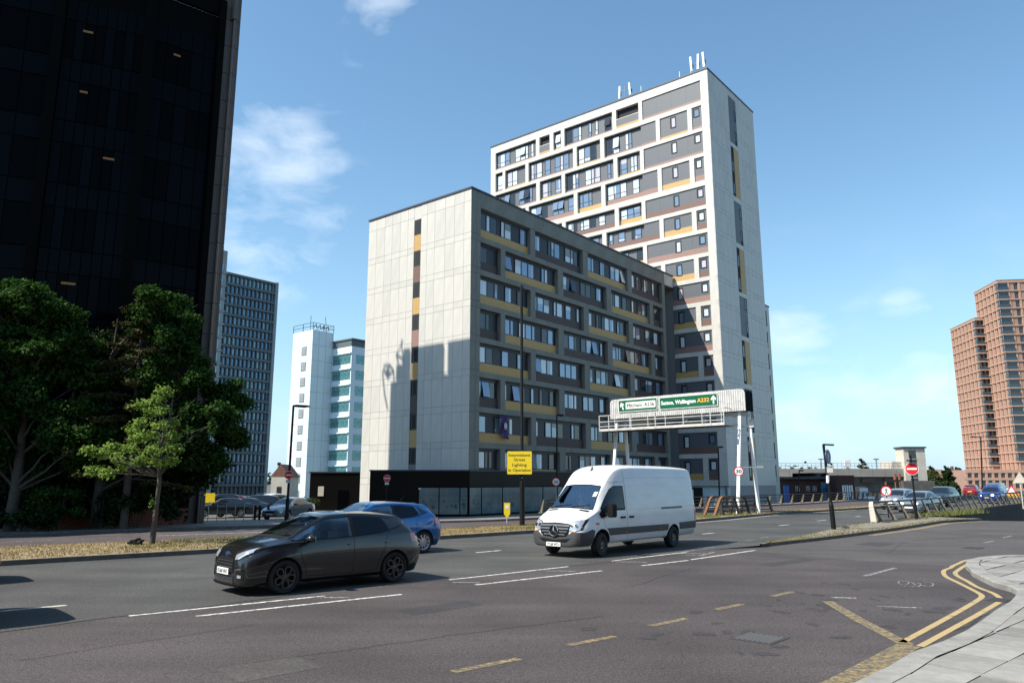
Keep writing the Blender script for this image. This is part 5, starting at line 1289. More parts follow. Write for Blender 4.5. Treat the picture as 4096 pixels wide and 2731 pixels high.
# conifer: drooping branch sprays
def conifer(label, x, y, zg, h, seed):
    r = random.Random(seed); t = thing('conifer', label, 'tree', (x, y, zg)); mb = MB(); mb.tube([(0, 0, 0), (.05, 0, h * .5), (0, 0, h)], [.2, .13, .02], 8, 'bark'); cl = []
    for i in range(46):
        f = i / 46; z = h * (.2 + .78 * f); L_ = (1 - f) ** .75 * 3.1 + .35; a = i * 2.4 + r.uniform(-.4, .4)
        e = Vector((math.cos(a) * L_, math.sin(a) * L_, z - L_ * .12 + (.2 if i % 3 else .0)))
        mb.tube([(0, 0, z), e * .5 + Vector((0, 0, z * .5 + .12)), e], [.04, .025, .008], 5, 'bark')
        for q in range(4):
            s = .35 + .65 * q / 3; cl.append((e.x * s, e.y * s, z + (e.z - z) * s - .05, .40 * (1.25 - s * .5), .40 * (1.25 - s * .5), .2))
    mb.build('trunk', None, t); leaves('crown', 'needle', t, cl, 20000, .075, seed, shell=.2)
conifer('brownish conifer with drooping sprays between the two sunlit maples', crown_at(510, 38.5), 38.5, -.2, DP(505, 1160, 38.5)[2] + .2, 51)
# young tree on the median
yt = thing('young_tree', 'slim young tree with pale green leaves growing on the grass median', 'tree', (-11.99, 25.72, .08))
r = random.Random(9); mb = MB(); Ht = DP(640, 1560, 25.7)[2]
mb.tube([(0, 0, -.05), (.02, 0, .8), (.06, 0, 2.0), (.0, 0, 3.2), (.25, 0, 4.3), (.30, 0, Ht - .1)], [.095, .08, .068, .055, .035, .008], 10, 'bark')
cl = []
for i, (px, py, dy) in enumerate([(400, 1815, .3), (455, 1785, -.4), (520, 1790, .5), (560, 1750, -.3), (380, 1880, .2), (430, 1890, -.5), (500, 1865, .4), (560, 1840, .0), (610, 1800, -.6), (650, 1780, .5), (690, 1740, .2), (610, 1740, .6), (560, 1690, -.2),
                                  (640, 1700, -.5), (690, 1690, .3), (600, 1650, .2), (650, 1640, -.2), (560, 1620, .3), (620, 1600, 0), (650, 1580, .15), (700, 1790, -.3), (690, 1840, .2), (640, 1850, -.4), (530, 1720, .5), (660, 1560, .0), (470, 1830, .3), (355, 1800, .1)]):
    P = Vector(DP(px, py, 25.7 + dy)); P = P - Vector((-11.99, 25.72, .08)); s = .36 if 12 > i else .33
    cl.append((P.x, P.y, P.z, s, s, s * .62)); z0 = min(max(P.z - .9 - abs(P.x) * .25, 2.2), Ht - .8); mb.tube(limb_pts((.05, 0, z0), (P.x, P.y, P.z), r, 5, .2), [.022, .018, .013, .009, .004], 5, 'bark')
for a, b in (((.1, 0, 3.3), (1.75, .2, 4.0)), ((.2, 0, 3.9), (1.1, 0, 4.9))): mb.tube(limb_pts(a, b, r), [.02, .015, .012, .008, .003], 5, 'bark')
mb.build('trunk', None, yt, smooth=True); leaves('crown', 'leafyoung', yt, cl, 4200, .065, 12, shell=.1)
leaves('trunk_shoot', 'leafyoung', yt, [(-.1, -.05, 1.35, .12, .12, .3), (-.05, 0, 2.75, .15, .1, .12)], 60, .06, 13, shell=.1)
# shrubs at the foot of the black tower
for i, (px, Y, h_, w_, lb, m_) in enumerate(((110, 36.5, 1.2, 2.0, 'low dark shrub at the foot of the black tower, left of the brick planter', 'leafdark'), (250, 37.5, 2.6, 1.6, 'arching shrub with pale leaves leaning over the brick planter', 'leaf'), (560, 39.5, 2.4, 2.2, 'dark brown hedge shrub behind the young tree trunk', 'leafdark'), (420, 38.5, 2.0, 2.2, 'dark shrub growing over the long brick planter wall', 'leafdark'))):
    t = thing('shrub', lb, 'shrub', (col(px, Y), Y, -.35)); rr = random.Random(i)
    mb = MB(); 
    for q in range(5): mb.tube([(0, 0, 0), (rr.uniform(-w_, w_) * .4, rr.uniform(-.4, .4), h_ * .8)], [.03, .01], 5, 'bark')
    mb.build('stem', None, t); leaves('foliage', m_, t, [(rr.uniform(-w_, w_) * .6, rr.uniform(-.5, .5), rr.uniform(.25, .85) * h_, .55, .5, .4) for _ in range(9)], 2200, .09, 60 + i, shell=.2)
pl = thing('brick_planter', 'low red brick planter wall under the dark trees', 'planter', (0, 0, 0))
A = Vector((col(185, 38.5), 38.5)); B = Vector((col(735, 43.8), 43.8)); t_ = (B - A).normalized(); ang = math.atan2(t_.y, t_.x); Lp = (B - A).length
bm_ = boxmesh(.42, .1, .13, 'brickred', 'brick'); nb = 0
MB().box(0, Lp, .06, .5, 0, 1.0).build('wall', 'brick', pl, (A.x, A.y, -.4)).rotation_euler = (0, 0, ang)
for rw in range(7):
    x = -.2 * (rw % 2); 
    while x < min(Lp, 9):
        o = obj('brick', bm_, pl, (A.x + t_.x * x, A.y + t_.y * x, -.38 + rw * .145), ang); x += .44
# ragged growth at far corners
for i, (px, py, zb2, h_, Y, lb) in enumerate(((1220, 1990, -.8, 1.5, 75, 'bushes by the black annexe doorway'), (1130, 1990, -.9, 1.3, 85, 'low bushes beyond the silver car by the no entry sign'))):
    t = thing('bush', lb, 'shrub', (col(px, Y), Y, zb2)); MB().tube([(0, 0, 0), (0, 0, h_ * .7)], .05, 5).build('stem', 'bark', t)
    leaves('foliage', 'hedge', t, [(q * .5 - 1, 0, h_ * .55, .6, .5, .5) for q in range(5)], 1400, .10, 80 + i)
# distant trees
far = [(3455, 1832, 1900, 160, 30, 'round dark green tree rising behind the car park roof'), (3560, 1852, 1880, 170, 16, 'part of a tree left of the pale stair tower'),
       (3730, 1862, 1945, 210, 30, 'green tree beside the stair tower'), (3790, 1862, 1935, 190, 34, 'large dark tree in front of the far white houses'), (3745, 1890, 1965, 160, 40, 'paler bushy tree at the end of the flyover'),
       (3835, 1866, 1925, 360, 34, 'far dark treeline clump beside the terracotta tower'), (3815, 1925, 1965, 150, 22, 'low pale bush by the flyover end'), (3700, 1905, 1955, 170, 18, 'yellowish bush right of the stair tower'),
       (3215, 1868, 1880, 240, 24, 'small far tree top over the left end of the car park'), (3330, 1866, 1880, 240, 22, 'small far tree top in the middle of the car park parapet'), (3400, 1868, 1882, 260, 30, 'low far tree top left of the round tree'),
       (1118, 1850, 1935, 190, 20, 'far green tree between the grey tower and the pale blue block'), (3880, 1862, 1925, 330, 20, 'far tree just left of the terracotta towers')]
for i, (px, pt, pb, Y, hw, lb) in enumerate(far):
    w_ = hw / 2990 * Y * .98; zt_ = DP(px, pt, Y)[2]; zg = -1.5
    tree('far_tree', lb, col(px, Y), Y, zg, zt_ - zg, w_, .35, 90 + i, 5200, max(.2, Y * .0014), 'leafdark' if i in (0, 1, 3, 5) else 'hedge', .1, 'round', 18)
leaves('treeline', 'leafdark', None, [(x, 700 + 60 * math.sin(x * .02), 4 + 3 * math.sin(x * .013), 24, 14, 9 + 3 * math.sin(x * .031)) for x in range(-700, 1500, 22)], 26000, 1.8, 200, kind='stuff').parent = None
bpy.data.objects['treeline']['label'] = 'far belt of dark trees along the horizon'
# dry grass of the median, island weeds
def grass(name, m, area, n, h, seed, label):
    """area: function of random -> (x, y, z)"""
    rg = np.random.default_rng(seed); P = np.array([area(rg) for _ in range(n)]); a = rg.uniform(0, 6.28, n); hh = h * (.4 + rg.random(n)); w = .012 + .012 * rg.random(n)
    dx = np.stack([np.cos(a) * w, np.sin(a) * w, np.zeros(n)], 1); tip = P + np.stack([rg.normal(0, .4, n) * hh, rg.normal(0, .4, n) * hh, hh], 1)
    q = np.stack([P - dx, P + dx, tip], 1).reshape(-1, 3)
    me = bpy.data.meshes.new(name); me.vertices.add(3 * n); me.vertices.foreach_set('co', q.ravel()); me.loops.add(3 * n); me.loops.foreach_set('vertex_index', np.arange(3 * n)); me.polygons.add(n)
    me.polygons.foreach_set('loop_start', np.arange(n) * 3); me.polygons.foreach_set('loop_total', np.full(n, 3)); me.update(calc_edges=True)
    me.materials.append(M[m]); return obj(name, me, None, kind='stuff', label=label)
def med(lo, hi, gpatch=None):
    def f(rg):
        while True:
            u = rg.uniform(lo, hi); a = nearkerb_v(u) + .2; b = medfar_v(u) - .05; k = rg.random(); v = a + (b - a) * k
            if gpatch and math.sin(u * 1.3 + v * .9) + math.sin(u * .47 + 2) + math.sin(v * 2.2 + u * .2) * .6 < gpatch: continue
            return UV(u, v, .125 - .07 * k)
    return f
grass('dry_grass', 'straw', med(-4, 34), 26000, .06, 1, 'dry straw coloured grass of the median')
grass('dry_grass', 'straw', med(34, 66), 5000, .06, 2, 'dry grass on the far narrow end of the median')
grass('green_grass', 'grassgreen', med(-4, 46, .6), 13000, .08, 3, 'greener grass patches of the median')
def isl(rg):
    u = rg.uniform(23.6, 47); a = np.interp(u, [p[0] for p in isl_near], [p[1] for p in isl_near]) ; b = np.interp(u, [p[0] for p in isl_far], [p[1] for p in isl_far])
    k = rg.random() ** 2; return UV(u, a + .05 + (b - a - .1) * (k if u < 34 else (k * .25 if rg.random() < .5 else 1 - k * .3)), .115)
grass('weeds', 'grassgreen', isl, 1300, .05, 4, 'weeds along the kerbs of the traffic island')
grass('weeds', 'straw', isl, 1500, .04, 5, 'dry weeds along the kerbs of the traffic island')
grass('weeds', 'grassgreen', lambda rg: UV(rg.uniform(47, 58), nearfence_v(50) - .5 + rg.normal(0, .12) + rg.uniform(0, .8), .1 - .05), 1500, .3, 6, 'green weeds growing at the foot of the flyover edge')

# ================================================================ signs, lamps, railings
def circle(n, r): return [(r * math.cos(2 * math.pi * i / n), r * math.sin(2 * math.pi * i / n)) for i in range(n)]
XZ = Matrix.Rotation(R(90), 4, 'X')    # xy polygon -> xz plane, thickness towards -y
def disc(r, m, name, parent, z, y0, t=.02, x=0, n=28):
    return MB().prism(circle(n, r), 0, t, T=XZ).build(name, m, parent, (x, y0, z))
def facing(x, y): return math.atan2(x, -y) if False else math.atan2(-x, y) * 1.0   # rotation that turns -y towards the camera
def pole(mb, x, z0, z1, r0, r1=None, m='black', y=0): mb.tube([(x, y, z0), (x, y, z1)], [r0, r1 or r0], 12, m)
def rect_rounded(w, h, r, n=4):
    o = []
    for cx_, cy_, a0 in ((w - r, r, -90), (w - r, h - r, 0), (r, h - r, 90), (r, r, 180)):
        for i in range(n + 1): a = R(a0 + 90 * i / n); o.append((cx_ + r * math.cos(a), cy_ + r * math.sin(a)))
    return o
# no entry signs
def no_entry(label, px, py, Y, zg, r, lamp=None, plate=True, toppx=None, base_tube=True, height=None, pr=.045):
    x, _, z = DP(px, py, Y); t = thing('no_entry_sign', label, 'road sign', (x, Y, zg), facing(x, Y)); zc_ = z - zg
    mb = MB(); top = (height or zc_ + r + .05)
    pole(mb, 0, 0, top, pr * 1.0, pr); 
    if base_tube: pole(mb, 0, 0, 1.1, pr * 1.9, pr * 1.7); mb.tube([(0, 0, 1.1), (0, 0, 1.25)], [pr * 1.7, pr], 12, 'black')
    mb.build('pole', None, t, smooth=True)
    d = disc(r, 'signwhite', 'sign_face', t, zc_, -pr - .01, .02); disc(r * .93, 'signred', 'red_disc', d, 0, -.022, .003)
    MB().box(-r * .72, r * .72, -.032, -.026, -r * .14, r * .14).build('white_bar', 'signwhite', d)
    if plate: MB().box(-r * .6, r * .6, -.02, 0, -r * .35, r * .35).build('plate', 'whitedirty', t, (0, -pr, zc_ - r * 1.5))
    if lamp: MB().prism([(-.05, 0), (.05, 0), (.05, .1), (-.05, .1)], 0, .3).box(-.22, .30, -.16, .05, -.03, .04).build('lamp_head', 'black', t, (0, -.1, lamp - zg))
    return t
no_entry('large red no entry sign on a black pole by the leaning railing on the right', 3647, 1874.5, 41.6, .115, .335, lamp=DP(3645, 1842, 41.6)[2], plate=False, height=DP(3645, 1842, 41.6)[2] - .1)
no_entry('no entry sign on the black lamp column left of the clad block', 1155, 1899, 47.9, -.3, .26, base_tube=False)
no_entry('small no entry sign in front of the black podium wall', 1548, 1912, 51.5, -.42, .23)
# plain pole between island kerbs with edge-on blue sign
x, y = UV(32.37, 15.3)[:2]; t = thing('sign_pole', 'black pole on the traffic island with an edge-on blue disc and a lamp arm', 'road sign', (x, y, .115), facing(x, y))
ztop = DP(3313, 1778, y)[2] - .115
mb = MB(); lean = -.16; T0 = 0
mb.tube([(0, 0, 0), (-.03, 0, 1.0)], [.105, .10], 14, 'black'); mb.tube([(-.03, 0, 1.0), (-.035, 0, 1.14)], [.10, .062], 14, 'black'); mb.tube([(-.035, 0, 1.14), (lean, 0, ztop)], [.062, .055], 14, 'black'); mb.build('pole', None, t, smooth=True)
MB().box(0, .46, -.05, .05, -.02, .05).box(0, .1, -.05, .05, -.12, -.02).build('lamp_arm', 'black', t, (lean - .03, 0, ztop)).rotation_euler = (0, R(4), 0)
s_ = MB().prism(circle(28, .31), 0, .02, T=XZ).build('blue_disc', 'signblue', t, (lean + .14, -.02, ztop - .52)); s_.rotation_euler = (0, 0, R(70))
MB().prism([(-.04, -.2), (.04, -.2), (.04, .02), (.12, .02), (0, .2), (-.12, .02), (-.04, .02)], 0, .004, T=XZ).build('white_arrow', 'whitedirty', s_, (0, -.021, 0))
MB().box(0, .28, -.02, 0, -.16, .14).build('grey_plate', 'pave', t, (lean + .05, -.06, ztop - 1.08))
MB().box(0, .24, -.004, 0, -.12, .10).build('plate_face', 'whitedirty', t, (lean + .07, -.082, ztop - 1.08))
MB().tube([(0, 0, 0), (.01, 0, .33)], .068, 12).build('notice_sleeve', 'white', t, (lean + .07, 0, 1.95))
# no pedestrians
x, y, z = DP(3545, 1963, 45.5); t = thing('no_pedestrians_sign', 'round red ringed sign with a walking figure behind the railing end', 'road sign', (x, y, 0), facing(x, y))
mb = MB(); pole(mb, 0, 0, z + .4, .035); mb.build('pole', None, t); d = disc(.30, 'signred', 'sign_face', t, z, -.04); disc(.235, 'signwhite', 'white_disc', d, 0, -.022, .003)
fig = MB()
fig.prism([(a * .03, b * .03 + .155) for a, b in circle(12, 1)], 0, .003, T=XZ)
for seg in (((-.03, .12), (.03, .12), (.025, -.03), (-.025, -.03)), ((-.02, -.02), (.02, -.02), (-.05, -.19), (-.09, -.19)), ((-.01, -.02), (.03, -.02), (.09, -.18), (.05, -.18)), ((-.03, .11), (-.02, .08), (-.09, .0), (-.10, .02)), ((.02, .11), (.03, .08), (.11, .03), (.10, .055))):
    fig.prism(list(seg)[::1], 0, .003, T=XZ)
fig.build('walking_figure', 'letterdark', d, (0, -.0262, 0))
MB().box(-.2, .2, -.02, 0, -.08, .08).build('plate', 'whitedirty', t, (0, -.03, z - .48)); MB().box(-.05, .05, -.12, .02, 0, .18).build('lamp_head', 'rust', t, (0, 0, z + .36))
# speed limits
def limit(label, num, px, py, Y, zg, r, with_pole=True):
    x, _, z = DP(px, py, Y); t = thing('speed_limit_sign', label, 'road sign', (x, Y, zg), facing(x, Y)); zc_ = z - zg
    d = disc(r, 'signred', 'sign_face', t, zc_, -.04); disc(r * .80, 'signwhite', 'white_disc', d, 0, -.022, .003)
    w_ = r * 1.12; me = text_mesh(num, 'letterdark', r * .72, w_, bold=.06); obj('numerals', me, d, (-w_ / 2, -.027, -r * .36))
    if with_pole: mb = MB(); pole(mb, 0, 0, zc_ + r, .04, m='steel'); mb.build('pole', None, t)
    else: MB().box(-.03, .03, -.04, .12, -.05, .05).build('bracket', 'steel', t, (0, 0, zc_))
    return t
limit('round 30 speed limit sign fixed to the front gantry leg', '30', 2955, 1884, 47.75, 0, .30, False)
limit('round 20 speed limit sign partly hidden by the van windscreen edge', '20', 2224, 1926, 56.5, -.4, .30)
# tall black pole with the yellow sign
x, y = .48, 36.3; t = thing('tall_column', 'tall plain black column on the median carrying the yellow sign', 'lamp post', (x, y, .1), facing(x, y)); zt_ = DP(2090, 1141, y)[2] - .1
mb = MB(); mb.tube([(0, 0, 0), (0, 0, 2.0)], [.125, .12], 16, 'black'); mb.tube([(0, 0, 2.0), (0, 0, 2.15), (0, 0, zt_)], [.12, .085, .065], 16, 'black'); mb.build('column', None, t, smooth=True)
disc(.035, 'steel', 'bolt', t, 2.2, -.08)
ys = thing('yellow_sign', 'yellow board reading Intermittent Street Lighting in Operation on the tall black column', 'road sign', (DP(2027, 1900, y)[0], y - .14, DP(2027, 1898, y)[2]), facing(0, 1))
sw = DP(2128, 1850, y)[0] - DP(2026, 1850, y)[0]; shh = DP(2050, 1803, y)[2] - DP(2050, 1898, y)[2]
sb = MB().prism(rect_rounded(sw, shh, .06), 0, .025, T=XZ).build('board', 'letterdark', ys); sb2 = MB().prism(rect_rounded(sw - .05, shh - .05, .05), 0, .003, T=XZ).build('yellow_face', 'signyellow', sb, (.025, -.026, .025))
for i, (w_, tx) in enumerate(((.84, 'Intermittent'), (.44, 'Street'), (.56, 'Lighting'), (.86, 'in Operation'))):
    w_ *= sw; me = text_mesh(tx, 'letterdark', .15, w_, bold=.04); obj('lettering', me, sb2, ((sw - .05 - w_) / 2, -.0045, shh - .05 - .10 - .125 - i * .245 + (.03 if i else 0) - .02))
ys.rotation_euler = (0, R(-.0), R(-3)); 
for zz_ in (.25, .85): MB().box(sw * .5, sw * .5 + .3, 0, .1, zz_, zz_ + .05).build('clamp', 'steel', ys)
# yellow keep-left plate
x, Y = DP(2028, 2040, 38.6)[0], 38.6; t = thing('keep_left_marker', 'narrow yellow arrow shaped marker plate standing on the median', 'road sign', (x, Y, .05), facing(x, Y))
h0 = DP(2028, 2072, Y)[2] - .05; h1 = DP(2028, 2010, Y)[2] - .05; w_ = .155
mb = MB(); pole(mb, 0, 0, h0 + .3, .03, m='galv'); mb.build('post', None, t)
MB().prism([(0, h0), (w_, h0 + .22), (w_, h1), (-w_, h1), (-w_, h0 + .22)], 0, .03, T=XZ).build('plate', 'signyellow', t, (0, -.03, 0)); disc(.10, 'signwhite', 'white_disc', t, h1 - .2, -.062, .004)
# lamp columns
def lamp_post(label, px_b, px_t, py_t, Y, zg, arm_px, r=.055, both=0, arm_dy=0, head=.55):
    x = DP(px_b, 2050, Y)[0]; xt, _, z = DP(px_t, py_t, Y); t = thing('lamp_post', label, 'lamp post', (x, Y, zg), 0); h = z - zg
    mb = MB(); mb.tube([(0, 0, 0), (0, 0, 1.3)], [r * 1.7] * 2, 12, 'black'); mb.tube([(0, 0, 1.3), (0, 0, 1.45), (xt - x if abs(xt - x) < .8 else 0, 0, h)], [r * 1.7, r * 1.15, r], 12, 'black'); mb.build('column', None, t, smooth=True)
    dx = (arm_px - px_t) / 2990 * Y; sg = 1 if dx > 0 else -1; x0 = (xt - x if abs(xt - x) < .8 else 0)
    MB().tube([(x0, 0, h - .05), (x0 + dx - sg * head * .8, 0, h - .02)], r * .7, 8).build('arm', 'black', t)
    MB().prism([(0, 0), (head * .6, -.05), (head, .0), (head * .9, .09), (head * .2, .13), (0, .08)], -.14, .14, T=XZ @ Matrix.Scale(1, 4)).build('lamp_head', 'black', t, (x0 + dx - (head if sg > 0 else 0) * 1, 0, h - .07))
    if both: MB().tube([(x0, 0, h), (x0 + both / 2990 * Y, 0, h + .1)], r * .5, 8).build('arm', 'black', t)
    return t
lamp_post('black lamp column with a no entry sign, left of the clad block', 1148, 1174, 1622, 48, -.3, 1241, .07, head=1.1)
lamp_post('black lamp post in front of the long shaded facade, behind the van', 2229, 2227, 1659, 57, -.3, 2256, .055, head=.5)
lamp_post('black lamp post in front of the tower foot between van and gantry', 2881, 2873, 1786, 68, -.5, 2893, .06, head=.45)
lamp_post('short black lamp post in front of the dark brick building', 3198, 3197, 1880, 86, -.8, 3214, .06, head=.5)
lamp_post('tall slender two armed lamp post before the terracotta towers', 3941, 3923, 1746, 110, 0, 3882, .085, both=40, head=.9)
# gantry ------------------------------------------------------------
gy = 48.3; PR = Vector(DP(2980, 1600, gy)[:2]); ga = R(-48); gt_ = Vector((math.sin(ga), math.cos(ga)))
dL = Vector(ray(2441, 1640.)[:2]); Lg_ = (PR.x * dL.y - PR.y * dL.x) / (gt_.y * dL.x - gt_.x * dL.y); PLf = PR + gt_ * Lg_
gz1 = DP(2977, 1554, gy)[2]; gz0 = DP(2985, 1641, gy)[2]
gan = thing('sign_gantry', 'white road sign gantry with corrugated box and walkway over the far carriageway', 'sign gantry', (PLf.x, PLf.y, 0), math.atan2(-gt_.y, -gt_.x))
Lb = Lg_; bh = gz1 - gz0; bd = 1.15
# box with rounded upper ends
prof = rect_rounded(Lb, bh, .28, 5); prof = [(x, z) if z > bh / 2 else ((0 if x < Lb / 2 else Lb), max(z, 0) if False else 0) for x, z in prof]
pp = []
for p in prof:
    if not pp or (abs(p[0] - pp[-1][0]) + abs(p[1] - pp[-1][1])) > 1e-4: pp.append(p)
if abs(pp[0][0] - pp[-1][0]) + abs(pp[0][1] - pp[-1][1]) < 1e-4: pp.pop()
fs_ = MB().prism(pp, -.06, 0, T=XZ).build('front_sheet', 'whitedirty', gan, (0, 0, gz0))
rb = MB(); i = 0; x = .12
while x < Lb - .05: 
    dd = 0 if .25 < x < Lb - .25 else .16
    rb.box(x - .016, x + .016, -.03, -.001, .02, bh - .03 - dd); x += .155
rb.build('sheet_rib', 'whitedirty', fs_)
MB().prism(pp, -bd, -.07, T=XZ).build('sign_box', 'mullion', gan, (0, 0, gz0)); MB().box(.3, Lb - .3, 0.05, bd, bh - .01, bh + .02).build('box_roof', 'whitedirty', gan, (0, 0, gz0))
def gpos(px, py):
    d = Vector(ray(px, py)); D_ = Vector((d.x, d.y)); s = (PLf.x * D_.y - PLf.y * D_.x) / ((-gt_).y * D_.x - (-gt_).x * D_.y); P = PLf - gt_ * s; tt_ = P.y / d.y; return s, CAM_H + d.z * tt_
def gsign(label, x0, y0, x1, y1, x1b, y1b):
    a0, z1_ = gpos(x0, y0); a1, z0_ = gpos(x1, y1); a1b, z1b = gpos(x1b, y1b); z1_ = (z1_ + z1b) / 2
    w_, h_ = a1 - a0, z1_ - z0_; ang = gan.rotation_euler.z; P = PLf - gt_ * a0; n = Vector((math.sin(ang), -math.cos(ang)))
    t = thing('direction_sign', label, 'road sign', (P.x + n.x * .05, P.y + n.y * .05, z0_), ang)
    b = MB().prism(rect_rounded(w_, h_, .06), 0, .03, T=XZ).build('board', 'signwhite', t); g_ = MB().prism(rect_rounded(w_ - .08, h_ - .08, .04), 0, .004, T=XZ).build('green_face', 'signgreen', b, (.04, -.031, .04)); return t, g_, w_ - .08, h_ - .08
t1, g1, w1, h1 = gsign('left green gantry sign with a white panel reading Mitcham A236', 2475, 1602, 2632, 1638, 2632, 1588)
pn = MB().prism(rect_rounded(w1 * .78, h1 * .62, .04), 0, .004, T=XZ).build('white_panel', 'signwhite', g1, (w1 * .19, -.005, h1 * .19))
me = text_mesh('Mitcham  A236', 'letterdark', h1 * .34, w1 * .70, bold=.05); obj('lettering', me, pn, (w1 * .04, -.006, h1 * .15))
def arrow(parent, x, z, s, rot, w=.3):
    T = XZ @ Matrix.Rotation(rot, 4, 'Z')
    MB().prism([(-.09, -.5), (.09, -.5), (.09, .1), (.32, -.1), (.32, .14), (0, .5), (-.32, .14), (-.32, -.1), (-.09, .1)], 0, .003, T=T @ Matrix.Scale(s, 4)).build('arrow', 'signwhite', parent, (x, -.006, z))
arrow(g1, w1 * .095, h1 * .5, h1 * .72, R(20))
t2, g2_, w2, h2 = gsign('right green gantry sign reading Sutton, Wallington A232 with an upward arrow', 2639, 1588, 2874, 1622, 2874, 1573)
me = text_mesh('Sutton, Wallington', 'signwhite', h2 * .36, w2 * .61, bold=.06); obj('lettering', me, g2_, (w2 * .025, -.006, h2 * .36))
me = text_mesh('A232', 'letterorange', h2 * .36, w2 * .20, bold=.06); obj('lettering', me, g2_, (w2 * .665, -.006, h2 * .36)); arrow(g2_, w2 * .94, h2 * .5, h2 * .74, 0)
# walkway
wa0, wz0 = gpos(2420, 1727); wa1, _ = gpos(2925, 1700); wz = DP(2919, 1699, gy)[2]; wa0 = -.32; wa1 = Lb - 1.0; wy0, wy1 = -1.0, -.12; wrt = wz + 1.12
mb = MB(); mb.box(wa0, wa1, wy0, wy0 + .06, wz, wz + .17, 'whitedirty'); mb.box(wa0, wa0 + .06, wy0, wy1 + .9, wz, wz + .17, 'whitedirty'); mb.box(wa1 - .06, wa1, wy0, wy1 + .9, wz, wz + .17, 'whitedirty'); mb.box(wa0, wa1, wy1 + .3, wy1 + .36, wz, wz + .15, 'galv'); mb.build('walkway_frame', None, gan)
MB().box(wa0 + .05, wa1 - .05, wy0 + .06, .9, wz + .01, wz + .05).build('walkway_grating', 'raildark', gan)
npst = 5
for q in range(npst + 1):
    a = wa0 + .03 + (wa1 - wa0 - .06) * (0, .085, .27, .48, .70, 1)[q] if q < 6 else 0
    MB().box(a - .025, a + .025, wy0 - .03, wy0 + .03, wz, wrt).build('rail_post', 'whitedirty', gan)
MB().box(wa0 + (wa1 - wa0) * .90 - .025, wa0 + (wa1 - wa0) * .90 + .025, wy0 - .03, wy0 + .03, wz, wrt).build('rail_post', 'whitedirty', gan)
for zz_ in (wrt, wz + .68, wz + .34): MB().box(wa0, wa1, wy0 - .03, wy0 + .03, zz_ - .022, zz_ + .022).build('rail', 'whitedirty', gan)
for a in (wa0 + .03, wa1 - .03):
    for zz_ in (wrt, wz + .6): MB().box(a - .02, a + .02, wy0, .7, zz_ - .02, zz_ + .02).build('rail', 'whitedirty', gan)
for q in range(7): a = wa0 + .7 + q * (wa1 - wa0 - 1.4) / 6; MB().box(a - .02, a + .02, -.02, .04, wz + .1, gz0).build('hanger', 'whitedirty', gan)
MB().box(.3, Lb, .35, .75, gz0 - .28, gz0 - .02).build('main_beam', 'galv', gan)
# legs (rear side carries the box); frames splay along the road
Minv = (Matrix.Translation(gan.location) @ Matrix.Rotation(gan.rotation_euler.z, 4, 'Z')).inverted()
def gl(p): return Minv @ Vector(p)
topR = gl(DP(2972, 1650, 48.6)); 
lb1 = gl(G(2952, 2059, .05)); lb2 = gl(G(3037, 2056, .05)); tR1 = Vector((Lb - .55, .35, gz0)); tR2 = Vector((Lb - .15, .75, gz0))
def leg(a, b, w=.135):
    return MB().beam(a, b, w, w * 1.5).build('leg', 'white', gan)
leg(lb1, tR1); leg(lb2, tR2 + Vector((0, 0, 0)))
off_ = Vector((-(Lb - .9), 0, 0)); zb_l = -.35
for b_, t__ in ((lb1, tR1), (lb2, tR2)):
    b2_ = b_ + off_; b2_.z = zb_l; leg(b2_, t__ + off_)
MB().beam(tR1.lerp(lb1, .15), tR2.lerp(lb2, .15), .1, .1).beam(tR1.lerp(lb1, .32), tR2.lerp(lb2, .32), .08, .08).build('cross_brace', 'galv', gan)
MB().box(-.15, .15, -.1, .1, -.25, .25).build('control_box', 'whitedirty', gan, tuple(tR2.lerp(lb2, .12) + Vector((.15, 0, 0))))
MB().beam(tR1.lerp(lb1, .55), tR1.lerp(lb1, .55) + Vector((1.2, .3, 0)), .05, .05).box(-.1, .35, -.1, .1, -.05, .08, T=Matrix.Translation(tR1.lerp(lb1, .55) + Vector((1.2, .3, 0)))).build('floodlight', 'steel', gan)
# leaning railings -----------------------------------------------------
def railing(name, label, us, vf, z0, h, lean, rails, postw, group=None, cat='railing', mpost='railpost', mrail='raildark', group2=None):
    p0 = UV(us[0], vf(us[0]), z0); t = thing(name, label, cat, p0, RZ, group); Mi = (Matrix.Translation(p0) @ Matrix.Rotation(RZ, 4, 'Z')).inverted()
    for u in us:
        v = vf(u); a = Mi @ Vector(UV(u, v, z0)); b = Mi @ Vector(UV(u, v + lean, z0 + h)); mb = MB()
        d = Vector((0, 1, 0)); mb.add([a + Vector((-postw / 2, -.10, 0)), a + Vector((postw / 2, -.10, 0)), a + Vector((postw / 2, .12, 0)), a + Vector((-postw / 2, .12, 0)),
                                       b + Vector((-postw / 2, -.05, 0)), b + Vector((postw / 2, -.05, 0)), b + Vector((postw / 2, .03, 0)), b + Vector((-postw / 2, .03, 0))], [(3, 2, 1, 0), (4, 5, 6, 7), (0, 1, 5, 4), (1, 2, 6, 5), (2, 3, 7, 6), (3, 0, 4, 7)])
        mb.box(a.x - .12, a.x + .12, a.y - .16, a.y + .16, 0 + a.z, a.z + .05); mb.build('post', mpost, t)
    for f, w_ in rails:
        pts = [Mi @ Vector(UV(u, vf(u) + lean * f, z0 + h * f)) for u in us]
        mb = MB(); mb.tube(pts, w_, 6); mb.build('rail', mrail, t)
    return t
usn = [40.0 + 2.32 * i for i in range(24)]
nf = railing('leaning_railing', 'brown leaning metal railing with slanted posts along the flyover edge on the right', usn, nearfence_v, .13, .93, .42, ((1.0, .05), (.68, .03), (.36, .03)), .07)
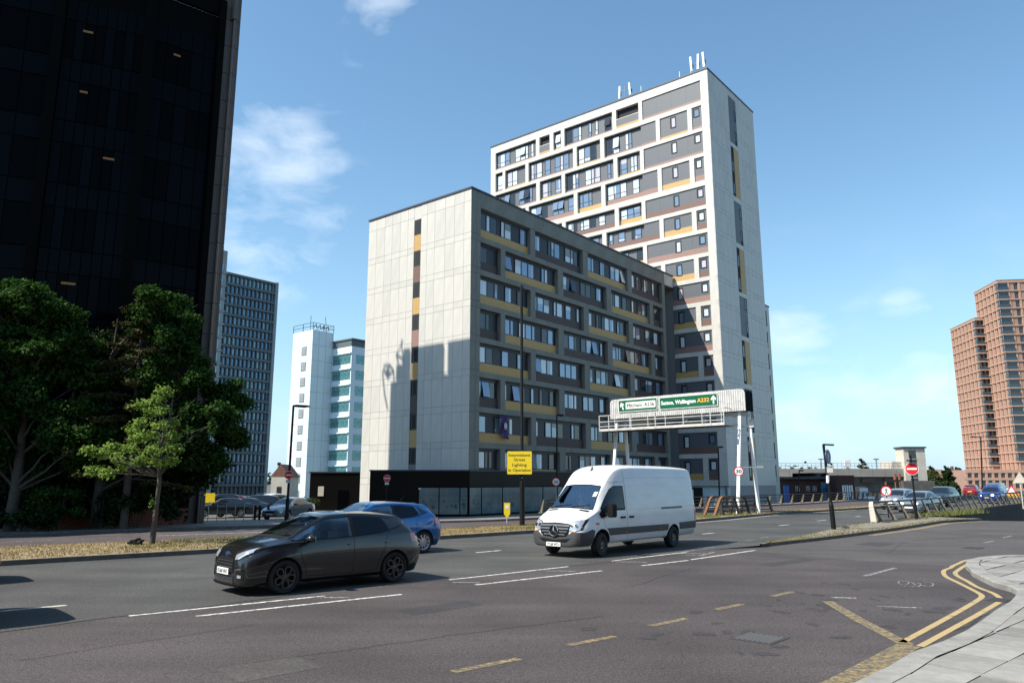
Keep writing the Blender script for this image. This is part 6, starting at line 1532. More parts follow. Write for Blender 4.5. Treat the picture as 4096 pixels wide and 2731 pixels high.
# the pale curved end post
a = Vector(UV(39.75, 16.25, .12)); mb = MB(); pts = []
for i in range(9):
    f = i / 8; pts.append(UV(39.1 + .55 * f + .5 * max(0, f - .6) ** .8, 16.42 + .36 * f, .12 + .95 * math.sin(math.pi / 2 * min(1, f * 1.08))))
for i in range(8): mb.beam(pts[i], pts[i + 1], .26 - .014 * i, .10)
setp(mb.build('railing_end_post', 'cream', None), 'pale broad curved end post of the leaning railing on the right', 'railing post')
usf_ = [34.5 + 2.3 * i for i in range(27)]
ff = railing('flyover_railing', 'long dark railing with short slanted posts along the far side of the flyover', usf_, lambda u: farkerb_v(u) + .7, .12, .82, -.25, ((1.0, .045), (.70, .028), (.42, .028), (.1, .03)), .10)
for q, vv in enumerate((25.95, 27.35)):
    railing('barrier_rail', ['dark rail around the gantry foot, side nearer the camera', 'dark rail around the gantry foot, side towards the far carriageway'][q], [40.6, 42.4, 43.6, 44.8, 46.4], lambda u: vv, .1, 1.02, .3 * (1 if q == 0 else -1), ((1.0, .05), (.75, .035), (.5, .035), (.25, .035)), .09, group='rails round the gantry foot', mpost='raildark')
for q, vv in enumerate((26.0, 26.7)):
    mb = MB(); pts = [UV(39.7 + .9 * (i / 6) ** .8 * 1.1, vv, .1 + 1.1 * math.sin(math.pi / 2 * i / 6)) for i in range(7)] + [UV(41.3, vv, 1.2)]
    for i in range(len(pts) - 1): mb.beam(pts[i], pts[i + 1], .16, .10)
    setp(mb.build('barrier_end_plate', 'rust', None), ['rusty curved end plate of the gantry barrier, nearer one', 'rusty curved end plate of the gantry barrier, farther one'][q], 'barrier', 'curved barrier ends')
# handrails and bollards before the car park on the left
t = thing('handrail', 'pale galvanised handrail before the parked cars left of the no entry post', 'handrail', (col(842, 50), 50, -.45)); w_ = col(1020, 50) - col(842, 50)
for q in range(6): MB().tube([(w_ * q / 5, 0, 0), (w_ * q / 5, 0, 1.1)], .025, 6).build('post', 'galv', t)
for zz_ in (.45, 1.1): MB().tube([(0, 0, zz_ + .12), (w_, 0, zz_)], .022, 6).build('rail', 'galv', t)
for q, px in enumerate((1028, 1046, 1080)):
    b_ = MB().tube([(0, 0, 0), (0, 0, .95), (0, 0, 1.0)], [.08, .08, .05], 10).build('bollard', 'black', None, (col(px, 52), 52, -.47)); setp(b_, ['left of three dark bollards behind the handrail', 'middle of three dark bollards behind the handrail', 'right bollard, standing apart, left of the silver saloon'][q], 'bollard', 'dark bollards by the car park')
t = thing('information_sign', 'small white and blue post sign beside the brown stone pier', 'sign', (col(745, 46.5), 46.5, -.4), facing(-19, 46)); zc_ = DP(745, 1990, 46.5)[2] + .4
MB().box(-.26, -.2, -.03, .03, 0, zc_).build('post', 'steel', t); MB().box(-.24, .26, -.04, 0, zc_ - .45, zc_ + .08).build('blue_panel', 'blue', t); MB().box(-.24, .26, -.04, 0, zc_ + .08, zc_ + .42).build('white_panel', 'white', t)
for i in range(3): MB().box(-.16, .12 - .08 * i, -.046, -.042, zc_ - .08 - i * .1, zc_ - .05 - i * .1).build('line_of_print', 'whitedirty', t)
t = thing('yellow_board', 'small yellow board behind the handrail at the car park entrance', 'sign', (col(842, 56), 56, -.5)); zc_ = DP(842, 1991, 56)[2] + .5
MB().box(-.03, .03, 0, .04, 0, zc_).build('post', 'steel', t); MB().box(-.38, .42, -.03, 0, zc_ - .35, zc_ + .35).build('board', 'signyellow', t)
# warning triangles far right
for q, (px, py, Y, lb) in enumerate(((4046, 1958, 95, 'red edged warning triangle with a yellow plate beyond the railing'), (4079, 1912, 66, 'pale back of a triangular sign on a post at the right edge'))):
    x, _, z = DP(px, py, Y); t = thing('warning_sign', lb, 'road sign', (x, Y, 0), facing(x, Y)); mb = MB(); pole(mb, 0, -.2, z, .05, m='cream'); mb.build('post', None, t); s_ = .62 if q == 0 else .55
    MB().prism([(-s_, -s_ * .75), (s_, -s_ * .75), (0, s_)], 0, .03, T=XZ).build('triangle', 'signred' if q == 0 else 'cream', t, (0, -.06, z))
    if q == 0:
        MB().prism([(-s_ * .62, -s_ * .52), (s_ * .62, -s_ * .52), (0, s_ * .6)], 0, .004, T=XZ).build('white_triangle', 'signwhite', t, (0, -.091, z)); MB().box(-.75, .75, -.06, -.03, -.9, -.5).build('plate', 'letterorange', t, (0, 0, z))
# small things on the ground
t = thing('scrap_bag', 'small crumpled black bag on the dry grass beside the young tree', 'bag', (col(565, 25.4), 25.4, .1)); bm = bmesh.new(); bmesh.ops.create_icosphere(bm, subdivisions=3, radius=.16)
for v in bm.verts: v.co = Vector((v.co.x * 1.5, v.co.y, v.co.z * .75 + .06)) * (1 + .28 * math.sin(v.co.x * 31) * math.sin(v.co.z * 37 + 2) + .1 * math.sin(v.co.y * 60))
me = bpy.data.meshes.new('bag'); bm.to_mesh(me); bm.free(); me.materials.append(M['black']); obj('bag', me, t)
t = setp(MB().box(-.14, .14, -.08, .08, 0, .07).box(-.1, .1, -.05, .05, .07, .09).build('stone_lump', 'concdark', None, UV(33.6, 15.35, .115)), 'small dark block lying beside the pole on the traffic island', 'block')

# ================================================================ vehicles
# car frame: +x forward, +y to its left, z up, origin on the ground midway between the axles
def cr_interp(keys, x):
    """smooth interpolation of rows (x, ...) by cubic Hermite with limited slopes"""
    K = keys
    if x <= K[0][0]: return K[0][1:]
    if x >= K[-1][0]: return K[-1][1:]
    i = max(j for j in range(len(K)) if K[j][0] <= x); i = min(i, len(K) - 2)
    x0, x1 = K[i][0], K[i + 1][0]; t = (x - x0) / (x1 - x0); out = []
    for c in range(1, len(K[0])):
        y0, y1 = K[i][c], K[i + 1][c]; d = (y1 - y0) / (x1 - x0)
        def sl(j):
            if j <= 0 or j >= len(K) - 1: return d
            a = (K[j][c] - K[j - 1][c]) / (K[j][0] - K[j - 1][0]); b = (K[j + 1][c] - K[j][c]) / (K[j + 1][0] - K[j][0])
            if a * b <= 0: return 0
            return 2 * a * b / (a + b)
        m0, m1 = sl(i), sl(i + 1); h = x1 - x0; t2, t3 = t * t, t * t * t
        out.append((2 * t3 - 3 * t2 + 1) * y0 + (t3 - 2 * t2 + t) * h * m0 + (-2 * t3 + 3 * t2) * y1 + (t3 - t2) * h * m1)
    return out
def half_ring(row, boxy=0.):
    zb, w0, w1, z1, w2, z2, w3, z3, z4 = row
    crown = z4 - z3
    p = [(0, zb), (w0 * .6, zb), (w0 * .93, zb + .01), (w0, zb + .07), ((w0 + w1) / 2 + .01, (zb + z1) / 2), (w1, z1 - .07), (w1, z1 + .07), ((w1 + w2) / 2 + .012, (z1 + z2) / 2 + .04), (w2 + .008, z2 - .05), (w2, z2),
         (w2 + (w3 - w2) * .33 + .012, z2 + (z3 - z2) * .33), (w2 + (w3 - w2) * .66 + .014, z2 + (z3 - z2) * .66), (w3 + .004, z3 - .03 * min(1, (z3 - z2) * 4)), (w3 - .03, z3 + crown * .28), (w3 * .82, z3 + crown * .62), (w3 * .55, z3 + crown * .88), (w3 * .28, z4 - crown * .02), (0, z4)]
    return p
def hull_mesh(keys, n, mname):
    x0, x1 = keys[0][0], keys[-1][0]; xs = set(); 
    for i in range(n + 1):
        t = i / n; xs.add(round(x0 + (x1 - x0) * (t - .10 * math.sin(2 * math.pi * t) / 1.0), 4))
    xs = sorted(xs); mb = MB(); rings = []
    for x in xs:
        h = half_ring(cr_interp(keys, x)); full = h + [(-y, z) for y, z in h[-2:0:-1]]; rings.append([(x, y, z) for y, z in full])
    m = len(rings[0]); mb.v = [p for r_ in rings for p in r_]
    for i in range(len(rings) - 1):
        for j in range(m): k = (j + 1) % m; mb.f.append([i * m + j, (i + 1) * m + j, (i + 1) * m + k, i * m + k])
    mb.f.append(list(range(m))); mb.f.append([(len(rings) - 1) * m + j for j in range(m)][::-1])
    me = bpy.data.meshes.new('body'); me.from_pydata(mb.v, [], mb.f); me.materials.append(M[mname])
    bm = bmesh.new(); bm.from_mesh(me); bmesh.ops.recalc_face_normals(bm, faces=bm.faces[:]); bm.to_mesh(me); bm.free(); return me
def boolean(me, cutters):
    """subtract closed cutter meshes from a closed mesh"""
    a = bpy.data.objects.new('a', me); COL.objects.link(a); tmp = []
    for c in cutters:
        b = bpy.data.objects.new('b', c); COL.objects.link(b); tmp.append(b)
        md = a.modifiers.new('m', 'BOOLEAN'); md.operation = 'DIFFERENCE'; md.solver = 'EXACT'; md.object = b; md.material_mode = 'TRANSFER'
    dg = bpy.context.evaluated_depsgraph_get(); out = bpy.data.meshes.new_from_object(a.evaluated_get(dg), depsgraph=dg)
    for o in [a] + tmp: bpy.data.objects.remove(o)
    return out
class Car:
    AX = {'y+': (Vector((0, 1, 0)), lambda a, b: Vector((a, 9, b))), 'y-': (Vector((0, -1, 0)), lambda a, b: Vector((a, -9, b))), 'x+': (Vector((1, 0, 0)), lambda a, b: Vector((9, a, b))),
          'x-': (Vector((-1, 0, 0)), lambda a, b: Vector((-9, a, b))), 'z': (Vector((0, 0, 1)), lambda a, b: Vector((a, b, 9)))}
    def __init__(s, keys, n=64, mname='paint_grey'):
        s.me = hull_mesh(keys, n, mname); s.keys = keys; s.bvh = BVHTree.FromPolygons([v.co[:] for v in s.me.vertices], [tuple(p.vertices) for p in s.me.polygons])
    def hit(s, ax, a, b):
        d, f = s.AX[ax]; loc, nr, _, _ = s.bvh.ray_cast(f(a, b), -d)
        return (loc, nr) if loc is not None else (None, None)
    def patch(s, A, B, ax, off=.006, thick=.02, nx=10, ny=4):
        """conforming solid between two 2D polylines given in the plane facing axis ax"""
        def res(L_, t):
            L_ = [Vector(p) for p in L_]; ds = [0]
            for i in range(len(L_) - 1): ds.append(ds[-1] + (L_[i + 1] - L_[i]).length)
            q = t * ds[-1]
            for i in range(len(L_) - 1):
                if q <= ds[i + 1] + 1e-9: return L_[i].lerp(L_[i + 1], (q - ds[i]) / max(ds[i + 1] - ds[i], 1e-9))
            return L_[-1]
        d = s.AX[ax][0]; top = []; bot = []; last = None
        for i in range(nx + 1):
            a = res(A, i / nx); b = res(B, i / nx)
            for j in range(ny + 1):
                p = a.lerp(b, j / ny); loc, nr = s.hit(ax, p.x, p.y)
                if loc is None: loc = last if last is not None else Vector((0, 0, 0)); nr = d
                last = loc; nn = (nr if nr.dot(d) > 0 else -nr); nn = (nn + d * .6).normalized(); top.append(loc + nn * off); bot.append(loc - nn * thick)
        m = ny + 1; N_ = len(top); fs = []
        for i in range(nx):
            for j in range(ny): q = (i * m + j, i * m + j + 1, (i + 1) * m + j + 1, (i + 1) * m + j); fs.append(q); fs.append(tuple(N_ + k for k in q[::-1]))
        edge = [i * m for i in range(nx + 1)] + [nx * m + j for j in range(1, m)] + [i * m + m - 1 for i in range(nx - 1, -1, -1)] + [j for j in range(m - 2, 0, -1)]
        for i in range(len(edge)): a_, b_ = edge[i], edge[(i + 1) % len(edge)]; fs.append((b_, a_, N_ + a_, N_ + b_))
        me = bpy.data.meshes.new('patch'); me.from_pydata([p[:] for p in top + bot], [], fs)
        bm = bmesh.new(); bm.from_mesh(me); bmesh.ops.recalc_face_normals(bm, faces=bm.faces[:]); bm.to_mesh(me); bm.free(); return me
    def add(s, name, mname, parent, A, B, ax, off=.006, thick=.02, nx=10, ny=4, smooth=True, **kw):
        me = s.patch(A, B, ax, off, thick, nx, ny); me.name = name; me.materials.append(M[mname])
        if smooth: me.polygons.foreach_set('use_smooth', [True] * len(me.polygons)); me.set_sharp_from_angle(angle=R(40))
        return obj(name, me, parent, **kw)
def cyl_y(x, z, r, y0, y1, mname, n=32):
    mb = MB(); mb.lathe([(0, y0), (r, y0), (r, y1), (0, y1)], n, mname); me = mb.mesh('c'); bm = bmesh.new(); bm.from_mesh(me)
    for v in bm.verts: v.co.x += x; v.co.z += z
    bmesh.ops.remove_doubles(bm, verts=bm.verts[:], dist=1e-5); bmesh.ops.recalc_face_normals(bm, faces=bm.faces[:]); bm.to_mesh(me); bm.free(); return me
def wheel_mesh(r, w, rim_r, style, mrim):
    """outer side faces -y"""
    k = ('wheel', r, w, style, mrim)
    if k in _cache: return _cache[k]
    ty = MB(); ty.lathe([(rim_r, -w * .38), (rim_r + .02, -w * .47), (r * .90, -w * .5), (r - .012, -w * .42), (r, -w * .3), (r, w * .3), (r - .012, w * .42), (r * .9, w * .5), (rim_r, w * .4)], 36, 'rubber')
    for q in range(4): ty.lathe([(r - .001, -w * .24 + q * w * .14), (r + .003, -w * .22 + q * w * .14), (r + .003, -w * .14 + q * w * .14), (r - .001, -w * .12 + q * w * .14)], 36, 'rubber')
    rm = MB(); rm.lathe([(rim_r, w * .4), (rim_r - .02, w * .3), (rim_r - .03, -w * .30), (rim_r - .004, -w * .42), (rim_r + .002, -w * .44), (rim_r + .002, -w * .38)], 36, mrim); rm.lathe([(0, -w * .05), (rim_r - .03, -w * .05)], 24, 'black')
    rm.lathe([(0, -w * .42), (.035, -w * .42), (.07, -w * .36), (.075, -w * .1)], 16, mrim)
    if style == 'steel':
        rm.lathe([(.07, -w * .3), (rim_r * .62, -w * .36), (rim_r * .8, -w * .22), (rim_r - .02, -w * .2)], 32, mrim)
        for q in range(10): a = q * math.pi / 5; rm.lathe([(0, -w * .34), (.028, -w * .34)], 8, 'black', T=Matrix.Translation((rim_r * .7 * math.cos(a), -.008, rim_r * .7 * math.sin(a))))
        for q in range(6): a = q * math.pi / 3; rm.lathe([(0, -w * .46), (.016, -w * .46), (.016, -w * .36)], 8, 'steel', T=Matrix.Translation((rim_r * .36 * math.cos(a), 0, rim_r * .36 * math.sin(a))))
    else:
        nsp = {'petal': 5, 'ten': 10, 'five': 5}[style]
        for q in range(nsp):
            T = Matrix.Rotation(q * 2 * math.pi / nsp, 4, 'Y')
            if style == 'petal':
                pts = [(.05, -.012), (.10, -.055), (.15, -.062), (rim_r - .03, -.045), (rim_r - .02, 0), (rim_r - .03, .045), (.15, .062), (.10, .055), (.05, .012)]
                for i in range(len(pts) - 1): p, q2 = pts[i], pts[i + 1]; rm.beam(T @ Vector((p[0], -w * .40, p[1])), T @ Vector((q2[0], -w * .40, q2[1])), .022, .03, mrim, up=(0, 1, 0))
            else:
                ww = .03 if style == 'ten' else .065
                rm.add([T @ Vector(p) for p in ((.04, -w * .42, -ww), (.04, -w * .42, ww), (rim_r - .015, -w * .38, ww * .62), (rim_r - .015, -w * .38, -ww * .62), (.04, -w * .25, -ww), (.04, -w * .25, ww), (rim_r - .015, -w * .25, ww * .62), (rim_r - .015, -w * .25, -ww * .62))], [(0, 1, 2, 3), (4, 7, 6, 5), (0, 4, 5, 1), (1, 5, 6, 2), (2, 6, 7, 3), (3, 7, 4, 0)], mrim)
    _cache[k] = (rm.mesh('wheel', smooth=True), ty.mesh('tyre', smooth=True)); return _cache[k]
def put_wheels(t, ax_f, ax_r, y, r, w, rim_r, style, mrim, steer=0.):
    rm, ty = wheel_mesh(r, w, rim_r, style, mrim)
    for x in (ax_f, ax_r):
        for sg in (-1, 1):
            o = obj('wheel', rm, t, (x, sg * y, r - .005), R(180) if sg > 0 else 0)
            if x == ax_f: o.rotation_euler.z += steer
            o.rotation_euler.y = rnd.uniform(0, 1); obj('tyre', ty, o)
def mirror_pt(L_): return [(-a, b) for a, b in L_]
def number_plate(t, car, text, y, z, w=.52, h=.112, ax='x+', tilt=0., name='number_plate', mname='platewhite'):
    loc, nr = car.hit(ax, y, z); sg = 1 if ax == 'x+' else -1
    o = MB().box(-w / 2, w / 2, -.012, .012, -h / 2, h / 2).build(name, mname, t, (loc.x + sg * .035, y, z)); o.rotation_euler = (0, 0, R(90) * sg)
    me = text_mesh(text, 'letterdark', h * .68, w * .86, bold=.05); obj('lettering', me, o, (-w * .43, -.0145, -h * .34))
    return o
def seam(car, t, pts, ax='y+', w=.010, name='panel_gap', m='black', off=.0012):
    """thin dark line lying on the skin"""
    mb = MB(); P = []
    d = Car.AX[ax][0]
    for i in range(len(pts) - 1):
        n = max(2, int((Vector(pts[i + 1]) - Vector(pts[i])).length / .05))
        for k in range(n): q = Vector(pts[i]).lerp(Vector(pts[i + 1]), k / n); l, nr = car.hit(ax, q.x, q.y); P.append((l, nr)) if l is not None else None
    l, nr = car.hit(ax, *pts[-1]); P.append((l, nr)) if l is not None else None
    L_ = []; Rr = []
    for i, (l, nr) in enumerate(P):
        dd = (P[min(i + 1, len(P) - 1)][0] - P[max(i - 1, 0)][0]).normalized(); s_ = dd.cross(d).normalized() * w / 2; nn = nr if nr.dot(d) > 0 else -nr
        L_.append(l + s_ + nn * off); Rr.append(l - s_ + nn * off)
    n = len(L_); mb.add(L_ + Rr, [(i, i + 1, n + i + 1, n + i) for i in range(n - 1)]); return mb.build(name, m, t)

def hatch(label, cat, loc, heading_az, pm, style, mrim, scale=1., detail=True, plate=None, group=None, interior=True, kind='fiesta'):
    """five-door hatchback; heading_az = compass direction of travel"""
    t = thing('car', label, cat, loc, R(90 - heading_az), group)
    keys = [(-1.985, .26, .50, .62, .50, .60, .68, .50, .74, .76), (-1.95, .22, .62, .74, .52, .70, .80, .60, .88, .90), (-1.84, .19, .72, .81, .56, .76, .93, .63, 1.00, 1.03), (-1.66, .18, .80, .855, .60, .80, 1.02, .60, 1.19, 1.235), (-1.50, .18, .82, .865, .62, .81, 1.03, .57, 1.315, 1.37),
            (-1.30, .18, .83, .87, .64, .82, 1.02, .565, 1.355, 1.41), (-.9, .18, .83, .865, .64, .825, 1.00, .57, 1.395, 1.45), (-.3, .18, .83, .855, .62, .825, .975, .575, 1.425, 1.482), (.22, .18, .83, .855, .62, .825, .955, .575, 1.405, 1.46), (.60, .18, .83, .855, .62, .825, .945, .60, 1.27, 1.32), (.92, .18, .83, .86, .62, .82, .935, .64, 1.115, 1.16),
            (1.18, .18, .83, .865, .62, .81, .93, .68, .995, 1.045), (1.30, .18, .83, .868, .62, .805, .92, .67, .97, 1.015), (1.52, .18, .82, .862, .60, .79, .895, .63, .94, .98), (1.76, .17, .79, .83, .56, .74, .84, .58, .89, .92), (1.91, .17, .74, .765, .52, .68, .78, .50, .83, .85), (2.0, .17, .64, .67, .48, .60, .71, .42, .755, .775), (2.045, .19, .52, .55, .44, .48, .64, .34, .69, .70), (2.065, .23, .40, .42, .42, .38, .58, .27, .62, .63)]
    car = Car(keys, 70, pm); XF, XR, WR = 1.245, -1.245, .315
    cut = [cyl_y(x, WR, WR + .045, sg * .52, sg * 1.1, 'interior') for x in (XF, XR) for sg in (-1, 1)]
    # window outlines on the side, (x, z)
    w_front = ([(1.08, .985), (.66, 1.20), (.32, 1.34), (-.20, 1.372)], [(1.0, .965), (.5, .985), (.2, .99), (-.20, 1.005)])
    w_rear = ([(-.29, 1.372), (-.6, 1.366), (-.95, 1.335), (-1.02, 1.32)], [(-.29, 1.01), (-.6, 1.025), (-.9, 1.05), (-1.12, 1.10)])
    w_quart = ([(-1.08, 1.315), (-1.22, 1.29)], [(-1.17, 1.11), (-1.42, 1.17)])
    ws = ([(-.50, 1.385), (0, 1.42), (.50, 1.385)], [(-.63, 1.045), (0, 1.06), (.63, 1.045)])
    rw = ([(-.46, 1.30), (0, 1.32), (.46, 1.30)], [(-.55, 1.06), (0, 1.05), (.55, 1.06)])
    if interior:
        def cav():
            mb = MB(); xs = [1.06, .70, .3, -.4, -1.0, -1.5]; rr = []
            for x in xs:
                r_ = cr_interp(keys, x); w2, z2, w3, z3, z4 = r_[4], r_[5], r_[6], r_[7], r_[8]; h = [(w2 - .10, .48), (w2 - .10, z2 - .02), (w3 - .07, z3 - .07)]
                rr.append([(x, y, z) for y, z in h] + [(x, -y, z) for y, z in h[::-1]])
            for r_ in rr: mb.v += r_
            for i in range(len(rr) - 1):
                for j in range(6): k = (j + 1) % 6; mb.f.append([i * 6 + j, i * 6 + k, (i + 1) * 6 + k, (i + 1) * 6 + j])
            mb.f.append(list(range(6))[::-1]); mb.f.append([(len(rr) - 1) * 6 + j for j in range(6)]); me = bpy.data.meshes.new('c'); me.from_pydata(mb.v, [], mb.f); me.materials.append(M['interior'])
            bm = bmesh.new(); bm.from_mesh(me); bmesh.ops.recalc_face_normals(bm, faces=bm.faces[:]); bm.to_mesh(me); bm.free(); return me
        cut.append(cav())
        for A, B, ax in [(w_front[0], w_front[1], 'y+'), (w_front[0], w_front[1], 'y-'), (w_rear[0], w_rear[1], 'y+'), (w_rear[0], w_rear[1], 'y-'), (ws[0], ws[1], 'x+'), (rw[0], rw[1], 'x-')]:
            c = car.patch(A, B, ax, .06, .15, 8, 3); c.materials.append(M['interior']); cut.append(c)
    body = boolean(car.me, cut); body.name = 'body'; body.polygons.foreach_set('use_smooth', [True] * len(body.polygons)); body.set_sharp_from_angle(angle=R(32)); obj('body', body, t)
    gm = 'carglass' if interior else 'farglass'; gd = 'carglassdark' if interior else 'farglass'
    for ax in ('y+', 'y-'):
        car.add('side_window', gm, t, *w_front, ax, .003, .004); car.add('side_window', gd, t, *w_rear, ax, .003, .004); car.add('side_window', 'farglass', t, *w_quart, ax, .004, .004, 4)
        # dark pillar trim and window seals
        car.add('pillar_trim', 'black', t, [(-.205, 1.372), (-.285, 1.372)], [(-.205, 1.0), (-.285, 1.0)], ax, .003, .01, 2)
        seam(car, t, [(1.12, .970), (.5, .975), (.2, .978), (-.3, .995), (-.9, 1.035), (-1.15, 1.085), (-1.45, 1.16)], ax, .022, 'window_seal', 'black', .004)
        seam(car, t, [(1.13, .99), (.66, 1.215), (.32, 1.355), (-.25, 1.388), (-.6, 1.382), (-1.0, 1.345), (-1.25, 1.30)], ax, .014, 'window_seal', 'black', .004)
        seam(car, t, [(-.245, 1.40), (-.245, .98), (-.25, .6), (-.22, .30)], ax); seam(car, t, [(.97, .96), (.93, .7), (.84, .5), (.80, .30), (-.22, .28)], ax); seam(car, t, [(-1.12, 1.08), (-1.02, .9), (-.98, .72), (-.86, .52), (-.80, .30), (-.24, .28)], ax)
        seam(car, t, [(1.62, .80), (1.3, .865), (1.02, .93)], ax)
        car.add('sill_trim', 'black', t, [(-.86, .245), (0, .235), (.86, .245)], [(-.86, .19), (0, .185), (.86, .19)], ax, .012, .02)
        for x in (-.10, -.98): car.add('door_handle', pm, t, [(x - .16, .845), (x, .855)], [(x - .16, .82), (x, .83)], ax, .03, .0, 4, 2)
        # mirror
        sg = 1 if ax == 'y+' else -1; l, _ = car.hit(ax, .74, .95)
        bm = bmesh.new(); bmesh.ops.create_uvsphere(bm, u_segments=16, v_segments=10, radius=1)
        for v in bm.verts: v.co = Vector((v.co.x * (.06 if v.co.x < 0 else .085), v.co.y * .115, v.co.z * .075))
        me = bpy.data.meshes.new('door_mirror'); bm.to_mesh(me); bm.free(); me.materials.append(M[pm]); me.polygons.foreach_set('use_smooth', [True] * len(me.polygons)); mr = obj('door_mirror', me, t, (.80, sg * (abs(l.y) + .13), 1.00))
        MB().beam((0, -sg * .14, -.06), (0, 0, -.02), .07, .035).build('mirror_arm', 'black', mr); MB().box(-.062, -.056, -.10, .10, -.055, .055).build('mirror_glass', 'chrome', mr)
    sc = lambda L_: L_
    car.add('windscreen', gm, t, *ws, 'x+', .003, .004, 12, 6); car.add('rear_window', gd, t, *rw, 'x-', .003, .004, 10, 4)
    car.add('scuttle', 'black', t, [(-.66, 1.038), (0, 1.055), (.66, 1.038)], [(-.68, 1.0), (0, 1.02), (.68, 1.0)], 'x+', .006, .01, 12, 2)
    for a, b in (((-.42, 1.06), (.02, 1.11)), ((.08, 1.06), (.52, 1.11))): seam(car, t, [a, b], 'x+', .02, 'wiper', 'black', .02)
    # front end
    for mf in (False, True):
        F_ = mirror_pt if mf else sc
        car.add('headlight', 'lampglass', t, F_([(.40, .74), (.55, .80), (.72, .87)]), F_([(.42, .655), (.56, .67), (.72, .79)]), 'x+', .010, .01, 8, 4)
        car.add('headlight_surround', 'black', t, F_([(.385, .755), (.55, .82), (.75, .895)]), F_([(.40, .635), (.56, .65), (.75, .77)]), 'x+', .004, .01, 8, 4)
        car.add('fog_lamp_recess', 'black', t, F_([(.50, .46), (.70, .44)]), F_([(.50, .31), (.68, .30)]), 'x+', .006, .02, 4, 3); car.add('fog_lamp', 'lampglass', t, F_([(.55, .385), (.64, .38)]), F_([(.55, .33), (.64, .33)]), 'x+', .014, .01, 3, 3)
        car.add('fog_trim', 'chrome', t, F_([(.48, .475), (.60, .50), (.70, .49)]), F_([(.48, .462), (.60, .485), (.70, .475)]), 'x+', .014, .01, 5, 1)
        seam(car, t, F_([(.36, .76), (.40, .80), (.58, .86), (.66, .93)]), 'x+', .008)
        car.add('tail_light', 'taillight', t, F_([(.60, 1.0), (.735, .98)]), F_([(.56, .80), (.735, .78)]), 'x-', .012, .01, 4, 4); l, _ = car.hit('y-' if mf else 'y+', -1.7, .88)
        car.add('tail_light', 'taillight', t, [(-1.90, .96), (-1.62, 1.0)], [(-1.90, .80), (-1.66, .83)], 'y-' if mf else 'y+', .008, .01, 4, 3)
    gr_ = car.add('grille', 'black', t, [(-.36, .66), (-.20, .69), (0, .70), (.20, .69), (.36, .66)], [(-.40, .42), (-.2, .40), (0, .395), (.2, .40), (.40, .42)], 'x+', .008, .01, 12, 4)
    mb = MB()
    for j in range(4):
        for i in range(13):
            y_ = -.33 + i * .055 + (.0275 if j % 2 else 0); z_ = .45 + j * .057; l, nr = car.hit('x+', y_, z_)
            if l is not None and abs(y_) < .36: mb.box(l.x + .004, l.x + .016, y_ - .021, y_ + .021, z_ - .006, z_ + .006)
    mb.build('grille_mesh', 'bumperplastic', gr_)
    for i in range(4): car.add('lower_grille_slat', 'bumperplastic', t, [(-.40, .335 - i * .032), (0, .33 - i * .032), (.40, .335 - i * .032)], [(-.40, .32 - i * .032), (0, .315 - i * .032), (.40, .32 - i * .032)], 'x+', .012, .01, 8, 1)
    car.add('lower_grille', 'black', t, [(-.44, .355), (0, .345), (.44, .355)], [(-.42, .215), (0, .21), (.42, .215)], 'x+', .003, .01, 8, 2)
    car.add('front_splitter', 'black', t, [(-.62, .215), (0, .21), (.62, .215)], [(-.60, .185), (0, .175), (.60, .185)], 'x+', .03, .02, 10, 1)
    l, _ = car.hit('x+', 0, .615); b_ = MB().lathe([(0, -.012), (.5, -.012), (.55, 0), (.5, .012), (0, .012)], 20, 'chrome', T=Matrix.Diagonal((.13, 1, .075, 1))).build('badge', None, t, (l.x + .02, 0, .675)); b_.rotation_euler = (R(-40) * 0, 0, R(90)); b_.location = (car.hit('x+', 0, .745)[0].x + .01, 0, .745)
    MB().lathe([(0, -.015), (.42, -.015)], 20, 'signblue', T=Matrix.Diagonal((.13, 1, .075, 1))).build('badge_face', None, b_)
    if plate: number_plate(t, car, plate, 0, .43)
    number_plate(t, car, plate or 'KU68 VNT', 0, .62, ax='x-', mname='signyellow')
    car.add('rear_spoiler', pm, t, [(-1.50, -.52), (-1.52, 0), (-1.50, .52)], [(-1.62, -.50), (-1.66, 0), (-1.62, .50)], 'z', .02, .01, 8, 2)
    car.add('rear_bumper', 'black', t, [(-.55, .34), (0, .34), (.55, .34)], [(-.5, .24), (0, .24), (.5, .24)], 'x-', .01, .01, 8, 2)
    MB().tube([(-.95, 0, 1.47), (-1.12, 0, 1.66)], [.008, .004], 5).build('roof_aerial', 'black', t)
    seam(car, t, [(1.0, -.60), (1.45, -.585), (1.78, -.50), (1.93, -.36)], 'z', .008); seam(car, t, [(1.0, .60), (1.45, .585), (1.78, .50), (1.93, .36)], 'z', .008)
    if interior:
        ins_ = MB(); ins_.box(.72, 1.08, -.66, .66, .55, .95); ins_.build('dashboard', 'interior', t)
        for sg in (-1, 1):
            s_ = MB(); s_.box(-.05, .45, sg * .37 - .23, sg * .37 + .23, .42, .58); s_.add([(-.1, sg * .37 - .23, .55), (.06, sg * .37 - .23, .55), (-.02, sg * .37 - .2, 1.08), (-.14, sg * .37 - .2, 1.08), (-.1, sg * .37 + .23, .55), (.06, sg * .37 + .23, .55), (-.02, sg * .37 + .2, 1.08), (-.14, sg * .37 + .2, 1.08)], [(0, 1, 2, 3), (7, 6, 5, 4), (0, 4, 5, 1), (1, 5, 6, 2), (2, 6, 7, 3), (3, 7, 4, 0)]); s_.box(-.14, -.04, sg * .37 - .12, sg * .37 + .12, 1.1, 1.26); s_.build('seat', 'seat', t)
        s_ = MB(); s_.box(-.85, -.45, -.6, .6, .42, .58); s_.box(-.98, -.84, -.6, .6, .58, 1.06); s_.build('rear_seat', 'seat', t)
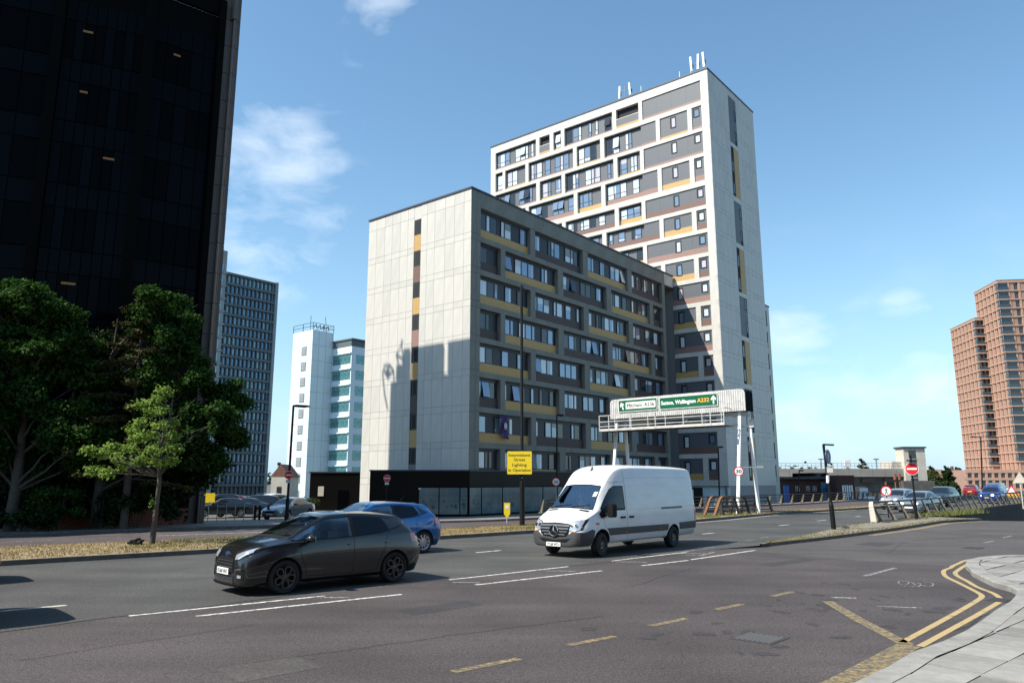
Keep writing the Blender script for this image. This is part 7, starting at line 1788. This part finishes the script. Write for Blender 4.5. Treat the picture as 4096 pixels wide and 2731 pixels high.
        sw_ = MB().tube([(0, .17 * math.cos(a), .17 * math.sin(a)) for a in [i * math.pi / 10 for i in range(21)]], .014, 6, cap=False).beam((0, -.16, 0), (0, .16, 0), .03, .03).build('steering_wheel', 'interior', t, (.62, -.37, .93)); sw_.rotation_euler = (0, R(-25), 0)
    put_wheels(t, XF, XR, .755, WR, .21, .225, style, mrim)
    t.scale = (scale, scale, scale * 1.0)
    return t
def far_car(label, cat, px, py_bottom, heading_az, pm, z=0., kind='saloon', scale=1., rim='alloy', Y=None, pos=None, lights=True):
    """simpler vehicle for the distance: full hull, dark glass, lamps, plates and wheels"""
    x, y, _ = pos if pos else (G(px, py_bottom, z) if Y is None else (col(px, Y), Y, z)); t = thing('car', label, cat, (x, y, z), R(90 - heading_az))
    if kind == 'saloon':
        keys = [(-2.3, .28, .55, .66, .5, .62, .74, .5, .80, .82), (-2.22, .22, .7, .8, .55, .74, .90, .58, .96, .98), (-1.95, .19, .8, .88, .6, .80, .98, .62, 1.04, 1.07), (-1.65, .19, .84, .90, .62, .83, 1.0, .60, 1.12, 1.16), (-1.1, .19, .85, .90, .62, .84, .98, .57, 1.36, 1.41), (-.5, .19, .85, .9, .62, .84, .96, .57, 1.42, 1.47), (.1, .19, .85, .9, .62, .84, .94, .57, 1.38, 1.43), (.6, .19, .85, .9, .62, .84, .93, .63, 1.16, 1.2), (.98, .19, .85, .9, .62, .83, .90, .68, .97, 1.01), (1.5, .19, .84, .89, .6, .80, .84, .62, .89, .92), (1.95, .18, .78, .84, .55, .72, .74, .54, .79, .81), (2.18, .2, .66, .7, .5, .6, .66, .44, .69, .71), (2.27, .25, .5, .54, .45, .46, .58, .34, .6, .62)]; ax_, WR = 1.36, .32; win = ([(.90, .975), (.45, 1.19), (.1, 1.335), (-.5, 1.375), (-1.05, 1.33), (-1.45, 1.12)], [(.80, .955), (.4, .965), (.1, .975), (-.5, .995), (-1.0, 1.01), (-1.52, 1.05)]); ws_ = ([(-.5, 1.36), (0, 1.39), (.5, 1.36)], [(-.66, 1.0), (0, 1.02), (.66, 1.0)]); rw_ = ws_
    elif kind == 'suv':
        keys = [(-2.2, .35, .6, .7, .6, .66, .85, .55, .95, .97), (-2.12, .28, .76, .86, .65, .8, 1.0, .64, 1.25, 1.28), (-1.85, .26, .84, .92, .68, .85, 1.06, .64, 1.5, 1.55), (-1.4, .26, .86, .93, .7, .86, 1.06, .64, 1.58, 1.64), (-.5, .26, .86, .93, .7, .86, 1.04, .65, 1.62, 1.68), (.1, .26, .86, .93, .7, .86, 1.02, .65, 1.58, 1.64), (.65, .26, .86, .93, .7, .85, 1.0, .69, 1.28, 1.33), (1.0, .26, .86, .93, .7, .84, .98, .72, 1.08, 1.12), (1.5, .26, .85, .92, .68, .81, .94, .68, 1.02, 1.05), (1.95, .25, .8, .87, .62, .74, .86, .6, .93, .96), (2.15, .27, .7, .76, .58, .64, .78, .5, .83, .85), (2.24, .32, .55, .6, .55, .5, .7, .4, .74, .75)]; ax_, WR = 1.32, .35; win = ([(.92, 1.08), (.5, 1.32), (.15, 1.50), (-.5, 1.555), (-1.3, 1.52), (-1.75, 1.42)], [(.82, 1.05), (.4, 1.06), (.1, 1.065), (-.5, 1.08), (-1.2, 1.10), (-1.75, 1.14)]); ws_ = ([(-.56, 1.55), (0, 1.58), (.56, 1.55)], [(-.7, 1.10), (0, 1.13), (.7, 1.10)]); rw_ = ([(-.55, 1.48), (0, 1.5), (.55, 1.48)], [(-.6, 1.12), (0, 1.12), (.6, 1.12)])
    car = Car(keys, 44, pm); cut = [cyl_y(xx, WR, WR + .05, sg * .5, sg * 1.2, 'interior', 20) for xx in (ax_, -ax_) for sg in (-1, 1)]; body = boolean(car.me, cut); body.polygons.foreach_set('use_smooth', [True] * len(body.polygons)); body.set_sharp_from_angle(angle=R(32)); obj('body', body, t)
    for ax in ('y+', 'y-'):
        car.add('side_window', 'farglass', t, *win, ax, .006, .01, 12, 3); seam(car, t, [(-.2, 1.4 if kind == 'saloon' else 1.6), (-.2, .3)], ax, .03 if False else .012); seam(car, t, [(.85, .95), (.8, .3)], ax, .012)
        sg = 1 if ax == 'y+' else -1; MB().box(-.09, .06, -.12, .12, -.07, .07).build('door_mirror', pm, t, (.72, sg * 1.0, 1.0 if kind == 'saloon' else 1.12)); MB().box(-.3, -.14, -.02, .02, 0, .03).build('door_handle', pm, t, (0, sg * .91, .86))
    car.add('windscreen', 'farglass', t, *ws_, 'x+', .006, .01, 8, 4); car.add('rear_window', 'farglass', t, *rw_, 'x-', .006, .01, 8, 4)
    z_h = .66 if kind == 'saloon' else .82
    for F_ in (lambda L_: L_, mirror_pt):
        car.add('headlight', 'headlit' if lights else 'lampglass', t, F_([(.36, z_h + .02), (.56, z_h + .03)]), F_([(.36, z_h - .06), (.56, z_h - .05)]), 'x+', .012, .01, 4, 2); car.add('tail_light', 'taillight', t, F_([(.5, .92), (.7, .9)]), F_([(.5, .76), (.7, .76)]), 'x-', .012, .01, 4, 2)
    g_ = car.add('grille', 'black', t, [(-.30, z_h - .02), (.30, z_h - .02)], [(-.34, z_h - .24), (.34, z_h - .24)], 'x+', .008, .01, 6, 3); car.add('air_intake', 'black', t, [(-.5, z_h - .32), (.5, z_h - .32)], [(-.46, z_h - .44), (.46, z_h - .44)], 'x+', .008, .01, 6, 2)
    l, _ = car.hit('x+', 0, z_h - .27); MB().box(0, .02, -.26, .26, -.055, .055).build('number_plate', 'platewhite', t, (l.x + .01, 0, z_h - .27)); l, _ = car.hit('x-', 0, .7); MB().box(-.02, 0, -.26, .26, -.055, .055).build('number_plate', 'signyellow', t, (l.x - .01, 0, .68))
    put_wheels(t, ax_, -ax_, .80, WR, .21, .22, 'five', rim); t.scale = (scale,) * 3
    return t
M['headlit'] = emit('headlit', (.85, .85, 1), 14.0)

# the dark hatchback in front, the blue one behind it
fiesta = hatch('dark grey five door hatchback in the foreground, plate KU68 VNT', 'car', (-4.06, 16.6, 0), 227.4, 'paint_grey', 'petal', 'alloydark', 1.02, plate='KU68 VNT')
bluecar = hatch('bright blue hatchback partly hidden behind the dark grey hatchback', 'car', (-4.25, 23.35, 0), 227.5, 'paint_blue', 'ten', 'alloy', 1.04, plate='LB17 XKC')
MB().box(-.05, .06, -.03, .03, 0, .05).build('sticker', 'teal', fiesta, (.52, .30, 1.22))

# ---------------------------------------------------------------- white van
def build_van(loc, heading):
    t = thing('white_van', 'large white high roof panel van with its driver visible, plate YC68 MTU', 'van', loc, R(90 - heading))
    #        x     zb   w0   w1   z1   w2   z2    w3   z3    z4
    keys = [(-3.78, .42, .82, .90, .75, .86, 1.45, .72, 2.42, 2.50), (-3.74, .38, .88, .96, .75, .93, 1.45, .78, 2.50, 2.60), (-3.6, .36, .92, .985, .78, .96, 1.45, .80, 2.54, 2.66), (-2.0, .34, .93, .99, .78, .965, 1.45, .81, 2.56, 2.70), (0, .34, .93, .99, .78, .965, 1.42, .81, 2.56, 2.70), (.75, .34, .93, .99, .78, .96, 1.40, .80, 2.53, 2.67), (1.05, .34, .93, .99, .78, .955, 1.39, .785, 2.46, 2.60), (1.35, .34, .93, .99, .78, .95, 1.38, .77, 2.28, 2.42),
            (1.62, .34, .93, .99, .76, .945, 1.37, .765, 2.02, 2.14), (1.95, .34, .93, .99, .75, .94, 1.35, .78, 1.70, 1.80), (2.25, .33, .93, .985, .74, .93, 1.30, .80, 1.40, 1.49), (2.42, .32, .92, .98, .72, .92, 1.23, .80, 1.29, 1.355), (2.70, .31, .90, .96, .70, .88, 1.12, .74, 1.20, 1.255), (2.92, .30, .86, .915, .66, .82, 1.02, .66, 1.09, 1.13), (3.05, .30, .80, .85, .62, .74, .94, .56, 1.00, 1.03), (3.12, .32, .72, .76, .58, .62, .85, .44, .90, .92), (3.15, .36, .60, .64, .55, .50, .76, .34, .80, .81)]
    car = Car(keys, 84, 'paint_van'); XF, XR, WR = 2.12, -2.14, .345
    cut = [cyl_y(XF, WR, .45, sg * .55, sg * 1.2, 'interior') for sg in (-1, 1)] + [cyl_y(XR, WR, .42, sg * .55, sg * 1.2, 'interior') for sg in (-1, 1)]
    ws = ([(-.66, 2.02), (-.3, 2.06), (0, 2.065), (.3, 2.06), (.66, 2.02)], [(-.78, 1.34), (-.4, 1.37), (0, 1.38), (.4, 1.37), (.78, 1.34)])
    sw_ = ([(2.12, 1.36), (1.8, 1.66), (1.5, 1.93), (1.28, 2.02), (.86, 2.02)], [(1.98, 1.24), (1.70, 1.28), (1.45, 1.34), (1.2, 1.34), (.86, 1.34)])
    mb = MB(); rr = []
    for x, zt_, w3 in ((2.12, 1.47, .70), (1.9, 1.70, .69), (1.62, 1.98, .68), (1.3, 2.15, .69), (.55, 2.2, .69)):
        h = [(.86, .62), (.86, min(1.33, zt_ - .1)), (w3, zt_)]; rr.append([(x, y, z) for y, z in h] + [(x, -y, z) for y, z in h[::-1]])
    for r_ in rr: mb.v += r_
    for i in range(len(rr) - 1):
        for j in range(6): k = (j + 1) % 6; mb.f.append([i * 6 + j, i * 6 + k, (i + 1) * 6 + k, (i + 1) * 6 + j])
    mb.f.append(list(range(6))[::-1]); mb.f.append([(len(rr) - 1) * 6 + j for j in range(6)]); cv = bpy.data.meshes.new('c'); cv.from_pydata(mb.v, [], mb.f); cv.materials.append(M['interior'])
    bm = bmesh.new(); bm.from_mesh(cv); bmesh.ops.recalc_face_normals(bm, faces=bm.faces[:]); bm.to_mesh(cv); bm.free(); cut.append(cv)
    for A, B, ax in ((ws[0], ws[1], 'x+'), (sw_[0], sw_[1], 'y+'), (sw_[0], sw_[1], 'y-')):
        c = car.patch(A, B, ax, .07, .22, 10, 4); c.materials.append(M['interior']); cut.append(c)
    body = boolean(car.me, cut); body.polygons.foreach_set('use_smooth', [True] * len(body.polygons)); body.set_sharp_from_angle(angle=R(32)); obj('body', body, t)
    car.add('windscreen', 'carglass', t, *ws, 'x+', .003, .004, 14, 6)
    # screen surround
    seam(car, t, ws[0], 'x+', .035, 'screen_seal', 'black', .005); seam(car, t, ws[1], 'x+', .05, 'screen_seal', 'black', .005); seam(car, t, [ws[0][0], ws[1][0]], 'x+', .03, 'screen_seal', 'black', .005); seam(car, t, [ws[0][-1], ws[1][-1]], 'x+', .03, 'screen_seal', 'black', .005)
    for ax in ('y+', 'y-'):
        sg = 1 if ax == 'y+' else -1
        car.add('side_window', 'carglassdark', t, *sw_, ax, .003, .004, 12, 4); seam(car, t, sw_[0] + [(.84, 2.02), (.84, 1.32), (1.45, 1.32)], ax, .03, 'window_seal', 'black', .005); seam(car, t, sw_[1], ax, .04, 'window_seal', 'black', .005)
        car.add('mirror_base', 'black', t, [(2.22, 1.22), (2.05, 1.36), (1.72, 1.50)], [(2.14, 1.10), (1.95, 1.12), (1.68, 1.22)], ax, .012, .01, 5, 3)
        seam(car, t, [(.70, 2.52), (.72, 2.1), (.74, 1.4), (.74, .9), (.74, .46)], ax, .012); seam(car, t, [(2.02, 1.08), (1.98, .9), (1.86, .78), (1.62, .62), (1.55, .5)], ax, .010); seam(car, t, [(1.9, 2.16), (1.4, 2.14), (.74, 2.16)], ax, .008)
        seam(car, t, [(-.72, 2.3), (-.74, .9), (-.74, .46)], ax, .010 if ax == 'y+' else .01) if False else None
        seam(car, t, [(.6, 2.28), (-3.3, 2.30), (-3.5, 2.2)], ax, .008, 'swage_line', 'steel', .001); seam(car, t, [(.66, 1.30), (-3.66, 1.34)], ax, .007, 'swage_line', 'steel', .001)
        car.add('door_rail_cover', 'greypanel', t, [(-1.35, 1.335), (-2.75, 1.345)], [(-1.35, 1.27), (-2.75, 1.28)], ax, .008, .01, 6, 1)
        car.add('side_moulding', 'bumperplastic', t, [(1.86, .80), (.0, .79), (-1.78, .78)], [(1.70, .59), (0, .585), (-1.73, .58)], ax, .016, .01, 14, 2); car.add('side_moulding', 'bumperplastic', t, [(-2.50, .80), (-3.70, .82)], [(-2.56, .58), (-3.70, .58)], ax, .016, .01, 6, 2)
        for x in (1.0, .52): car.add('door_handle', 'black', t, [(x - .12, 1.12), (x + .12, 1.12)], [(x - .12, 1.06), (x + .12, 1.06)], ax, .035, .0, 4, 2)
        car.add('indicator_repeater', 'ambermarker', t, [(2.42, .98), (2.27, .98)], [(2.42, .92), (2.27, .92)], ax, .012, .01, 3, 2); car.add('side_marker', 'ambermarker', t, [(.86, .66), (.78, .66)], [(.86, .62), (.78, .62)], ax, .022, .0, 2, 2); car.add('side_marker', 'ambermarker', t, [(-1.2, .68), (-1.28, .68)], [(-1.2, .64), (-1.28, .64)], ax, .022, .0, 2, 2)
        car.add('tail_light', 'taillight', t, [(-3.64, 1.34), (-3.74, 1.34)], [(-3.64, .86), (-3.74, .86)], ax, .014, .01, 2, 4)
        mr = MB().prism([(p[0] - .11, p[1]) for p in rect_rounded(.22, .40, .07)], -.09, .09, T=Matrix.Rotation(R(90), 4, 'Z') @ XZ).build('door_mirror', 'black', t, (1.86, sg * 1.17, 1.12)); MB().beam((0, 0, .10), (.10, -sg * .2, .10), .10, .07).build('mirror_arm', 'black', mr)
        mr.rotation_euler = (0, 0, R(-12 * sg))
        car.add('wheel_arch_trim', 'bumperplastic', t, [(2.62, .62), (2.50, .82), (2.38, .86)], [(2.62, .36), (2.60, .40), (2.57, .42)], ax, .014, .01, 3, 3) if False else None
    # nose
    for F_ in (lambda L_: L_, mirror_pt):
        car.add('headlight', 'lampglass', t, F_([(.50, 1.00), (.66, 1.03), (.86, 1.06)]), F_([(.50, .78), (.66, .74), (.84, .80)]), 'x+', .012, .01, 8, 4); car.add('headlight_surround', 'black', t, F_([(.49, 1.015), (.66, 1.045), (.90, 1.09)]), F_([(.48, .765), (.66, .725), (.88, .79)]), 'x+', .005, .01, 8, 4)
        for q in (.58, .72): l, _ = car.hit('x+', (q if F_([(1, 0)])[0][0] > 0 else -q), .90); MB().lathe([(0, -.01), (.055, -.01), (.06, 0)], 16, 'chrome').build('headlight_lens', None, t, (l.x + .012, (q if F_([(1, 0)])[0][0] > 0 else -q), .90)).rotation_euler = (0, 0, R(90))
        car.add('indicator_lamp', 'amber', t, F_([(.66, .77), (.74, .78)]), F_([(.66, .745), (.73, .75)]), 'x+', .020, .0, 3, 1)
        car.add('bonnet_vent', 'black', t, [(2.50, F_([(.40, 0)])[0][0]), (2.52, F_([(.74, 0)])[0][0])], [(2.42, F_([(.40, 0)])[0][0]), (2.42, F_([(.76, 0)])[0][0])], 'z', .004, .01, 6, 2)
    car.add('front_bumper', 'bumperplastic', t, [(-.90, .72), (-.62, .74), (-.46, .60), (0, .56), (.46, .60), (.62, .74), (.90, .72)], [(-.86, .34), (-.55, .32), (-.3, .315), (0, .315), (.3, .315), (.55, .32), (.86, .34)], 'x+', .022, .01, 24, 5)
    for ax in ('y+', 'y-'): car.add('bumper_corner', 'bumperplastic', t, [(3.06, .70), (2.85, .74), (2.62, .80)], [(3.06, .33), (2.85, .34), (2.62, .36)], ax, .022, .01, 8, 4); car.add('wing_trim', 'bumperplastic', t, [(2.62, .80), (2.50, .76)], [(2.62, .40), (2.585, .40)], ax, .020, .01, 2, 4)
    gr_ = car.add('grille', 'black', t, [(-.56, .92), (-.5, .965), (0, .99), (.5, .965), (.56, .92)], [(-.50, .66), (-.36, .56), (0, .53), (.36, .56), (.50, .66)], 'x+', .014, .01, 14, 5)
    for i in range(4):
        zz_ = .90 - i * .082; ww = (.52, .50, .46, .38)[i]; car.add('grille_bar', 'greypanel', t, [(-ww, zz_ + .02), (0, zz_ + .028), (ww, zz_ + .02)], [(-ww, zz_ - .02), (0, zz_ - .014), (ww, zz_ - .02)], 'x+', .032, .01, 10, 1)
    l, _ = car.hit('x+', 0, .76); em = MB().tube([(.155 * math.cos(a), 0, .155 * math.sin(a)) for a in [i * math.pi / 14 for i in range(29)]], .014, 8, cap=False)
    for q in range(3):
        a = R(90 + 120 * q); T = Matrix.Rotation(-a, 4, 'Y'); em.add([T @ Vector(p) for p in ((0, -.012, -.022), (0, -.012, .022), (.15, 0, 0), (0, .01, 0))], [(0, 1, 2), (0, 2, 3), (1, 3, 2)])
    e_ = em.build('star_emblem', 'chrome', t, (l.x + .06, 0, .76), smooth=True); e_.rotation_euler = (0, 0, R(90)); MB().lathe([(0, 0), (.15, 0)], 24, 'black').build('emblem_back', None, e_, (0, .02, 0))
    car.add('lower_intake', 'black', t, [(-.58, .55), (0, .50), (.58, .55)], [(-.42, .44), (0, .43), (.42, .44)], 'x+', .030, .01, 10, 2)
    car.add('bumper_step', 'bumperplastic', t, [(-.84, .43), (0, .42), (.84, .43)], [(-.84, .36), (0, .35), (.84, .36)], 'x+', .05, .01, 14, 2)
    number_plate(t, car, 'YC68 MTU', .0, .375).location.x += .03
    # wipers, roof aerial, roof front seam, sticker
    for a, b in (((-.60, 1.39), (.02, 1.46)), ((.05, 1.39), (.66, 1.45))): seam(car, t, [a, b], 'x+', .03, 'wiper', 'black', .03)
    l, _ = car.hit('z', .95, 0); MB().prism([(0, 0), (.12, 0), (.08, .05), (0, .14)], -.02, .02, T=XZ).build('roof_aerial', 'bumperplastic', t, (1.16, 0, 2.50)); MB().tube([(1.18, 0, 2.6), (1.02, 0, 2.95)], .004, 5).build('aerial_rod', 'steel', t)
    car.add('screen_sticker', 'whitedirty', t, [(.56, 1.86), (.68, 1.86)], [(.56, 1.72), (.68, 1.72)], 'x+', .007, -.004, 2, 2)
    # interior
    MB().box(1.95, 2.3, -.86, .86, .85, 1.28).prism([(1.7, -.8), (2.0, -.8), (2.0, .8), (1.7, .8)], 1.02, 1.22).build('dashboard', 'interior', t)
    for sg, w_ in ((-1, .28), (1, .42)):
        y_ = sg * .45; s_ = MB(); s_.box(.80, 1.35, y_ - w_, y_ + w_, .75, 1.0); s_.box(.70, .84, y_ - w_, y_ + w_, 1.0, 1.62); s_.box(.70, .80, y_ - .14, y_ + .14, 1.64, 1.86); s_.build('seat', 'seat', t)
    stw = MB().tube([(.0, .22 * math.cos(a), .22 * math.sin(a)) for a in [i * math.pi / 12 for i in range(25)]], .018, 6, cap=False).beam((0, -.2, 0), (0, .2, 0), .04, .04).build('steering_wheel', 'interior', t, (1.62, -.45, 1.24)); stw.rotation_euler = (0, R(-40), 0)
    put_wheels(t, XF, XR, .86, WR, .235, .205, 'steel', 'alloydark', R(6))
    MB().beam((XF, -.8, WR), (XF, .8, WR), .08, .08).beam((XR, -.8, WR), (XR, .8, WR), .1, .1).box(-3.4, 2.4, -.5, .5, .34, .42).build('chassis', 'black', t)
    MB().beam((-2.5, -.6, .35), (-3.7, -.6, .42), .04, .04).build('exhaust', 'black', t)
    return t, car
van, vcar = build_van((3.27, 24.6, 0), 221.0)
van.scale = (.985, .985, .985)

# the van driver
def blob_body(parts, name, mname, parent, voxel=.018, smooth=3):
    """one continuous skin from overlapping rounded forms"""
    bm = bmesh.new()
    for kind, a, b, ra, rb in parts:
        if kind == 'e':
            r_ = bmesh.ops.create_uvsphere(bm, u_segments=20, v_segments=14, radius=1)
            for v in r_['verts']: v.co = Vector((a[0] + v.co.x * b[0], a[1] + v.co.y * b[1], a[2] + v.co.z * b[2]))
        else:
            A, B = Vector(a), Vector(b); d = B - A; q = d.to_track_quat('Z', 'Y').to_matrix()
            r_ = bmesh.ops.create_cone(bm, cap_ends=True, segments=16, radius1=ra, radius2=rb, depth=d.length)
            for v in r_['verts']: v.co = q @ v.co + (A + B) / 2
            for P, rr_ in ((A, ra), (B, rb)):
                r_ = bmesh.ops.create_uvsphere(bm, u_segments=12, v_segments=8, radius=rr_)
                for v in r_['verts']: v.co += P
    me = bpy.data.meshes.new(name); bm.to_mesh(me); bm.free(); o = bpy.data.objects.new('tmp', me); COL.objects.link(o)
    md = o.modifiers.new('r', 'REMESH'); md.mode = 'VOXEL'; md.voxel_size = voxel; md2 = o.modifiers.new('s', 'SMOOTH'); md2.iterations = smooth; md2.factor = .5
    dg = bpy.context.evaluated_depsgraph_get(); out = bpy.data.meshes.new_from_object(o.evaluated_get(dg), depsgraph=dg); bpy.data.objects.remove(o)
    out.materials.clear(); out.materials.append(M[mname]); out.polygons.foreach_set('use_smooth', [True] * len(out.polygons)); out.name = name; return obj(name, out, parent)
Mv = Matrix.Translation(van.location) @ Matrix.Rotation(van.rotation_euler.z, 4, 'Z') @ Matrix.Scale(.985, 4)
dp_ = Mv @ Vector((1.18, -.42, .98))
drv = thing('person', 'van driver in dark top and sunglasses behind the wheel', 'person', tuple(dp_), van.rotation_euler.z)
def limb(a, b, ra, rb): return ('c', a, b, ra, rb)
body_ = blob_body([('e', (.02, 0, .04), (.15, .18, .12), 0, 0), ('e', (.02, 0, .28), (.13, .19, .24), 0, 0), ('e', (.02, 0, .46), (.11, .21, .12), 0, 0), limb((.03, 0, .5), (.05, 0, .64), .062, .056),
                   ('e', (.07, 0, .74), (.098, .076, .122), 0, 0), ('e', (.10, 0, .665), (.062, .052, .05), 0, 0), ('e', (.168, 0, .725), (.022, .014, .026), 0, 0), ('e', (.06, .078, .73), (.02, .012, .03), 0, 0), ('e', (.06, -.078, .73), (.02, .012, .03), 0, 0),
                   limb((.02, .20, .48), (.16, .25, .28), .055, .045), limb((.16, .25, .28), (.42, .16, .34), .042, .032), limb((.02, -.20, .48), (.16, -.25, .28), .055, .045), limb((.16, -.25, .28), (.42, -.16, .34), .042, .032),
                   ('e', (.46, .14, .36), (.05, .022, .04), 0, 0), ('e', (.46, -.14, .36), (.05, .022, .04), 0, 0)] +
                  [limb((.49, sg * (.125 + .018 * k), .38 - .005 * k), (.525, sg * (.125 + .018 * k), .35 - .006 * k), .010, .009) for sg in (-1, 1) for k in range(4)] + [limb((.46, sg * .12, .37), (.50, sg * .10, .40), .011, .009) for sg in (-1, 1)] +
                  [limb((.02, .09, .02), (.42, .11, .06), .085, .065), limb((.42, .11, .06), (.50, .11, -.32), .06, .045), limb((.02, -.09, .02), (.42, -.11, .06), .085, .065), limb((.42, -.11, .06), (.50, -.11, -.32), .06, .045)], 'body', 'skin', drv, .014)
blob_body([('e', (.02, 0, .28), (.145, .205, .26), 0, 0), ('e', (.02, 0, .46), (.125, .225, .125), 0, 0), ('e', (.02, 0, .06), (.165, .20, .13), 0, 0), limb((.02, .20, .48), (.15, .25, .30), .068, .058), limb((.02, -.20, .48), (.15, -.25, .30), .068, .058)], 'shirt', 'cloth', drv, .018)
blob_body([('e', (.045, 0, .785), (.108, .086, .095), 0, 0)], 'hair', 'hair', drv, .016)
MB().box(.155, .172, -.068, -.008, .735, .768).box(.155, .172, .008, .068, .735, .768).box(.158, .168, -.01, .01, .752, .762).box(.03, .16, -.084, -.078, .752, .762).box(.03, .16, .078, .084, .752, .762).build('sunglasses', 'black', drv)

# vehicles on the flyover
E_ = 228.
far_car('silver estate car with lit headlamps leading the oncoming traffic', 'car', 3525, 2040, 226, 'paint_silver', kind='suv', scale=.94, pos=(UV(62.6, 24.2)[0], UV(62.6, 24.2)[1], 0))
far_car('silver blue saloon behind the leaning railing, beside the silver estate', 'car', 3650, 2050, 226, 'paint_silverb', kind='saloon', pos=(UV(57.0, 20.65)[0], UV(57.0, 20.65)[1], 0))
far_car('dark blue green car following behind the silver saloon', 'car', 3730, 2012, 226, 'paint_dark', kind='suv', pos=(UV(73.0, 24.6)[0], UV(73.0, 24.6)[1], 0), lights=False)
far_car('bright blue car with roof bars farther along the flyover', 'car', 3935, 2014, 224, 'paint_blue2', kind='suv', scale=1.0, pos=(UV(85.5, 24.2)[0], UV(85.5, 24.2)[1], 0))
far_car('dark red car driving away at the far end of the flyover', 'car', 3862, 1984, 40, 'paint_red2', kind='suv', pos=(*[v for v in UV(124, 37.6)[:2]], 0), lights=False)
far_car('white car almost hidden beyond the blue one, far right', 'car', 4000, 1975, 224, 'paint_van', kind='saloon', Y=118, lights=False)
# car park on the left and the saloon by the no entry post
far_car('silver saloon waiting beside the no entry post, left of the clad block', 'car', 1160, 2080, 196, 'paint_silverb', z=-.45, kind='saloon', Y=54, lights=False)
for i, (px, Y, pm, k_, lb, hd) in enumerate(((900, 60, 'paint_black', 'saloon', 'black car in the left car park behind the handrail, nearest the stone pier', 250), (965, 61, 'paint_dark', 'saloon', 'dark car second from the stone pier in the left car park', 250), (1018, 63, 'paint_black', 'suv', 'black tall car right of the dark ones in the left car park', 250),
                                              (1080, 84, 'paint_van', 'suv', 'white car at the back of the left car park', 215), (1040, 96, 'paint_dark', 'suv', 'dark car far back in the left car park', 240), (935, 92, 'paint_red2', 'saloon', 'dark red car far back below the grey tower', 255), (880, 84, 'paint_black', 'suv', 'black car behind the yellow board', 250))):
    far_car(lb, 'car', px, 0, hd, pm, z=-.60 - max(0, Y - 60) * .012, kind=k_, Y=Y, lights=False)
wv = thing('small_white_van', 'small white van beyond the bright blue car on the flyover', 'van', (col(3975, 100), 100, 0), R(90 - 224)); car = Car([(-2.2, .3, .7, .8, .7, .8, 1.1, .7, 1.8, 1.85), (-2.1, .28, .8, .9, .7, .86, 1.1, .75, 1.88, 1.95), (.4, .28, .8, .9, .7, .86, 1.1, .75, 1.86, 1.95), (.9, .28, .8, .9, .7, .85, 1.05, .74, 1.6, 1.68), (1.4, .28, .8, .9, .7, .84, 1.0, .74, 1.15, 1.2), (2.0, .28, .78, .86, .62, .76, .85, .62, .95, .98), (2.2, .3, .6, .66, .55, .6, .7, .5, .75, .78)], 40, 'paint_van')
body = boolean(car.me, [cyl_y(x, .32, .38, sg * .5, sg * 1.2, 'interior', 20) for x in (1.35, -1.35) for sg in (-1, 1)]); obj('body', body, wv); car.add('windscreen', 'farglass', wv, [(-.6, 1.62), (.6, 1.62)], [(-.7, 1.2), (.7, 1.2)], 'x+', .008); put_wheels(wv, 1.35, -1.35, .8, .32, .2, .2, 'steel', 'alloydark')
for ax in ('y+', 'y-'): car.add('side_window', 'farglass', wv, [(1.2, 1.2), (.8, 1.6), (.2, 1.65)], [(1.1, 1.1), (.7, 1.1), (.2, 1.1)], ax, .008)
for F_ in (lambda L_: L_, mirror_pt): car.add('headlight', 'lampglass', wv, F_([(.4, .8), (.6, .82)]), F_([(.4, .68), (.6, .7)]), 'x+', .012)
# two vehicles whose shadows reach in from beyond the left edge
sh1 = far_car('white car just outside the left edge whose shadow reaches into the near lane', 'car', 0, 0, 227, 'paint_van', kind='suv', pos=(UV(-.4, 15.0)[0], UV(-.4, 15.0)[1], 0), lights=False, scale=1.15)
sh2 = far_car('silver car just outside the left edge casting the upper shadow on the lanes', 'car', 0, 0, 227, 'paint_silver', kind='suv', pos=(UV(.5, 20.6)[0], UV(.5, 20.6)[1], 0), lights=False)
bpy.context.view_layer.update()
